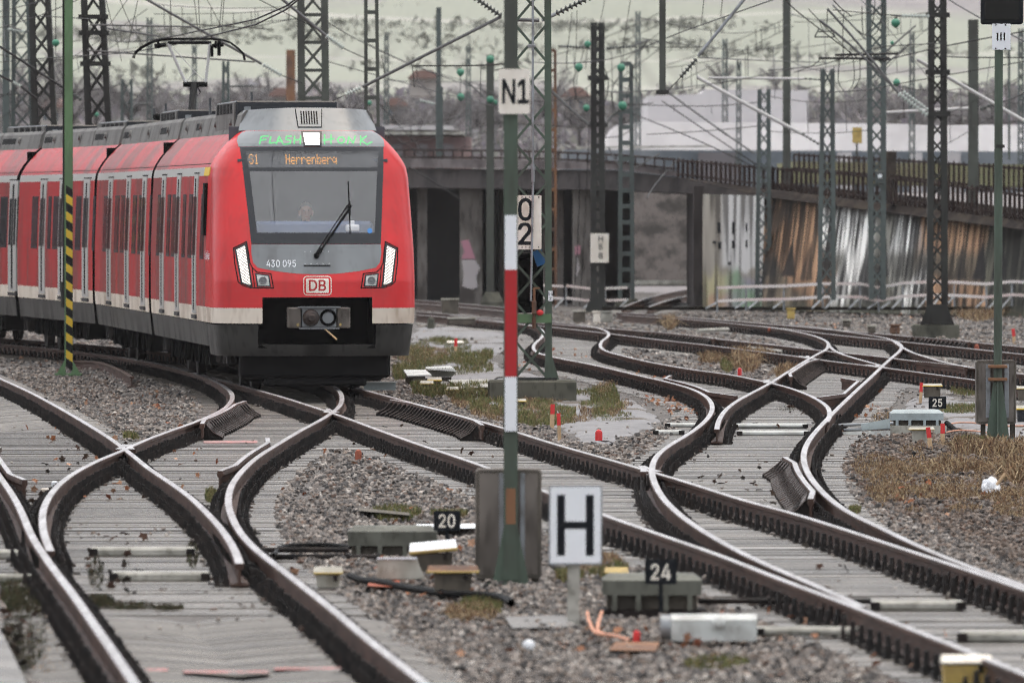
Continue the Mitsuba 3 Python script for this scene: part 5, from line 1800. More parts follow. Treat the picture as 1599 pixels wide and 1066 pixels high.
for y in (572, 592):
    MB().box(P(1558, y, DQ - .03), (29 / S(DQ), .22, 4.5 / S(DQ)), bevel=.005).build(kc + '__clamp', 'RUSTY')

# -- masts behind
lattice('lattice_mast', 'tall tapering lattice mast at the far left, nearest the picture edge', (45, 78), (51, 91), -20, 230, 236, 8.5, 38, 'MASTDARK', 'X', depth=.5)
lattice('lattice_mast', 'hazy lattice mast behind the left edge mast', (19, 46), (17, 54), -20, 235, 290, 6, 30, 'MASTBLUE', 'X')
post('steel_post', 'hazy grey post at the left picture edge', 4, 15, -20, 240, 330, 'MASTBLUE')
lattice('lattice_mast', 'dark lattice mast right of the striped pole', (126, 163), (135, 176), -20, 230, 222, 9, 44, 'MASTDARK', 'X', depth=.5, tie=(27, 52, 100))
lattice('lattice_mast', 'battened lattice mast rising behind the train cab', (464, 512), (466, 515), -20, 240, 232, 11, 43, 'MAST', 'XB', depth=.45)
lattice('ladder_mast', 'slim ladder-like mast right behind the train cab', (568.5, 590.5), (569, 595), -25, 330, 214, 5.4, 44, 'MAST', 'ladder', depth=.18)
post('steel_post', 'grey-green post on a footing before the bridge, right of the train', 680.5, 692, 136, 448, 339, 'MASTBLUE', (672, 704, 444, 470))
post('steel_post', 'pale far post rising above the first post before the bridge', 681, 689, 12, 140, 395, 'MASTBLUE')
post('steel_post', 'green post with two green balls left of the N 1 post', 759.5, 771.5, 86, 470, 297, 'MAST', (750, 786, 456, 490))
lattice('lattice_mast', 'rusty orange-brown mast behind the green lattice mast', (857, 869), (857, 870), 79, 482, 305, 4.5, 30, 'RUSTY', 'ladder')
lattice('lattice_mast', 'crowded double mast with a figured board in the middle background', (922.5, 944), (922, 945), 36, 470, 293, 9.6, 17, 'MASTDARK', 'Z', depth=.4, tie=(122, 195), plinth=(916, 954, 486, 505))
k = thing('figure_board', 'small cream figured board on the crowded double mast', 'sign')
board(k + '__board', 922, 950.5, 364.5, 410, 292.6, 'OFFWHITE', .02, .02)
for i, y in enumerate((373, 385, 399)):
    put(k + '__figure', lettering('8' if i else 'H', P(938, y, 292.57), 9 / S(292.6), .01), 'BOARDBLACK')
m = MB().hull([P(x, y, 293 + d) for d in (-.3, .3) for x, y in ((922, 465), (944, 465), (958, 492), (910, 492))])
m.build(k.replace('figure_board', 'mast_shoe') if False else thing('mast_shoe', 'dark flared steel shoe of the crowded double mast', 'mast base') + '__shoe', 'MASTDARK')
lattice('lattice_mast', 'pale green lattice mast left of the bridge opening', (966, 989), (965, 991), 100, 470, 312, 6.5, 24, 'MASTBLUE', 'ladder', plinth=(960, 996, 466, 482))
lattice('lattice_mast', 'lattice mast with round holes left of the graffiti wall', (1183, 1203), (1179, 1205), 140, 470, 300, 6.2, 22, 'MASTBLUE', 'X')
post('steel_post', 'post rising from behind the road parapet', 1222.5, 1234.5, -20, 300, 332, 'MAST')
lattice('lattice_mast', 'X-braced lattice mast in front of the painted wall', (1282, 1303), (1276, 1305), 108, 468, 276, 6.6, 28, 'MASTBLUE', 'X')
lattice('lattice_mast', 'tall lattice mast with a grey box in front of the painted wall', (1352, 1384), (1357, 1383), -20, 468, 283, 8, 24, 'MASTBLUE', 'X', tie=(92,))
k = thing('equipment_box', 'grey box fixed to the tall lattice mast before the painted wall', 'equipment box')
MB().box(P(1374, 277, 282.5), (15 / S(283), .3, 20 / S(283)), bevel=.02).build(k + '__housing', 'MASTBLUE')
board(k + '__sticker', 1371, 1377, 272, 278, 282.3, 'WHITE', .01)
k = lattice('lattice_mast', 'dark double mast on a concrete footing in front of the barrier', (1450, 1477.5), (1447, 1480), -20, 498, 239, 9.5, 24, 'MASTDARK', 'Z', depth=.42, tie=(24, 113, 178), plinth=(1425, 1497, 506, 532))
MB().hull([P(x, y, 239 + d) for d in (-.4, .4) for x, y in ((1449, 475), (1478, 475), (1490, 506), (1437, 506))]).build(k + '__shoe', 'MASTDARK')
k = post('steel_post', 'plain dark post with a concrete cap left of the right-hand signal mast', 1512, 1527.5, 31, 462, 300, 'MAST', (1504, 1531, 459, 490))
k = thing('shunting_sign', 'small white sign with black triangles beside the plain dark post', 'sign')
board(k + '__board', 1519, 1535, 420, 462, 299.5, 'BOARDBLACK', .01, .02)
for pts in (((1534, 426), (1534, 440), (1524, 441)), ((1534, 443), (1534, 457), (1524, 442))):
    a = [P(x, y, 299.47) for x, y in pts]
    MB().hull(a + [q + [0, .02, 0] for q in a]).build(k + '__triangle', 'WHITE')
post('steel_post', 'thin far post at the right edge behind the III board', 1574, 1577.5, 40, 250, 340, 'MASTBLUE')
k = post('drop_post', 'grey-green drop post hanging into the picture right of the middle', 1029.5, 1039.5, -60, 148, 205, 'MAST', cat='drop post')
MB().box(P(1034.5, -60, 205), (7.5, .3, .3)).build(k + '__beam', 'MAST')
MB().box(P(1034.5, 144, 205), (.24, .3, .07)).build(k + '__clamp', 'MASTDARK')
lattice('lattice_mast', 'short dark mast with insulators beyond the train roof', (189, 207), (188, 208), 124, 210, 345, 4, 30, 'MASTBLUE', 'X')
lattice('lattice_mast', 'pale far lattice mast left of the pantograph', (229, 238), (229, 239), 28, 200, 420, 2.5, 20, 'MASTBLUE', 'X')
lattice('lattice_mast', 'small mast right of the pantograph', (347, 358), (346, 359), 96, 200, 330, 4, 26, 'MASTBLUE', 'X')
post('chimney_post', 'brown far stack behind the battened lattice mast', 447, 461, 78, 200, 430, 'RUSTY', cat='stack')
lattice('lattice_mast', 'faint far lattice mast above the double mast', (992, 1000), (991, 1001), 18, 240, 430, 2.5, 18, 'MASTBLUE', 'X')
# ---------------------------------------------------------------- road bridge, walls, fences
def wall_fn(p, n, uv):
    zr = p.z + 0.25
    u = p.x - 0.16 * zr                                  # the run-off marks lean with the battered wall
    st = fbm(u * 13, 1, zr * 0.45, 3)
    fine = fbm(u * 30, 6, zr * 0.5, 2)
    wob = 0.5 * (noise(u * 2.2, 3, zr * 0.8) - 0.5)
    brown = mix((0.05, 0.028, 0.017), (0.46, 0.28, 0.17), sm(0.25, 0.8, st))
    white = mix((0.05, 0.05, 0.05), (0.86, 0.85, 0.82), sm(0.32, 0.66, st))
    dark = mix((0.016, 0.016, 0.014), (0.13, 0.125, 0.095), sm(0.3, 0.8, st))
    x = p.x + wob
    c = mix(brown, white, sm(8.5, 8.65, x) * sm(11.0, 10.85, x))
    c = mix(c, dark, sm(9.75, 9.85, x) * sm(10.25, 10.15, x) * 0.85)
    c = mix(c, dark, sm(12.35, 12.5, x))
    c = mix(c, dark, sm(0.52, 0.62, noise(u * 1.3 + 2, 7, zr * 0.5)) * sm(1.9, 1.5, zr) * 0.8)
    drip = sm(0.50, 0.72, fine + 0.16 * sm(1.9, 2.9, zr))
    c = mix(c, (0.012, 0.011, 0.010), drip * 0.9)
    # rows of dark painted spikes
    q = u * 2.1
    fx = q - dr.floor(q)
    hh = 0.9 + 0.7 * crand(dr.floor(q * 0.5), 4, 4)
    spike = sm(0.03, -0.03, dr.abs(fx - 0.5) - 0.34 * (hh + 0.55 - zr)) * sm(hh - 0.55, hh - 0.45, zr) * (crand(dr.floor(q), 2, 9) * 0.6 + 0.4)
    c = mix(c, (0.010, 0.009, 0.010), spike * 0.95)
    return mix(c, (0.05, 0.052, 0.035), sm(0.45, 0.1, zr) * 0.7)


mat('PAINTWALL', mikit.proc(wall_fn), 0.8, spec=0.2)


def abut_fn(p, n, uv):
    st = fbm(p.x * 10, 1, p.z * 0.6, 3)
    c = mix((0.26, 0.23, 0.19), (0.44, 0.41, 0.36), st)
    c = mix(c, (0.64, 0.63, 0.62), sm(5.75, 6.0, p.x) * sm(7.65, 7.5, p.x + 0.25 * (2.4 - p.z)) * sm(.95, 1.15, p.z + 0.35 * noise(p.x * 6, 3, 3)))
    low = noise(p.x * 3.2, 5, p.z * 1.5)
    tags = mix(mix((0.52, 0.32, 0.20), (0.55, 0.50, 0.28), sm(0.3, 0.6, low)), mix((0.28, 0.27, 0.38), (0.20, 0.36, 0.22), sm(0.5, 0.8, noise(p.x * 2.1, 9, p.z))), sm(0.4, 0.7, noise(p.x * 1.1 + 4, 2, 6)))
    c = mix(c, tags, sm(1.25, 0.85, p.z + 0.5 * noise(p.x * 7, 3, 1)) * 0.75)
    return mix(c, (0.06, 0.052, 0.045), sm(0.48, 0.75, fbm(p.x * 14, 7, p.z * 0.3, 2) + 0.12 * sm(1.6, 2.9, p.z)) * 0.8)


mat('ABUTMENT', mikit.proc(abut_fn), 0.8, spec=0.2)
mat('BRIDGECON', grimy((0.23, 0.21, 0.195), (0.07, 0.06, 0.055), 1.0, 2.4, .35), 0.85)
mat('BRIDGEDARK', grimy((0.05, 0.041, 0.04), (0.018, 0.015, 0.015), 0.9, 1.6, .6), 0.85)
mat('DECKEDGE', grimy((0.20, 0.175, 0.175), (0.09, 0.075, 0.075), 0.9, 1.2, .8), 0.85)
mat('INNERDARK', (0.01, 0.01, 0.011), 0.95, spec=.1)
mat('BANKWALL', grimy((0.21, 0.18, 0.165), (0.07, 0.062, 0.056), 1.0, 2.6), 0.9)
mat('PICKET', grimy((0.022, 0.013, 0.012), (0.05, 0.032, 0.026), 0.7, 4), 0.7, spec=.2)
mat('LEDGE', grimy((0.022, 0.016, 0.015), (0.07, 0.055, 0.04), 0.6, 3), 0.8, spec=.2)
mat('BARRIER', grimy((0.70, 0.66, 0.63), (0.60, 0.42, 0.38), 0.6, 1.3), 0.5)
mat('HALLWHITE', grimy((0.50, 0.485, 0.49), (0.40, 0.385, 0.39), 0.8, .35, 1.0), 0.8, spec=.2)
mat('HALLGLASS', grimy((0.10, 0.12, 0.14), (0.21, 0.23, 0.25), 0.9, .25), 0.4)
mat('HALLDARK', (0.15, 0.14, 0.15), 0.6)
mat('BRICKBROWN', grimy((0.15, 0.10, 0.10), (0.24, 0.17, 0.16), 0.8, .5), 0.85)
mat('LAWN', grimy((0.20, 0.205, 0.11), (0.15, 0.13, 0.08), .8, .4), 0.9)
mat('SHEDBRICK', grimy((0.07, 0.04, 0.032), (0.035, 0.025, 0.022), .8, .6), 0.85)
mat('SHEDROOF', (0.06, 0.055, 0.055), 0.8)
mat('HOUSE', (0.42, 0.39, 0.36), 0.8)
mat('ROOFTILE', (0.20, 0.12, 0.10), 0.8)


def slab(pts, thick):
    """A solid whose front outline goes through picture points (x, y, depth), 'thick' deep away from the viewer."""
    a = [P(x, y, D) for x, y, D in pts]
    cx = sum(q[0] for q in a) / len(a)
    poly = Polygon([(q[0], q[2]) for q in a]).buffer(0)
    v, f = trimesh.creation.triangulate_polygon(poly, engine='earcut')
    n = len(v)
    A = np.array(a)
    M = np.column_stack([A[:, 0], A[:, 2], np.ones(len(A))])
    k = np.linalg.lstsq(M, A[:, 1], rcond=None)[0]
    y = v @ k[:2] + k[2]
    front = np.column_stack([v[:, 0], y, v[:, 1]])
    back = front + [0, thick, 0]
    ring_ = np.array(poly.exterior.coords)[:-1]
    idx = np.argmin(((v[None] - ring_[:, None]) ** 2).sum(-1), 1)
    side = []
    for i in range(len(idx)):
        p, q = idx[i], idx[(i + 1) % len(idx)]
        side += [[p, q, q + n], [p, q + n, p + n]]
    m = trimesh.Trimesh(np.vstack([front, back]), np.vstack([f[:, ::-1], f + n, side]), process=False)
    m.fix_normals()
    return m


B = thing('road_bridge', 'low concrete road bridge with dark openings behind the masts', 'bridge')
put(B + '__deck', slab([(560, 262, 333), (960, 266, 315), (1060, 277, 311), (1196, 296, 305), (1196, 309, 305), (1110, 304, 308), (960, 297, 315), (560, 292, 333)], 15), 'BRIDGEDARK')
put(B + '__parapet_band', slab([(560, 246, 332.6), (960, 253, 314.6), (1060, 268, 310.6), (1060, 276, 310.6), (960, 265, 314.6), (560, 261, 332.6)], .4), 'DECKEDGE')
for i, (x0, x1, D) in enumerate(((718, 753, 326), (896, 944, 318), (1083, 1106, 309))):
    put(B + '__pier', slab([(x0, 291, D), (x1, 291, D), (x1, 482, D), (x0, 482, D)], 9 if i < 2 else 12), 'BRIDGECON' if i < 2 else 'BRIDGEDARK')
for x0, x1, D in ((652, 667, 330), (800, 812, 327), (846, 857, 325), (868, 880, 325), (780, 788, 328)):
    put(B + '__column', slab([(x0, 291, D), (x1, 291, D), (x1, 478, D), (x0, 478, D)], .6), 'BRIDGECON')
put(B + '__inner_wall', slab([(540, 285, 341), (984, 292, 324), (984, 478, 324), (540, 474, 341)], .5), 'INNERDARK')  # near-black wall: the shade inside the openings put into its colour
put(B + '__abutment', slab([(1100, 303, 306), (1193, 306, 301), (1193, 484, 301), (1100, 484, 306)], 10), 'ABUTMENT')
m = MB()
for x0, x1, y0, y1 in ((1124, 1130, 348, 362), (1124, 1142, 359, 364), (1146, 1150, 347, 366), (1166, 1179, 358, 362), (1166, 1170, 349, 362), (1125, 1132, 378, 389), (1117, 1132, 377, 381), (1146, 1153, 376, 388), (1166, 1173, 375, 387), (1140, 1158, 410, 414)):
    put(B + '__painted_mark', slab([(x0, y0, 301), (x1, y0, 301), (x1, y1, 301), (x0, y1, 301)], .3).apply_translation((0, .9 - (x0 - 1100) / 93 * 0 - (6 if 0 else 0) + np.interp(x0, [1100, 1193], [4.02, -.98]), 0)), 'BOARDBLACK')
for pts, mt in (([(719, 376), (732, 374), (741, 400), (743, 404), (720, 404), (725, 392)], 'GRAFPINK'), ([(721, 406), (742, 406), (750, 418), (744, 430), (746, 448), (737, 452), (722, 447), (724, 428)], 'GRAFWHITE')):
    put(B + '__graffiti', slab([(x, y, 326) for x, y in pts], .1).apply_translation((0, -.04, 0)), mt)
for pts, mt in (([(898, 384), (906, 383), (906, 397), (898, 398)], 'GRAFPINK'), ([(902, 400), (905, 420), (901, 432), (898, 428)], 'GRAFWHITE')):
    put(B + '__graffiti', slab([(x, y, 318) for x, y in pts], .1).apply_translation((0, -.04, 0)), mt)
tag(B + '__graffiti', 'pink graffiti blob on the pier')
k = thing('bank_wall', 'grey-brown bank wall seen through the bridge opening', 'wall')
put(k + '__face', slab([(960, 286, 362), (1130, 290, 362), (1130, 447, 362), (960, 447, 362)], 1), 'BANKWALL')
put(k + '__kerb', slab([(960, 438, 352), (1130, 438, 352), (1130, 444, 352), (960, 444, 352)], .5), 'PALECON')

RW = thing('retaining_wall', 'long battered retaining wall covered in brown, white and black paint streaks', 'wall')
put(RW + '__face', slab([(1193, 306, 302), (1400, 330, 294), (1660, 366, 284), (1660, 496, 281), (1400, 490, 290), (1193, 484, 298)], 4), 'PAINTWALL')
put(RW + '__coping', slab([(1060, 277, 309.9), (1196, 294, 301), (1400, 319, 293), (1660, 352, 283), (1660, 367, 283), (1400, 333, 293), (1196, 308, 301)], 1.4), 'LEDGE')
put(RW + '__pillar', slab([(1384, 236, 293.2), (1400, 236, 293), (1400, 318, 293), (1384, 317, 293.2)], .6), 'LEDGE')


def pickets(label, top, bottom, x0, x1, step, wpx, dpt):
    key = thing('picket_fence', label, 'fence')
    t = lambda x: np.interp(x, *zip(*top))
    b = lambda x: np.interp(x, *zip(*bottom))
    d = lambda x: np.interp(x, *zip(*dpt))
    for f in (.12, .82):
        m = MB()
        xs = np.linspace(x0, x1, 12)
        for p, q in zip(xs[:-1], xs[1:]):
            m.bar(P(p, t(p) + f * (b(p) - t(p)), d(p) + .06), P(q, t(q) + f * (b(q) - t(q)), d(q) + .06), .05, .06, up=(0, 0, 1))
        m.build(key + '__rail', 'PICKET')
    x = x0
    r = np.random.default_rng(int(x0))
    while x < x1:
        D = d(x)
        w = wpx / 2 / S(D) * r.uniform(.85, 1.15)
        p, q = P(x, t(x) + r.uniform(-1.2, 1.2), D), P(x, b(x), D)
        MB().hull([(p[0] + sx * w * k, D + y, z) for sx in (-1, 1) for y in (-.02, .02) for k, z in ((1, q[2]), (1, p[2] - .06), (.25, p[2]))]).build(key + '__picket', 'PICKET')
        x += step
    return key


pickets('dark picket fence standing on the edge of the retaining wall', [(1058, 247), (1190, 258), (1400, 273), (1640, 306)], [(1058, 277), (1196, 295), (1400, 320), (1640, 351)], 1059, 1640, 7.4, 4.8, [(1058, 309.5), (1196, 300.8), (1400, 292.8), (1640, 283.6)])
pickets('second picket fence across the road behind the first', [(1238, 238), (1400, 246), (1640, 260)], [(1238, 268), (1400, 282), (1640, 312)], 1240, 1640, 7.8, 3.6, [(1238, 316), (1400, 310), (1640, 302)])
k = thing('parapet', 'low dark parapet strip between the two picket fences', 'parapet')
put(k + '__wall', slab([(1196, 284, 303.5), (1400, 303, 295.5), (1660, 333, 286), (1660, 352, 286), (1400, 322, 295.5), (1196, 297, 303.5)], .4), 'LEDGE')
pickets('sparse dark railing on top of the bridge deck, right of the train', [(600, 232), (820, 234), (960, 240), (1056, 247)], [(600, 248), (820, 250), (960, 255), (1056, 268)], 602, 1054, 15, 2.4, [(600, 332.2), (960, 314.2), (1056, 310.3)])
put('lawn', slab([(1238, 252, 335), (1660, 258, 335), (1660, 292, 335), (1238, 285, 335)], 20), 'LAWN')
tag('lawn', 'yellow-green grass bank behind the picket fences', kind='structure')

# striped site barrier
k = thing('site_barrier', 'white and pale red two-rail site barrier along the painted wall', 'barrier')
UP = [(1120, 449.5), (1165, 447.5), (1224, 446.5), (1285, 443), (1343, 443), (1372, 449), (1410, 442), (1450, 440), (1490, 440.5), (1540, 443.5), (1580, 439.5), (1625, 442)]
for j, (a, b) in enumerate(zip(UP[:-1], UP[1:])):
    for dy in (0, 20.5):
        MB().bar(P(a[0], a[1] + dy, 283.5), P(b[0], b[1] + dy, 283.5), .035, 4.6 / S(283.5), up=(0, 0, 1)).build(k + '__rail', 'BARRIER')
for i, (x, y) in enumerate(UP):
    MB().bar(P(x, y - 3, 283.6), P(x, y + 38, 283.6), .05, .05).build(k + '__post', 'GALV')
    MB().bar(P(x, y + 22, 283.6), P(x - 17, 481, 282.3), .045, .045).build(k + '__strut', 'GALV')
    if i % 2:
        MB().bar(P(x + 18, y + 22, 283.6), P(x + 4, 481, 282.3), .045, .045).build(k + '__strut', 'GALV')
k = thing('site_barrier', 'short piece of white barrier between the double mast and the bridge opening', 'barrier')
for a, b in (((884, 446), (925, 451)), ((945, 450), (980, 449)), ((820, 444), (880, 447))):
    for dy in (0, 19):
        MB().bar(P(a[0], a[1] + dy, 300), P(b[0], b[1] + dy, 300), .035, 4 / S(300), up=(0, 0, 1)).build(k + '__rail', 'BARRIER')
    MB().bar(P(a[0], a[1], 300.1), P(a[0], a[1] + 32, 300.1), .05, .05).build(k + '__post', 'GALV')
    MB().bar(P(b[0], b[1] + 19, 300), P(b[0] - 14, 481, 299), .045, .045).build(k + '__strut', 'GALV')

# far hall with the white roof
k = thing('industrial_hall', 'large white flat industrial hall with a dark window band behind the fences', 'hall')
put(k + '__roof', slab([(962, 196, 432), (1010, 190, 432), (1660, 196, 432), (1660, 237, 431), (940, 234, 431)], 30), 'HALLWHITE')
put(k + '__high_block', slab([(1012, 150, 446), (1095, 147, 446), (1100, 140, 446), (1262, 141, 446), (1262, 198, 446), (1012, 198, 446)], 25), 'HALLWHITE')
put(k + '__window_band', slab([(880, 234, 421), (1660, 237, 421), (1660, 300, 421), (880, 300, 421)], 20), 'HALLGLASS')
for x0, x1 in ((1090, 1152), (1308, 1330), (1420, 1440), (1470, 1500)):
    put(k + '__wall_panel', slab([(x0, 238, 420.5), (x1, 238, 420.5), (x1, 300, 420.5), (x0, 300, 420.5)], .6), 'HALLDARK' if x0 < 1200 else 'HALLWHITE')
put(k + '__roof_edge', slab([(900, 229, 419.5), (1110, 227, 419.5), (1110, 230, 419.5), (900, 232, 419.5)], .5), 'PALECON')
k = thing('industrial_hall', 'low brown shed with a thin white roof right of the train cab', 'shed')
put(k + '__wall', slab([(560, 212, 410), (735, 214, 410), (735, 275, 410), (560, 275, 410)], 12), 'BRICKBROWN')
put(k + '__roof', slab([(556, 196, 409), (705, 196, 409), (712, 203, 409), (556, 203, 409)], 14), 'HALLWHITE')
put(k + '__band', slab([(556, 205, 408.8), (725, 206, 408.8), (725, 211, 408.8), (556, 211, 408.8)], 12), 'PALECON')
for x in (610, 650, 690):
    put(k + '__door', slab([(x, 225, 409.8), (x + 18, 225, 409.8), (x + 18, 262, 409.8), (x, 262, 409.8)], .4), 'HALLDARK')
k = thing('route_sign', 'small orange sign on a thin post behind the picket fence', 'sign')
board(k + '__board', 1331, 1346, 199, 224, 345, 'LIDYELLOW', .02)
MB().bar(P(1338, 222, 345.1), P(1338, 300, 345.1), .06, .06).build(k + '__post', 'MASTDARK')
k = thing('house', 'hazy white house on the hillside above the bridge, left of the N 1 board', 'house')
for nm, pts, t, mt in (('wall', [(640, 122, 640), (684, 122, 640), (684, 150, 640), (640, 150, 640)], 8, 'HOUSE'), ('roof', [(636, 122, 639), (648, 110, 639), (676, 110, 639), (688, 122, 639)], 10, 'ROOFTILE')):
    put(k + '__' + nm, slab(pts, t), mt)
for i, (x, y, w, h, D, lab) in enumerate(((420, 150, 34, 26, 620, 'hazy pale house beside the brown stack'), (340, 170, 30, 24, 600, 'hazy pale house right of the pantograph'), (60, 168, 40, 30, 600, 'hazy pale house behind the left masts'),
                                          (600, 165, 36, 24, 610, 'hazy pale house above the brown shed'), (880, 150, 40, 28, 600, 'hazy house behind the crowded double mast'))):
    k = thing('house', lab, 'house')
    put(k + '__wall', slab([(x, y, D), (x + w, y, D), (x + w, y + h, D), (x, y + h, D)], 8), 'HOUSE')
    put(k + '__roof', slab([(x - 3, y, D - 1), (x + w * .3, y - h * .5, D - 1), (x + w * .7, y - h * .5, D - 1), (x + w + 3, y, D - 1)], 10), 'ROOFTILE')
    for q in (.2, .62):
        put(k + '__window', slab([(x + w * q, y + h * .25, D - .1), (x + w * q + w * .16, y + h * .25, D - .1), (x + w * q + w * .16, y + h * .65, D - .1), (x + w * q, y + h * .65, D - .1)], .2), 'HALLGLASS')


# trees on the slope
def bare_tree(label, x, yb, yt, D, col, wide=.8, n=1500, seed=0, group=None):
    key = thing('tree', label, 'tree', group)
    r = np.random.default_rng(seed)
    b, t = P(x, yb, D), P(x, yt, D)
    H = t[2] - b[2]
    m = MB()
    m.tube(b, b + [0, 0, H * .5], H * .03, 6, H * .016)
    tips = []
    for i in range(14):
        a = r.uniform(0, 6.28)
        z0 = r.uniform(.2, .5)
        L = H * r.uniform(.25, .5)
        e = b + [math.cos(a) * L * wide, math.sin(a) * L * wide * .7, H * z0 + L * r.uniform(.5, 1)]
        m.tube(b + [0, 0, H * z0], e, H * .011, 5, H * .004)
        tips.append((b + [0, 0, H * z0], e))
    m.build(key + '__trunk', 'MATBLACK' if False else 'BRIDGEDARK')
    V, Fc, C = [], [], []
    for i in range(n):
        p, q = tips[r.integers(len(tips))]
        c = p + (q - p) * r.uniform(.35, 1.15)
        d = r.normal(0, 1, 3) * [1, 1, .7]
        d /= np.linalg.norm(d)
        L = H * r.uniform(.05, .14)
        w = np.cross(d, [0, 1, .1]) * H * .0035
        o = len(V)
        V += [c - w, c + w, c + d * L]
        Fc.append([o, o + 1, o + 2])
        C += [np.array(col) * r.uniform(.7, 1.3)] * 3
    k = put(key + '__crown', (np.array(V), np.array(Fc)), 'VCM', color=np.array(C))
    tag(k, kind='stuff')


r = np.random.default_rng(11)
PURP = (.20, .187, .187)  # grey lightened towards the hill, painting haze into trees and scrub
spots = [(20, 235, 70), (60, 230, 85), (112, 228, 60), (150, 225, 96), (205, 230, 82), (245, 225, 110), (300, 225, 130), (345, 222, 118), (385, 222, 96), (425, 220, 105), (545, 225, 120), (612, 235, 128), (660, 236, 150), (700, 238, 128), (745, 240, 112),
         (790, 240, 126), (850, 238, 108), (905, 236, 120), (975, 230, 130), (1300, 240, 140), (1345, 242, 128), (1400, 242, 118), (1450, 243, 132), (1500, 243, 120), (1550, 244, 130), (1590, 240, 110), (1130, 160, 90), (1210, 150, 92)]
ORD = ['first', 'second', 'third', 'fourth', 'fifth', 'sixth', 'seventh', 'eighth', 'ninth', 'tenth', 'eleventh', 'twelfth', 'thirteenth', 'fourteenth']
spots.sort()
for i, (x, yb, yt) in enumerate(spots):
    where = f'{ORD[i]} from the left' if i < 14 else f'{ORD[len(spots) - 1 - i]} from the right'
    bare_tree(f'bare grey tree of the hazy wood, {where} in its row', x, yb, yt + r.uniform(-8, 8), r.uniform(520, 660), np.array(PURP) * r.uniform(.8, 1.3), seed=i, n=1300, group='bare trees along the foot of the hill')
# bushes of the far wood as one mass
V, Fc, C = [], [], []
XX, DD = r.uniform(-30, 1640, 42000), r.uniform(520, 720, 42000)
NN = meshkit.noise(np.column_stack([XX * .02, 0 * XX, DD * .02]), 5)
for x, D, nn in zip(XX, DD, NN):
    y0 = np.interp(D, [520, 720], [268, 168]) + r.uniform(-14, 14) - 34 * nn
    c = P(x, y0, D)
    s = r.uniform(.2, .6)
    o = len(V)
    V += [c + r.normal(0, s * .4, 3), c + r.normal(0, s * .5, 3) + [0, 0, .4 * s], c + r.normal(0, s * .4, 3)]
    Fc.append([o, o + 1, o + 2])
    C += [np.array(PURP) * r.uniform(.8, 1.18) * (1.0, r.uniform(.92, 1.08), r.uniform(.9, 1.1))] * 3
put('far_scrub', (np.array(V), np.array(Fc)), 'VCM', color=np.array(C))
tag('far_scrub', 'hazy grey-brown winter scrub at the foot of the hillside', kind='stuff')

# hedges and vine rows on the slope
V, Fc, C, o = [], [], [], 0
for k_ in range(26):
    D0, x0, L, sl = r.uniform(820, 1420), r.uniform(-45, 45), r.uniform(8, 40), r.uniform(-1.5, 1.5)
    n = int(L * 7)
    t = r.uniform(0, 1, n)
    xx, dd = x0 + L * (t - .5), D0 + sl * L * (t - .5) + r.normal(0, 1.2, n)
    zz = np.interp(dd, hd, prof_z)
    col = np.array((.185, .187, .16)) * r.uniform(.9, 1.2)  # pale tint: haze painted into the hedges
    for x_, d_, z_ in zip(xx, dd, zz):
        c = np.array([x_, d_, z_ + r.uniform(.1, .9)])
        V += [c + r.normal(0, .28, 3), c + r.normal(0, .28, 3), c + r.normal(0, .28, 3)]
        Fc.append([o, o + 1, o + 2])
        o += 3
        C += [col * r.uniform(.75, 1.25)] * 3
put('hill_hedges', (np.array(V), np.array(Fc)), 'VCM', color=np.array(C))
tag('hill_hedges', 'faint hedges and scrub rows across the hazy vineyard slope', kind='stuff')

# unseen shed added left of the picture to darken the train's side reflections
k = thing('freight_shed', 'unseen dark brick shed added left of the tracks to darken train reflections', 'shed')
MB().box((-34, 275, 4.0), (38, 18, 8.6)).build(k + '__wall', 'SHEDBRICK')
MB().hull([(-34 + sx * 19.5, 275 + sy * 9.6 * q, z) for sx in (-1, 1) for sy in (-1, 1) for q, z in ((1, 8.3), (.1, 11.5))]).build(k + '__roof', 'SHEDROOF')
for i in range(6):
    MB().box((-50 + i * 6, 265.9, 3.2), (2.2, .2, 3.2)).build(k + '__window', 'HALLGLASS')
# ---------------------------------------------------------------- overhead line
def sag(pts, D, n=14):
    Ds = np.interp(np.linspace(0, 1, len(pts)), np.linspace(0, 1, len(D)), D) if isinstance(D, (list, tuple)) else [D] * len(pts)
    p = np.array([P(x, y, d) for (x, y), d in zip(pts, Ds)])
    if len(p) == 2:
        return p
    d = np.r_[0, np.cumsum(np.linalg.norm(np.diff(p, axis=0), axis=1))]
    from scipy.interpolate import PchipInterpolator
    t = np.linspace(0, d[-1], n)
    return np.stack([PchipInterpolator(d, p[:, k])(t) for k in range(3)], 1)


def wmesh(pts, D, px=1.3, n=5):
    p = sag(pts, D)
    Dm = p[:, 1].mean()
    return MB().path(p, 1.2 * px / 2 / S(Dm), n).mesh()


def insulator(a, b, D, n=8, px=8, mt='DARKINSUL', key=None):
    """A string of ribbed discs between two picture points."""
    p, q = P(*a, D), P(*b, D)
    L = np.linalg.norm(q - p)
    R = px / 2 / S(D)
    prof = [(0, 0)]
    for i in range(n):
        z = L * (i + .5) / n
        prof += [(R * .32, z - L / n * .45), (R, z - L / n * .05), (R * .9, z + L / n * .1), (R * .32, z + L / n * .25)]
    prof += [(0, L)]
    MB().lathe(p, prof, 10, (q - p) / L).build(key + '__insulator', mt, smooth=30)


def catenary(label, D, runs, px=1.3, droppers=(), name='catenary'):
    key = thing(name, label, 'overhead wire')
    for i, pts in enumerate(runs):
        put(key + ('__carrier_wire' if i == 0 else '__contact_wire'), wmesh(pts, D, px), 'WIRE', smooth=True)
    for a, b in droppers:
        put(key + '__dropper', wmesh([a, b], D, .9, 4), 'WIRE')
    return key


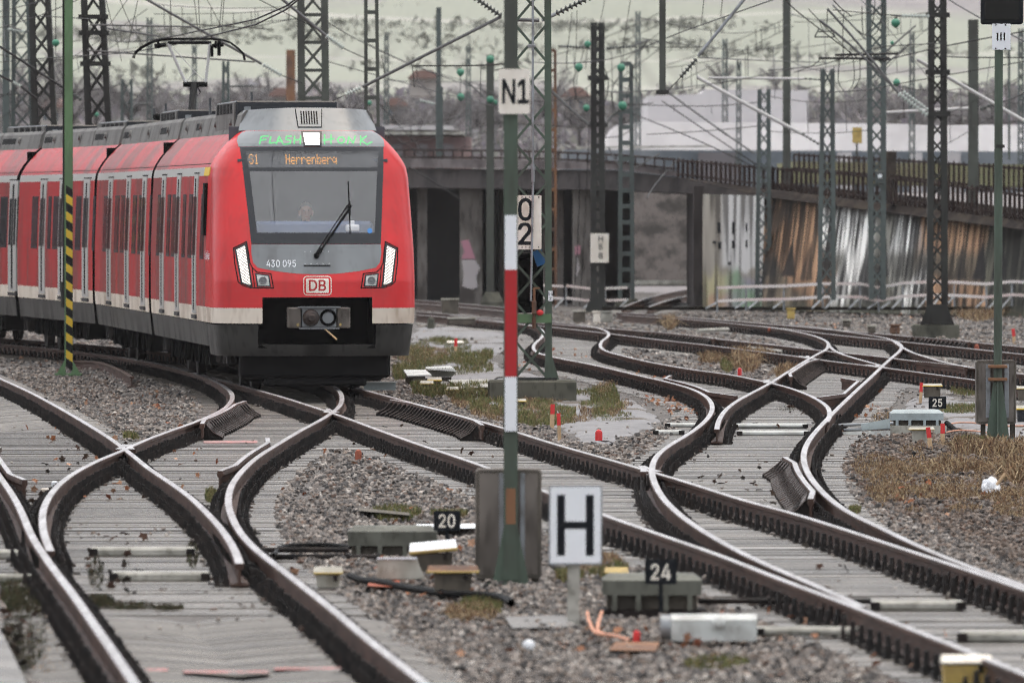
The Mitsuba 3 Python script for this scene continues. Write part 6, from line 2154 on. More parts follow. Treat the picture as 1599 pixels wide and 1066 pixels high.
def arm(label, D, tubes, ins=(), px=3.4, mt='TUBE', thin=(), imt='DARKINSUL'):
    key = thing('bracket_arm', label, 'bracket arm')
    for t in tubes:
        put(key + '__tube', wmesh(t, D, px, 8), mt, smooth=True)
    for a, b, n, w in ins:
        insulator(a, b, D, n, w, imt, key)
    for t in thin:
        put(key + '__stay', wmesh(t, D, 1.2, 5), 'WIRE', smooth=True)
    return key


catenary('wires falling to the pantograph from the top edge', [120, 150, 187, 300], [[(530, -60), (440, 14), (312, 48), (170, 62)], [(520, -60), (440, 20), (312, 60), (140, 78)]], 1.7, [])
arm('dark tube slanting from the top left down to the battened mast', 224, [[(225, -3), (320, 51), (409, 100)]], [((411, 101), (440, 118), 7, 9)], 3.6, 'TUBE', [[(440, 118), (472, 130)]], 'PORCELAIN')
arm('tube slanting from the top edge to the ladder-like mast', 212, [[(438, -3), (509, 56)]], [((509, 56), (537, 76), 8, 10)], 4, 'TUBE', [[(537, 76), (574, 93)], [(401, -2), (500, 48)]], 'PORCELAIN')
k = arm('long straight tube rising from the train roof to the N 1 post top', 200, [[(566, 136), (783, 26)]], [((538, 149), (564, 137), 6, 9)], 4.2, 'TUBE', [[(518, 158), (538, 149)]], 'PORCELAIN')
insulator((783, 26), (735, -8), 200, 9, 11, 'DARKINSUL', k)
arm('ribbed insulator slanting up from the green mast with the board 0 2', 163, [[(846, 32), (868, 22)]], [((868, 22), (930, -8), 9, 11)], 5, 'GALV')
arm('thick grey ring tube just left of the green mast', 164, [[(805, 31), (842, 32)]], [], 5, 'TUBE')
arm('pale tube hanging from the top edge to the drop post', 205, [[(1164, -3), (1090, 88)]], [((1088, 92), (1062, 122), 6, 9)], 4.2, 'GALV', [[(1062, 122), (1041, 144)]])
arm('long bright tube sloping down to the X-braced mast', 277, [[(1088, 120), (1180, 171), (1252, 209)]], [((1252, 209), (1280, 226), 5, 5)], 5, 'PALETUBE')
arm('bright tube sloping down across the right-hand signal mast', 240, [[(1432, 93), (1625, 204)]], [], 5, 'PALETUBE')
arm('bright level tube left of the plain dark post', 298, [[(1384, 176), (1512, 169)]], [((1530, 171), (1560, 160), 5, 8)], 4, 'PALETUBE')
arm('thin bright level tube right of the drop post', 305, [[(1106, 122), (1255, 123)]], [((1255, 123), (1284, 125), 4, 4)], 3.4, 'PALETUBE')
arm('twin dark tubes sloping to the dark double mast on its footing', 236, [[(1292, 14), (1360, 92), (1403, 146)], [(1280, 32), (1345, 86), (1398, 140)]], [((1403, 146), (1449, 181), 10, 10), ((1410, 143), (1450, 172), 9, 6)], 3.2, 'TUBE', [[(1262, 14), (1330, 86)]], 'PORCELAIN')
arm('dark level beams with hanging loops in the wire tangle at the upper right', 240, [[(1304, 86), (1403, 84)], [(1278, 91), (1390, 92)]], [], 3, 'WIRE', [[(1282, 91), (1273, 100), (1250, 110), (1240, 113)], [(1314, 86), (1309, 125), (1318, 143)], [(1330, 86), (1334, 120), (1327, 142)], [(1342, 88), (1343, 118), (1330, 143)], [(1318, 20), (1316, 60), (1318, 96)], [(1366, 0), (1362, 40), (1350, 55), (1346, 10)], [(1378, 5), (1372, 45), (1360, 57), (1340, 48)]])
arm('small trapezoid suspension frame in the wire tangle at the upper right', 240, [[(1272, 58), (1304, 58)], [(1272, 58), (1279, 45)], [(1304, 58), (1298, 45)], [(1278, 50), (1300, 49)]], [], 1.8, 'DARKINSUL', [[(1280, 34), (1287, 50), (1292, 14)]])
arm('dark tube falling from the left edge to the striped pole', 205, [[(-5, 70), (100, 138)]], [((100, 138), (128, 157), 6, 8)], 3, 'WIRE')
arm('tube with white insulator discs at the left edge', 230, [[(-5, 116), (20, 128)], [(32, 135), (60, 156)]], [((20, 128), (33, 136), 5, 7)], 3, 'WIRE', [], 'PORCELAIN')
arm('level dark arm above the train from the mast right of the striped pole', 220, [[(140, 39), (300, 42)], [(168, 45), (250, 57)], [(136, 79), (398, 97)]], [], 2.2, 'TUBE', [[(250, 57), (254, 62)], [(300, 38), (420, 46)]])
arm('left arm of the crowded double mast', 292, [[(860, 141), (895, 174), (920, 195)]], [], 3.4, 'TUBE')
arm('ribbed arm right of the crowded double mast', 292, [[(946, 194), (957, 180)]], [((957, 180), (979, 165), 5, 8)], 3, 'TUBE', [[(979, 165), (1020, 161)]])
arm('level insulators at the head of the crowded double mast', 292, [[(872, 72), (884, 73)], [(986, 73), (1012, 63)]], [((884, 73), (922, 75), 8, 6), ((946, 76), (986, 73), 8, 6)], 2.4, 'TUBE', [[(986, 74), (1095, 74)], [(1012, 62), (985, 120), (978, 165)]])
arm('level insulators with white discs at the top of the dark double mast', 238, [[(1392, 24), (1408, 25)]], [((1408, 25), (1452, 26), 9, 8)], 2.4, 'TUBE', [[(1300, 16), (1392, 24)]], 'PORCELAIN')
arm('small arm on the short dark mast beyond the train roof', 344, [[(208, 163), (240, 162)]], [((212, 163), (234, 162), 6, 5)], 2, 'TUBE')
arm('small arm on the mast right of the pantograph', 329, [[(358, 135), (398, 134)]], [((362, 135), (394, 134), 7, 5)], 2, 'TUBE')
arm('small arm on the post with two green balls', 296, [[(772, 110), (790, 107)], [(730, 128), (758, 154)]], [], 2.2, 'TUBE')
arm('arm on the grey-green post before the bridge', 338, [[(655, 158), (682, 164)]], [((656, 157), (680, 163), 7, 6)], 2, 'TUBE', (), 'PORCELAIN')

catenary('wire rising from the double mast across the drop post to the top edge', [270, 240, 200], [[(825, 97), (945, 94), (1060, 52), (1230, -8)]], 1.5, [((1125, 30), (1128, 0)), ((1095, 40), (1099, 0))])
catenary('pair of wires across the left masts', [260, 235, 210], [[(-5, 27), (60, 26), (140, 30)], [(-5, 98), (60, 92), (200, 83)]], 1.2, [((6, 30), (8, 96)), ((120, 88), (123, 113))])
catenary('pair of faint wires falling from the battened mast to the right', [235, 260, 300], [[(512, 35), (600, 83), (790, 152)], [(514, 97), (640, 132), (790, 171)]], 1.1, [((596, 86), (601, 122)), ((644, 106), (648, 136))])
catenary('level wire with drops between the long tube and the N 1 post', 205, [[(645, 103), (720, 103), (790, 100)]], 1.8, [((644, 104), (647, 137)), ((751, 102), (750, 152))])
catenary('two slack wires behind the train cab going down to the right', [300, 320, 340], [[(594, 163), (640, 214), (690, 262)], [(594, 196), (640, 230), (700, 262)]], 1.3)
catenary('two long wires falling right across the white hall', [290, 295, 300], [[(988, 178), (1095, 222), (1180, 262)], [(1034, 158), (1100, 203), (1182, 258)]], 1.6)
catenary('level wires in front of the white hall', 300, [[(978, 162), (1090, 166), (1200, 158)], [(1010, 210), (1110, 204), (1200, 195)]], 1.2, [((1052, 163), (1053, 174)), ((1110, 168), (1112, 178))])
catenary('wire pair from the drop post towards the lattice masts', [240, 260, 280], [[(945, 143), (1040, 140), (1190, 118)], [(1090, 90), (1150, 93), (1290, 98)]], 1.4, [((1152, 93), (1154, 112)), ((1168, 72), (1168, 120))])
catenary('wires through the tangle left of the dark double mast', [245, 240, 236], [[(1200, 110), (1270, 104), (1390, 72), (1470, 68)], [(1280, 145), (1340, 142), (1420, 128), (1600, 96)]], 1.3, [((1245, 70), (1247, 128)), ((1208, 72), (1210, 156)), ((1422, 30), (1422, 127))])
catenary('level wires between the dark double mast and the right edge', [240, 238, 236], [[(1476, 88), (1520, 90), (1625, 90)], [(1380, 96), (1450, 78), (1625, 45)]], 1.7, [((1546, 92), (1538, 152)), ((1380, 97), (1378, 108))])
catenary('wires slanting over the right edge', [240, 220, 200], [[(1482, 0), (1530, 28), (1625, 78)], [(1560, 160), (1590, 150), (1625, 130)]], 1.9)
catenary('wire from the top edge to the trapezoid frame at the upper right', [215, 230, 240], [[(1226, -4), (1270, 38), (1345, 95)], [(1300, -4), (1310, 10), (1330, 26)]], 1.6)
catenary('faint wires hanging from the top edge left of the pantograph', [200, 215, 225], [[(165, -5), (176, 40), (190, 96)], [(186, -5), (205, 40), (223, 72)]], .9, [((216, -3), (199, 76)), ((201, -3), (172, 38)), ((266, -3), (268, 60)), ((310, -3), (312, 50)), ((322, -3), (349, 48)), ((347, -3), (342, 50)), ((350, -3), (346, 52)), ((303, -3), (309, 47))])
catenary('thin vertical wires at the top between the green mast and the drop post', 250, [[(901, 16), (900, 60), (897, 112)], [(944, -3), (938, 30), (936, 36)]], .9, [((985, -3), (975, 60)), ((975, 60), (973, 95)), ((893, 20), (884, 100)), ((1380, -3), (1384, 48))])
catenary('slack wires under the bridge opening mast', [310, 312, 314], [[(905, 270), (902, 380), (895, 470)], [(920, 200), (914, 330), (905, 478)]], 1.3)
catenary('slanting wire pair in front of the bridge', [300, 308, 314], [[(640, 262), (690, 292), (720, 312)], [(1010, 310), (1030, 280), (1062, 246)]], 2.0)


catenary('fan of wires over the far middle, above the bridge', [300, 320, 340], [[(560, 60), (700, 120), (860, 150)], [(600, 125), (720, 128), (870, 120)]], 1.0, [((650, 100), (652, 127)), ((690, 116), (692, 128)), ((820, 144), (823, 121))])
catenary('level wires between the post with two green balls and the crowded double mast', 300, [[(770, 150), (850, 158), (930, 150)], [(770, 190), (850, 196), (930, 200)]], 1.1, [((800, 153), (801, 192)), ((850, 158), (851, 196)), ((890, 155), (892, 198))])
catenary('wires sloping from the crowded double mast to the pale green lattice mast', 300, [[(940, 110), (960, 130), (985, 140)], [(940, 215), (962, 214), (988, 200)]], 1.2)
catenary('upper wires from the drop post to the post behind the parapet', [280, 300, 320], [[(1000, 28), (1120, 50), (1228, 40)], [(1000, 60), (1120, 76), (1228, 74)]], 1.0, [((1060, 40), (1061, 68)), ((1110, 48), (1112, 75)), ((1180, 46), (1181, 76))])
catenary('wires from the post behind the parapet into the upper right tangle', [300, 270, 245], [[(1232, 20), (1300, 30), (1380, 12)], [(1232, 95), (1300, 112), (1362, 104)]], 1.1, [((1262, 26), (1264, 104)), ((1286, 30), (1290, 110))])
catenary('low wires in front of the hall between X-braced and tall lattice masts', 280, [[(1200, 150), (1290, 160), (1360, 155)], [(1200, 205), (1290, 208), (1360, 203)]], 1.0, [((1230, 154), (1231, 206)), ((1260, 158), (1262, 207)), ((1320, 159), (1322, 206))])
catenary('low wires right of the tall lattice mast crossing the dark double mast', 270, [[(1385, 130), (1460, 142), (1530, 132)], [(1385, 190), (1460, 195), (1625, 186)]], 1.0, [((1410, 134), (1412, 191)), ((1500, 138), (1502, 193)), ((1570, 132), (1572, 188))])
catenary('steep crossing wires behind the wire tangle at the upper right', [250, 245, 240], [[(1340, -4), (1400, 60), (1470, 150)], [(1480, 20), (1420, 70), (1340, 160)]], 1.0)
catenary('wires over the left masts from the top left corner', [240, 230, 220], [[(-5, 20), (90, -4)], [(-5, 45), (60, 25), (130, -4)]], 1.2)
catenary('low wires behind the left masts above the train roof', 260, [[(-5, 148), (100, 146), (190, 132)], [(-5, 84), (60, 95), (130, 88)]], 1.1, [((20, 90), (22, 147)), ((70, 95), (72, 146))])
arm('faint arm with ribbed insulators left of the left-edge mast', 288, [[(10, 40), (34, 47)], [(40, 49), (56, 52)]], [((12, 46), (40, 50), 7, 6)], 2, 'TUBE', (), 'PORCELAIN')
arm('slanting stay under the bridge opening mast', 311, [[(992, 262), (1030, 240)], [(950, 230), (968, 262)]], [], 1.8, 'TUBE')
arm('crossing diagonal tubes below the graffiti wall mast top', 299, [[(1040, 142), (1120, 200), (1178, 240)]], [((1120, 200), (1135, 211), 4, 5)], 2.2, 'TUBE')
arm('dark slanting arms on the tall lattice mast before the painted wall', 282, [[(1300, 8), (1352, 62)], [(1384, 80), (1430, 40)], [(1384, 100), (1410, 78)]], [((1410, 78), (1424, 66), 5, 6)], 2.2, 'TUBE')
catenary('hanging jumper cables around the crowded double mast', 291, [[(905, 100), (896, 130), (904, 160), (916, 165)], [(940, 100), (950, 130), (944, 160), (932, 168)]], 1.4, [((911, 80), (906, 100)), ((917, 75), (914, 108)), ((902, 110), (898, 160)), ((955, 80), (957, 180))])
catenary('hanging jumper cables around the pale green lattice mast', 311, [[(985, 115), (1000, 140), (1003, 165), (990, 170)], [(966, 120), (955, 150), (960, 170)]], 1.2, [((1000, 110), (996, 150))])
for x0, x1, y0, D, lab in ((1128, 1136, 60, 440, 'faint far lattice mast left of the graffiti wall'), (1150, 1157, 95, 420, 'short faint far lattice mast beside the white high block'), (600, 607, 50, 430, 'faint far lattice mast right of the ladder-like mast'), (728, 735, 70, 420, 'faint far lattice mast between the two green posts'),
                           (1420, 1428, 50, 400, 'faint far lattice mast left of the dark double mast'), (1590, 1598, 45, 380, 'faint far lattice mast at the right picture edge'), (300, 307, 70, 420, 'faint far lattice mast seen through the pantograph')):
    lattice('lattice_mast', lab, (x0, x1), (x0 - 1, x1 + 1), y0, 262, D, 2.2, 17, 'MASTBLUE', 'X')


rr_ = np.random.default_rng(77)
for i, (xa, xb, ya, yb, D, where) in enumerate(((560, 800, 55, 250, 330, 'right of the train cab'), (840, 1030, 20, 210, 330, 'around the crowded double mast'), (1040, 1240, 10, 130, 320, 'right of the drop post'), (1240, 1460, 10, 220, 300, 'left of the dark double mast'), (1470, 1640, 30, 230, 280, 'behind the right-hand signal mast'), (0, 230, 5, 190, 280, 'behind the left masts'), (240, 470, 5, 60, 260, 'above the pantograph'))):
    for j in range(2):
        y1, y2 = rr_.uniform(ya, yb, 2)
        y3, y4 = y1 + rr_.uniform(25, 50), y2 + rr_.uniform(15, 45)
        dr_ = []
        for q in rr_.uniform(.05, .95, 5):
            x = xa + q * (xb - xa)
            dr_.append(((x, y1 + q * (y2 - y1) + 4 * (1 - (2 * q - 1) ** 2)), (x + 1, y3 + q * (y4 - y3))))
        xm = (xa + xb) / 2
        catenary(f'{"farther" if j else "nearer"} thin wire pair with droppers in the tangle {where}', D + 25 * j, [[(xa, y1), (xm, (y1 + y2) / 2 + 5), (xb, y2)], [(xa, y3), (xm, (y3 + y4) / 2), (xb, y4)]], .9, dr_)


# green balls (line weights)
def ball(label, x, y, px, D, rod=None):
    key = thing('green_ball', label, 'line ball')
    c = P(x, y, D)
    r_ = px / 2 / S(D)
    MB().ball(c, r_, 3).build(key + '__ball', 'BALLGREEN', smooth=True)
    m = MB().box(c + [0, 0, r_], (r_ * .5, r_ * .5, r_ * .4)).box(c - [0, 0, r_], (r_ * .5, r_ * .5, r_ * .4))
    m.build(key + '__clip', 'MASTDARK')
    if rod:
        put(key + '__rod', wmesh([(x, rod[0]), (x, rod[1])], D + .02, 1, 4), 'WIRE')


for a in (('green ball on a thin rod left of the striped pole, upper one', 87, 67, 11.5, 215, (-3, 88)), ('green ball behind the dark tube left of the striped pole', 80.5, 119, 11, 260), ('upper green ball of the free pair left of the green-balled post', 719, 113, 12, 290, (113, 152)),
          ('lower green ball of the free pair left of the green-balled post', 719.5, 151.5, 12, 290), ('green ball at the top of the post left of the N 1 board', 765.5, 92.5, 12.5, 296), ('green ball low on the post left of the N 1 board', 765.5, 155.5, 11.5, 296),
          ('small green ball touching the N 1 board', 774, 160, 8, 298), ('small green ball behind the ladder-like mast', 577, 161, 8, 300), ('small green ball in the lattice right of the striped pole', 151, 179, 7.5, 300),
          ('green ball at the upper left of the crowded double mast', 917.5, 69, 10.5, 291), ('dark green ball left of the crowded double mast', 904, 105, 13, 291), ('green ball right of the crowded double mast, under the long wire', 970, 105.5, 13, 290, (80, 100)),
          ('green ball low at the left of the crowded double mast', 915.5, 168.5, 11, 291), ('green ball low at the right of the crowded double mast', 972, 165, 14, 290), ('large dark green ball in the tangle left of the dark double mast', 1398.5, 36, 14, 240),
          ('small green ball below the large one in the wire tangle', 1393, 67, 6, 260), ('green ball in front of the tall lattice mast with the grey box', 1400, 129, 11, 250)):
    ball(*a)
# ---------------------------------------------------------------- grass, weeds, leaves
def blades(key, label, areas, cols, seed, flop=.8):
    """Grass as single blades. areas: (list of picture points or an ellipse (x, y, rx, ry), number, height)."""
    r = np.random.default_rng(seed)
    V, Fc, C = [], [], []
    o = 0
    for area, n, h in areas:
        if len(area) == 4 and not isinstance(area[0], tuple):
            cx, cy, rx, ry = area
            t, u = r.uniform(0, 6.28, n), np.sqrt(r.random(n))
            px, py = cx + rx * u * np.cos(t), cy + ry * u * np.sin(t)
        else:
            g = Polygon(area)
            b = g.bounds
            px, py = r.uniform(b[0], b[2], n * 3), r.uniform(b[1], b[3], n * 3)
            k = shapely.contains_xy(g, px, py)
            px, py = px[k][:n], py[k][:n]
            cl = meshkit.fbm(np.stack([px * .035, py * .09, 0 * px], 1), 3, seed)
            k = cl > .50
            px, py = px[k], py[k]
        p = np.array([G(x, y, -.2) for x, y in zip(px, py)])
        m = len(p)
        if not m:
            continue
        p[:, 2] = lie(p[:, 0], p[:, 1]) + .02
        hh = h * r.uniform(.4, 1.25, m)
        a = r.uniform(0, 6.28, m)
        lean = np.stack([np.cos(a), np.sin(a), 0 * a], 1) * (hh * r.uniform(.1, flop, m))[:, None]
        w = np.stack([np.full(m, .5), r.normal(0, .2, m), 0 * a], 1) * (.006 + .03 * hh)[:, None]
        mid = p + lean * .35 + np.array([0, 0, 1]) * (hh * .6)[:, None]
        tip = p + lean + np.array([0, 0, 1]) * (hh * np.clip(1.15 - np.linalg.norm(lean, axis=1) / (hh + 1e-9) * .55, .2, 1))[:, None]
        v = np.stack([p - w, p + w, mid - w * .7, mid + w * .7, tip], 1).reshape(-1, 3)
        f = (np.arange(m) * 5)[:, None, None] + np.array([[0, 1, 3], [0, 3, 2], [2, 3, 4]])
        V.append(v)
        Fc.append(f.reshape(-1, 3) + o)
        o += len(v)
        c = np.array(cols)[r.integers(0, len(cols), m)] * r.uniform(.7, 1.3, (m, 1))
        C.append(np.repeat(c, 5, 0))
    put(key, (np.vstack(V), np.vstack(Fc)), 'VCM', color=np.vstack(C))
    tag(key, label, kind='stuff')


GREENS = [(.10, .115, .04), (.14, .145, .055), (.065, .08, .032), (.19, .165, .08), (.16, .115, .06)]
DRY = [(.24, .165, .095), (.33, .25, .15), (.16, .10, .06), (.085, .052, .035), (.13, .075, .045), (.19, .12, .07), (.36, .28, .18)]
blades('grass', 'short green and yellowish grass beside the train and round the mast footing',
       [([(640, 540), (690, 528), (770, 545), (770, 580), (700, 588), (640, 575), (620, 560)], 9000, .10), ((735, 560, 30, 8), 900, .12), ([(600, 580), (650, 565), (660, 600), (690, 605), (762, 600), (762, 640), (700, 628), (640, 612)], 7000, .12),
        ([(730, 640), (765, 625), (960, 605), (975, 640), (900, 660), (830, 668), (790, 655)], 11000, .09), ((815, 655, 22, 8), 900, .12), ((955, 650, 35, 7), 600, .05), ((890, 898, 22, 9), 1000, .07), ((950, 893, 30, 7), 500, .08),
        ((1500, 640, 35, 6), 800, .08), ((1510, 612, 26, 8), 700, .08), ((1522, 697, 30, 8), 900, .1), ((204, 684, 12, 4), 500, .07), ((190, 716, 8, 3), 250, .05), ((330, 778, 10, 10), 400, .06), ((1135, 572, 10, 8), 300, .15), ((700, 800, 30, 6), 500, .06), ((620, 800, 40, 8), 700, .07),
        ((750, 945, 35, 12), 900, .07), ((1120, 1043, 50, 6), 500, .05), ((1335, 800, 10, 5), 200, .05)], GREENS, 3)
blades('dry_grass', 'brown and straw-coloured dead grass on the right and between the tracks',
       [([(1330, 765), (1400, 700), (1500, 690), (1620, 690), (1620, 812), (1480, 800), (1390, 795)], 12000, .065), ((1545, 706, 60, 6), 1000, .2), ((1500, 733, 50, 5), 500, .14), ((1590, 745, 25, 10), 1000, .26), ((1440, 738, 60, 5), 500, .11), ((1575, 776, 40, 6), 400, .12), ((1400, 765, 50, 5), 400, .09), ((1480, 770, 50, 6), 450, .1), ((1370, 730, 40, 20), 900, .07),
        ([(760, 615), (960, 600), (1000, 625), (960, 650), (860, 665), (790, 660), (700, 640)], 8000, .09), ([(690, 610), (760, 600), (764, 640), (720, 640)], 3000, .1), ((1110, 562, 18, 5), 500, .16), ((1165, 568, 22, 12), 900, .28), ((1190, 560, 10, 8), 300, .22), ((1530, 488, 40, 14), 2200, .32), ((1045, 510, 10, 6), 400, .3),
        ((735, 955, 40, 12), 1000, .08), ((1230, 590, 16, 10), 700, .22), ((660, 555, 40, 14), 1500, .1), ((1400, 655, 40, 10), 500, .06), ((930, 880, 40, 12), 500, .07), ((80, 1000, 40, 50), 300, .05)], DRY, 5, 1.9)
blades('dark_weeds', 'dark green moss and weeds between the left rails', [((40, 985, 34, 60), 1500, .06), ((20, 930, 20, 25), 500, .06), ((155, 944, 22, 8), 700, .05), ((200, 950, 40, 6), 500, .03), ((262, 953, 25, 4), 300, .03), ((100, 800, 12, 10), 150, .04), ((300, 870, 10, 20), 200, .04), ((150, 900, 12, 25), 200, .04), ((1230, 640, 20, 4), 80, .03)], [(.03, .035, .018), (.05, .055, .025), (.025, .022, .015), (.07, .05, .03)], 9, 1.2)


def litter(key, label, areas, cols, size, seed, z=-.19):
    r = np.random.default_rng(seed)
    V, Fc, C = [], [], []
    for (cx, cy, rx, ry), n in areas:
        for _ in range(n):
            t, u = r.uniform(0, 6.28), math.sqrt(r.random())
            p = G(cx + rx * u * math.cos(t), cy + ry * u * math.sin(t), z) + [0, 0, .015]
            s = size * r.uniform(.5, 1.3)
            a = r.uniform(0, 6.28, 3)
            R = trimesh.transformations.euler_matrix(r.normal(0, .7), r.normal(0, .7), a[2])[:3, :3]
            out = [(0, 1, 0), (.45, .45, .15), (.95, .3, .05), (.5, -.15, .2), (.45, -.75, 0), (0, -.45, .12), (-.45, -.75, 0), (-.5, -.15, .2), (-.95, .3, .05), (-.45, .45, .15)]
            o = len(V)
            V += [p + R @ (np.array(q) * s) + [0, 0, s * .3] for q in [(0, 0, 0)] + out]
            Fc += [[o, o + 1 + i, o + 1 + (i + 1) % 10] for i in range(10)]
            C += [np.array(cols[r.integers(len(cols))]) * r.uniform(.7, 1.25)] * 11
    put(key, (np.array(V), np.array(Fc)), 'VCM', color=np.array(C))
    tag(key, label, kind='stuff')


LEAF = [(.27, .11, .055), (.33, .165, .10), (.19, .07, .04), (.40, .24, .16)]
litter('fallen_leaves', 'orange-brown fallen leaves along the curved track and on the sleepers',
       [((1045, 628, 45, 12), 60), ((1000, 592, 40, 7), 26), ((1070, 645, 25, 12), 26), ((960, 585, 60, 10), 12), ((890, 555, 45, 12), 14), ((868, 552, 12, 6), 10), ((820, 575, 12, 8), 10), ((1120, 630, 40, 10), 8), ((1300, 640, 20, 6), 8),
        ((1280, 675, 40, 10), 6), ((1360, 610, 30, 8), 10), ((240, 715, 140, 55), 18), ((90, 760, 60, 10), 14), ((60, 690, 60, 40), 8), ((150, 770, 60, 20), 10), ((60, 560, 60, 12), 14), ((180, 620, 90, 25), 14), ((250, 637, 14, 3), 7), ((560, 760, 150, 80), 14), ((450, 900, 60, 40), 8),
        ((690, 930, 60, 40), 14), ((1350, 645, 30, 12), 14), ((1480, 790, 90, 30), 10), ((1420, 770, 40, 20), 8), ((1260, 510, 60, 6), 14), ((1420, 495, 90, 8), 20), ((690, 585, 30, 8), 6), ((900, 1020, 200, 40), 12), ((1400, 1010, 150, 40), 8), ((600, 860, 200, 60), 20), ((1180, 1000, 120, 50), 14)], LEAF, .04, 21)
litter('dead_leaves', 'dark wet leaves and bits on the sleepers', [((60, 790, 60, 30), 26), ((110, 730, 60, 25), 16), ((190, 880, 60, 50), 22), ((600, 690, 200, 30), 18), ((1180, 760, 90, 40), 22), ((30, 1000, 30, 60), 30), ((1200, 640, 60, 30), 12), ((170, 690, 90, 40), 12), ((1290, 860, 120, 40), 10)], [(.045, .03, .022), (.03, .026, .022), (.07, .04, .03)], .045, 22)
k = thing('plastic_scrap', 'crumpled white plastic scrap in the dry grass on the right', 'litter')
m = trimesh.creation.icosphere(3, .11)
m.vertices *= (1 + .8 * (meshkit.fbm(np.array(m.vertices) * 14, 3, 4)[:, None] - .5))
m.apply_scale((.9, .8, 1.3))
m.apply_translation(G(1548, 768, -.15))
put(k + '__sheet', m, 'WHITE')
k = thing('stick', 'pale broken stick leaning out of the dry grass beside the white scrap', 'stick')
MB().tube(P(1556, 757, 101), P(1570, 739, 101), .015).build(k + '__stick', 'STAKE')
k = thing('plastic_scrap', 'small yellow and white packet on the sleepers at the left', 'litter')
MB().box(G(73, 765, -.16), (.12, .1, .04), bevel=.01).build(k + '__packet', 'OFFWHITE')
MB().box(G(85, 757, -.14), (.06, .1, .08), bevel=.01).build(k + '__cap', 'WHITE')
k = thing('paper_scrap', 'crumpled white paper scrap on the ballast below the small H sign foot', 'litter')
m = trimesh.creation.icosphere(2, .035)
m.vertices *= (1 + .8 * (meshkit.fbm(np.array(m.vertices) * 20, 3, 9)[:, None] - .5))
m.apply_translation(G(826, 1006, -.14))
put(k + '__paper', m, 'WHITE')

# paint lines and lineside clutter near the camera
def on_ground(name, label, cat, pts, z0, z1, mt, part):
    key = thing(name, label, cat)
    MB().hull([G(x, y, z) for x, y in pts for z in (z0, z1)]).build(key + '__' + part, mt)
    return key


mat('PAINTPINK', grimy((0.40, 0.15, 0.14), (0.20, 0.17, 0.16), 1.0, 14), 0.6)
for x0, x1, y, lab in ((226, 262, 1046, 'short faded red paint mark on the nearest left track'), (286, 420, 1049, 'long faded red paint mark across the nearest left track'), (428, 556, 1044, 'faded red paint mark beside the nearest curved rail'),
                       (318, 402, 690.5, 'pale red paint mark on the sleepers left of the train crossing')):
    on_ground('paint_mark', lab, 'paint mark', ((x0, y - 2.6), (x1, y - 3.2), (x1, y + .6), (x0, y + .8)), TOP - .01, TOP + .005, 'PAINTPINK', 'strip')
on_ground('concrete_slab', 'pale flat concrete slab left of the letter board post', 'slab', ((788, 962), (880, 960), (905, 978), (800, 980)), -.26, -.19, 'CSLEEPER', 'slab')
on_ground('concrete_slab', 'pale flat concrete slab in the grass beside the green mast footing', 'slab', ((700, 593), (762, 592), (764, 604), (716, 606)), -.22, -.16, 'PALECON', 'slab')
on_ground('board_piece', 'weathered plank lying behind the point machine 20', 'plank', ((650, 818), (742, 817), (742, 824), (650, 825)), -.21, -.14, 'WHITE', 'plank')
on_ground('board_piece', 'bluish plank on the gravel just behind the relay cabinet', 'plank', ((560, 792), (640, 800), (640, 804), (560, 797)), -.22, -.17, 'BOXDARK', 'plank')
on_ground('track_plate', 'rusty plate on the ballast in front of the white motor casing', 'plate', ((962, 1001), (1030, 1002), (1024, 1016), (950, 1014)), -.22, -.15, 'RUSTY', 'plate')
k = thing('rail_piece', 'length of spare rail lying on the ballast by the striped pole', 'rail')
q = smooth_px([(113, 562.5), (150, 564), (180, 573.5), (206, 588)], 40, 1)
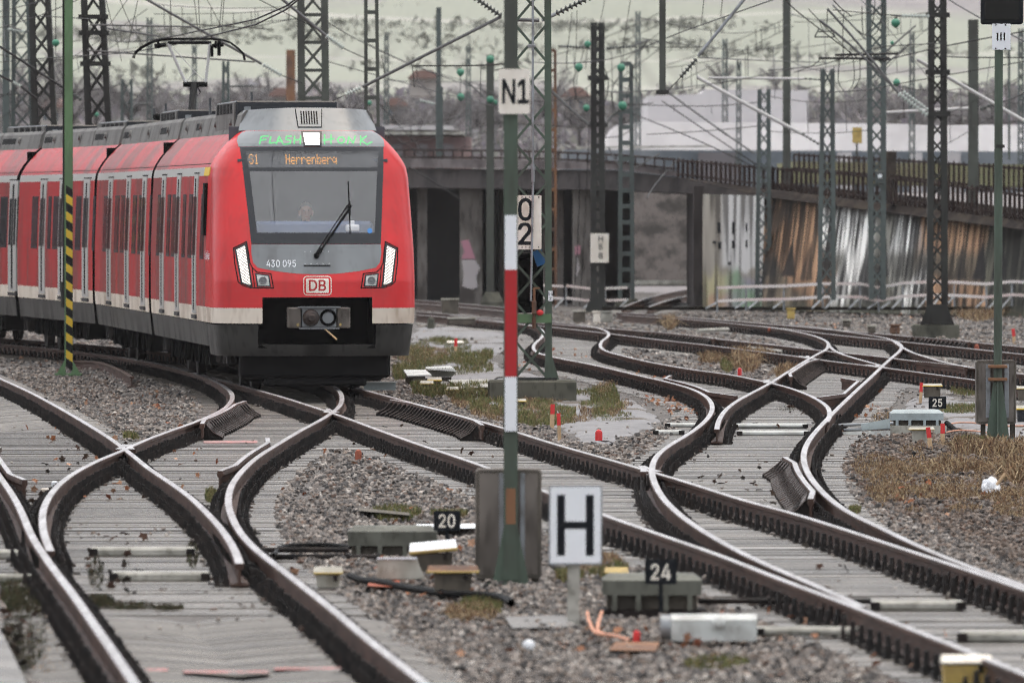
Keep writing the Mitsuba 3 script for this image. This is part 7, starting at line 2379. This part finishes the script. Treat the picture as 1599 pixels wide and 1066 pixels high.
put(k + '__rail', sweep(np.array([G(x, y, -.05) for x, y in q]), PROFILE, 0), 'RAIL', smooth=35)
k = thing('rail_piece', 'short pale steel bar lying in the gravel behind the curved tracks', 'rail')
MB().tube(G(1090, 516, -.1), G(1136, 514, -.1), .05, 6).build(k + '__bar', 'PALECON')
k = thing('rail_piece', 'thin pale bar lying between the slip tracks in the gravel', 'rail')
MB().tube(G(1168, 542.5, -.1), G(1222, 549, -.1), .04, 6).build(k + '__bar', 'PALECON')
for x0, x1, y0, y1, D, mt, lab in ((938, 956, 488, 503, 250, 'PALECON', 'pale concrete block at the foot of the crowded double mast, right one'), (926, 937, 488, 504, 251, 'OFFWHITE', 'pale concrete block at the foot of the crowded double mast, left one'), (895, 914, 487, 503, 252, 'BOXDARK', 'dark wooden block left of the pale concrete blocks'),
                                   (1316, 1328, 501, 510, 236, 'BOXDARK', 'dark box under the small red marked plate far right'), (1355, 1367, 510, 520, 225, 'BOXDARK', 'small dark round-topped box left of the dark mast footing'), (1390, 1405, 509, 521, 224, 'RUSTY', 'brown cable box just left of the dark mast footing'),
                                   (1229, 1241, 483, 498, 262, 'LIDYELLOW', 'yellow plate standing on the distant gravel'), (690, 716, 468, 490, 275, 'BOXDARK', 'dark lineside box in front of the grey-green post footing'), (700, 742, 498, 507, 240, 'BOXDARK', 'long dark cable box beside the distant track right of the train')):
    k = thing('lineside_box', lab, 'box')
    a, b = P(x0, y1, D), P(x1, y0, D)
    MB().box(((a[0] + b[0]) / 2, D, (a[2] + b[2]) / 2), (b[0] - a[0], .3, b[2] - a[2]), bevel=.02).build(k + '__case', mt)
    MB().box(((a[0] + b[0]) / 2, D, b[2] + .02), (b[0] - a[0] + .04, .34, .035)).build(k + '__lid', 'BOXGREY' if mt == 'BOXDARK' else mt)

# ---------------------------------------------------------------- world origin near the middle of the yard (ray precision)
SHIFT = -114.0
for key, d in scene.items():
    if d.get('type') == 'ply':
        d['to_world'] = T().translate([0, SHIFT, 0])
scene['camera']['to_world'] = T().translate([0, SHIFT, 0]) @ scene['camera']['to_world']
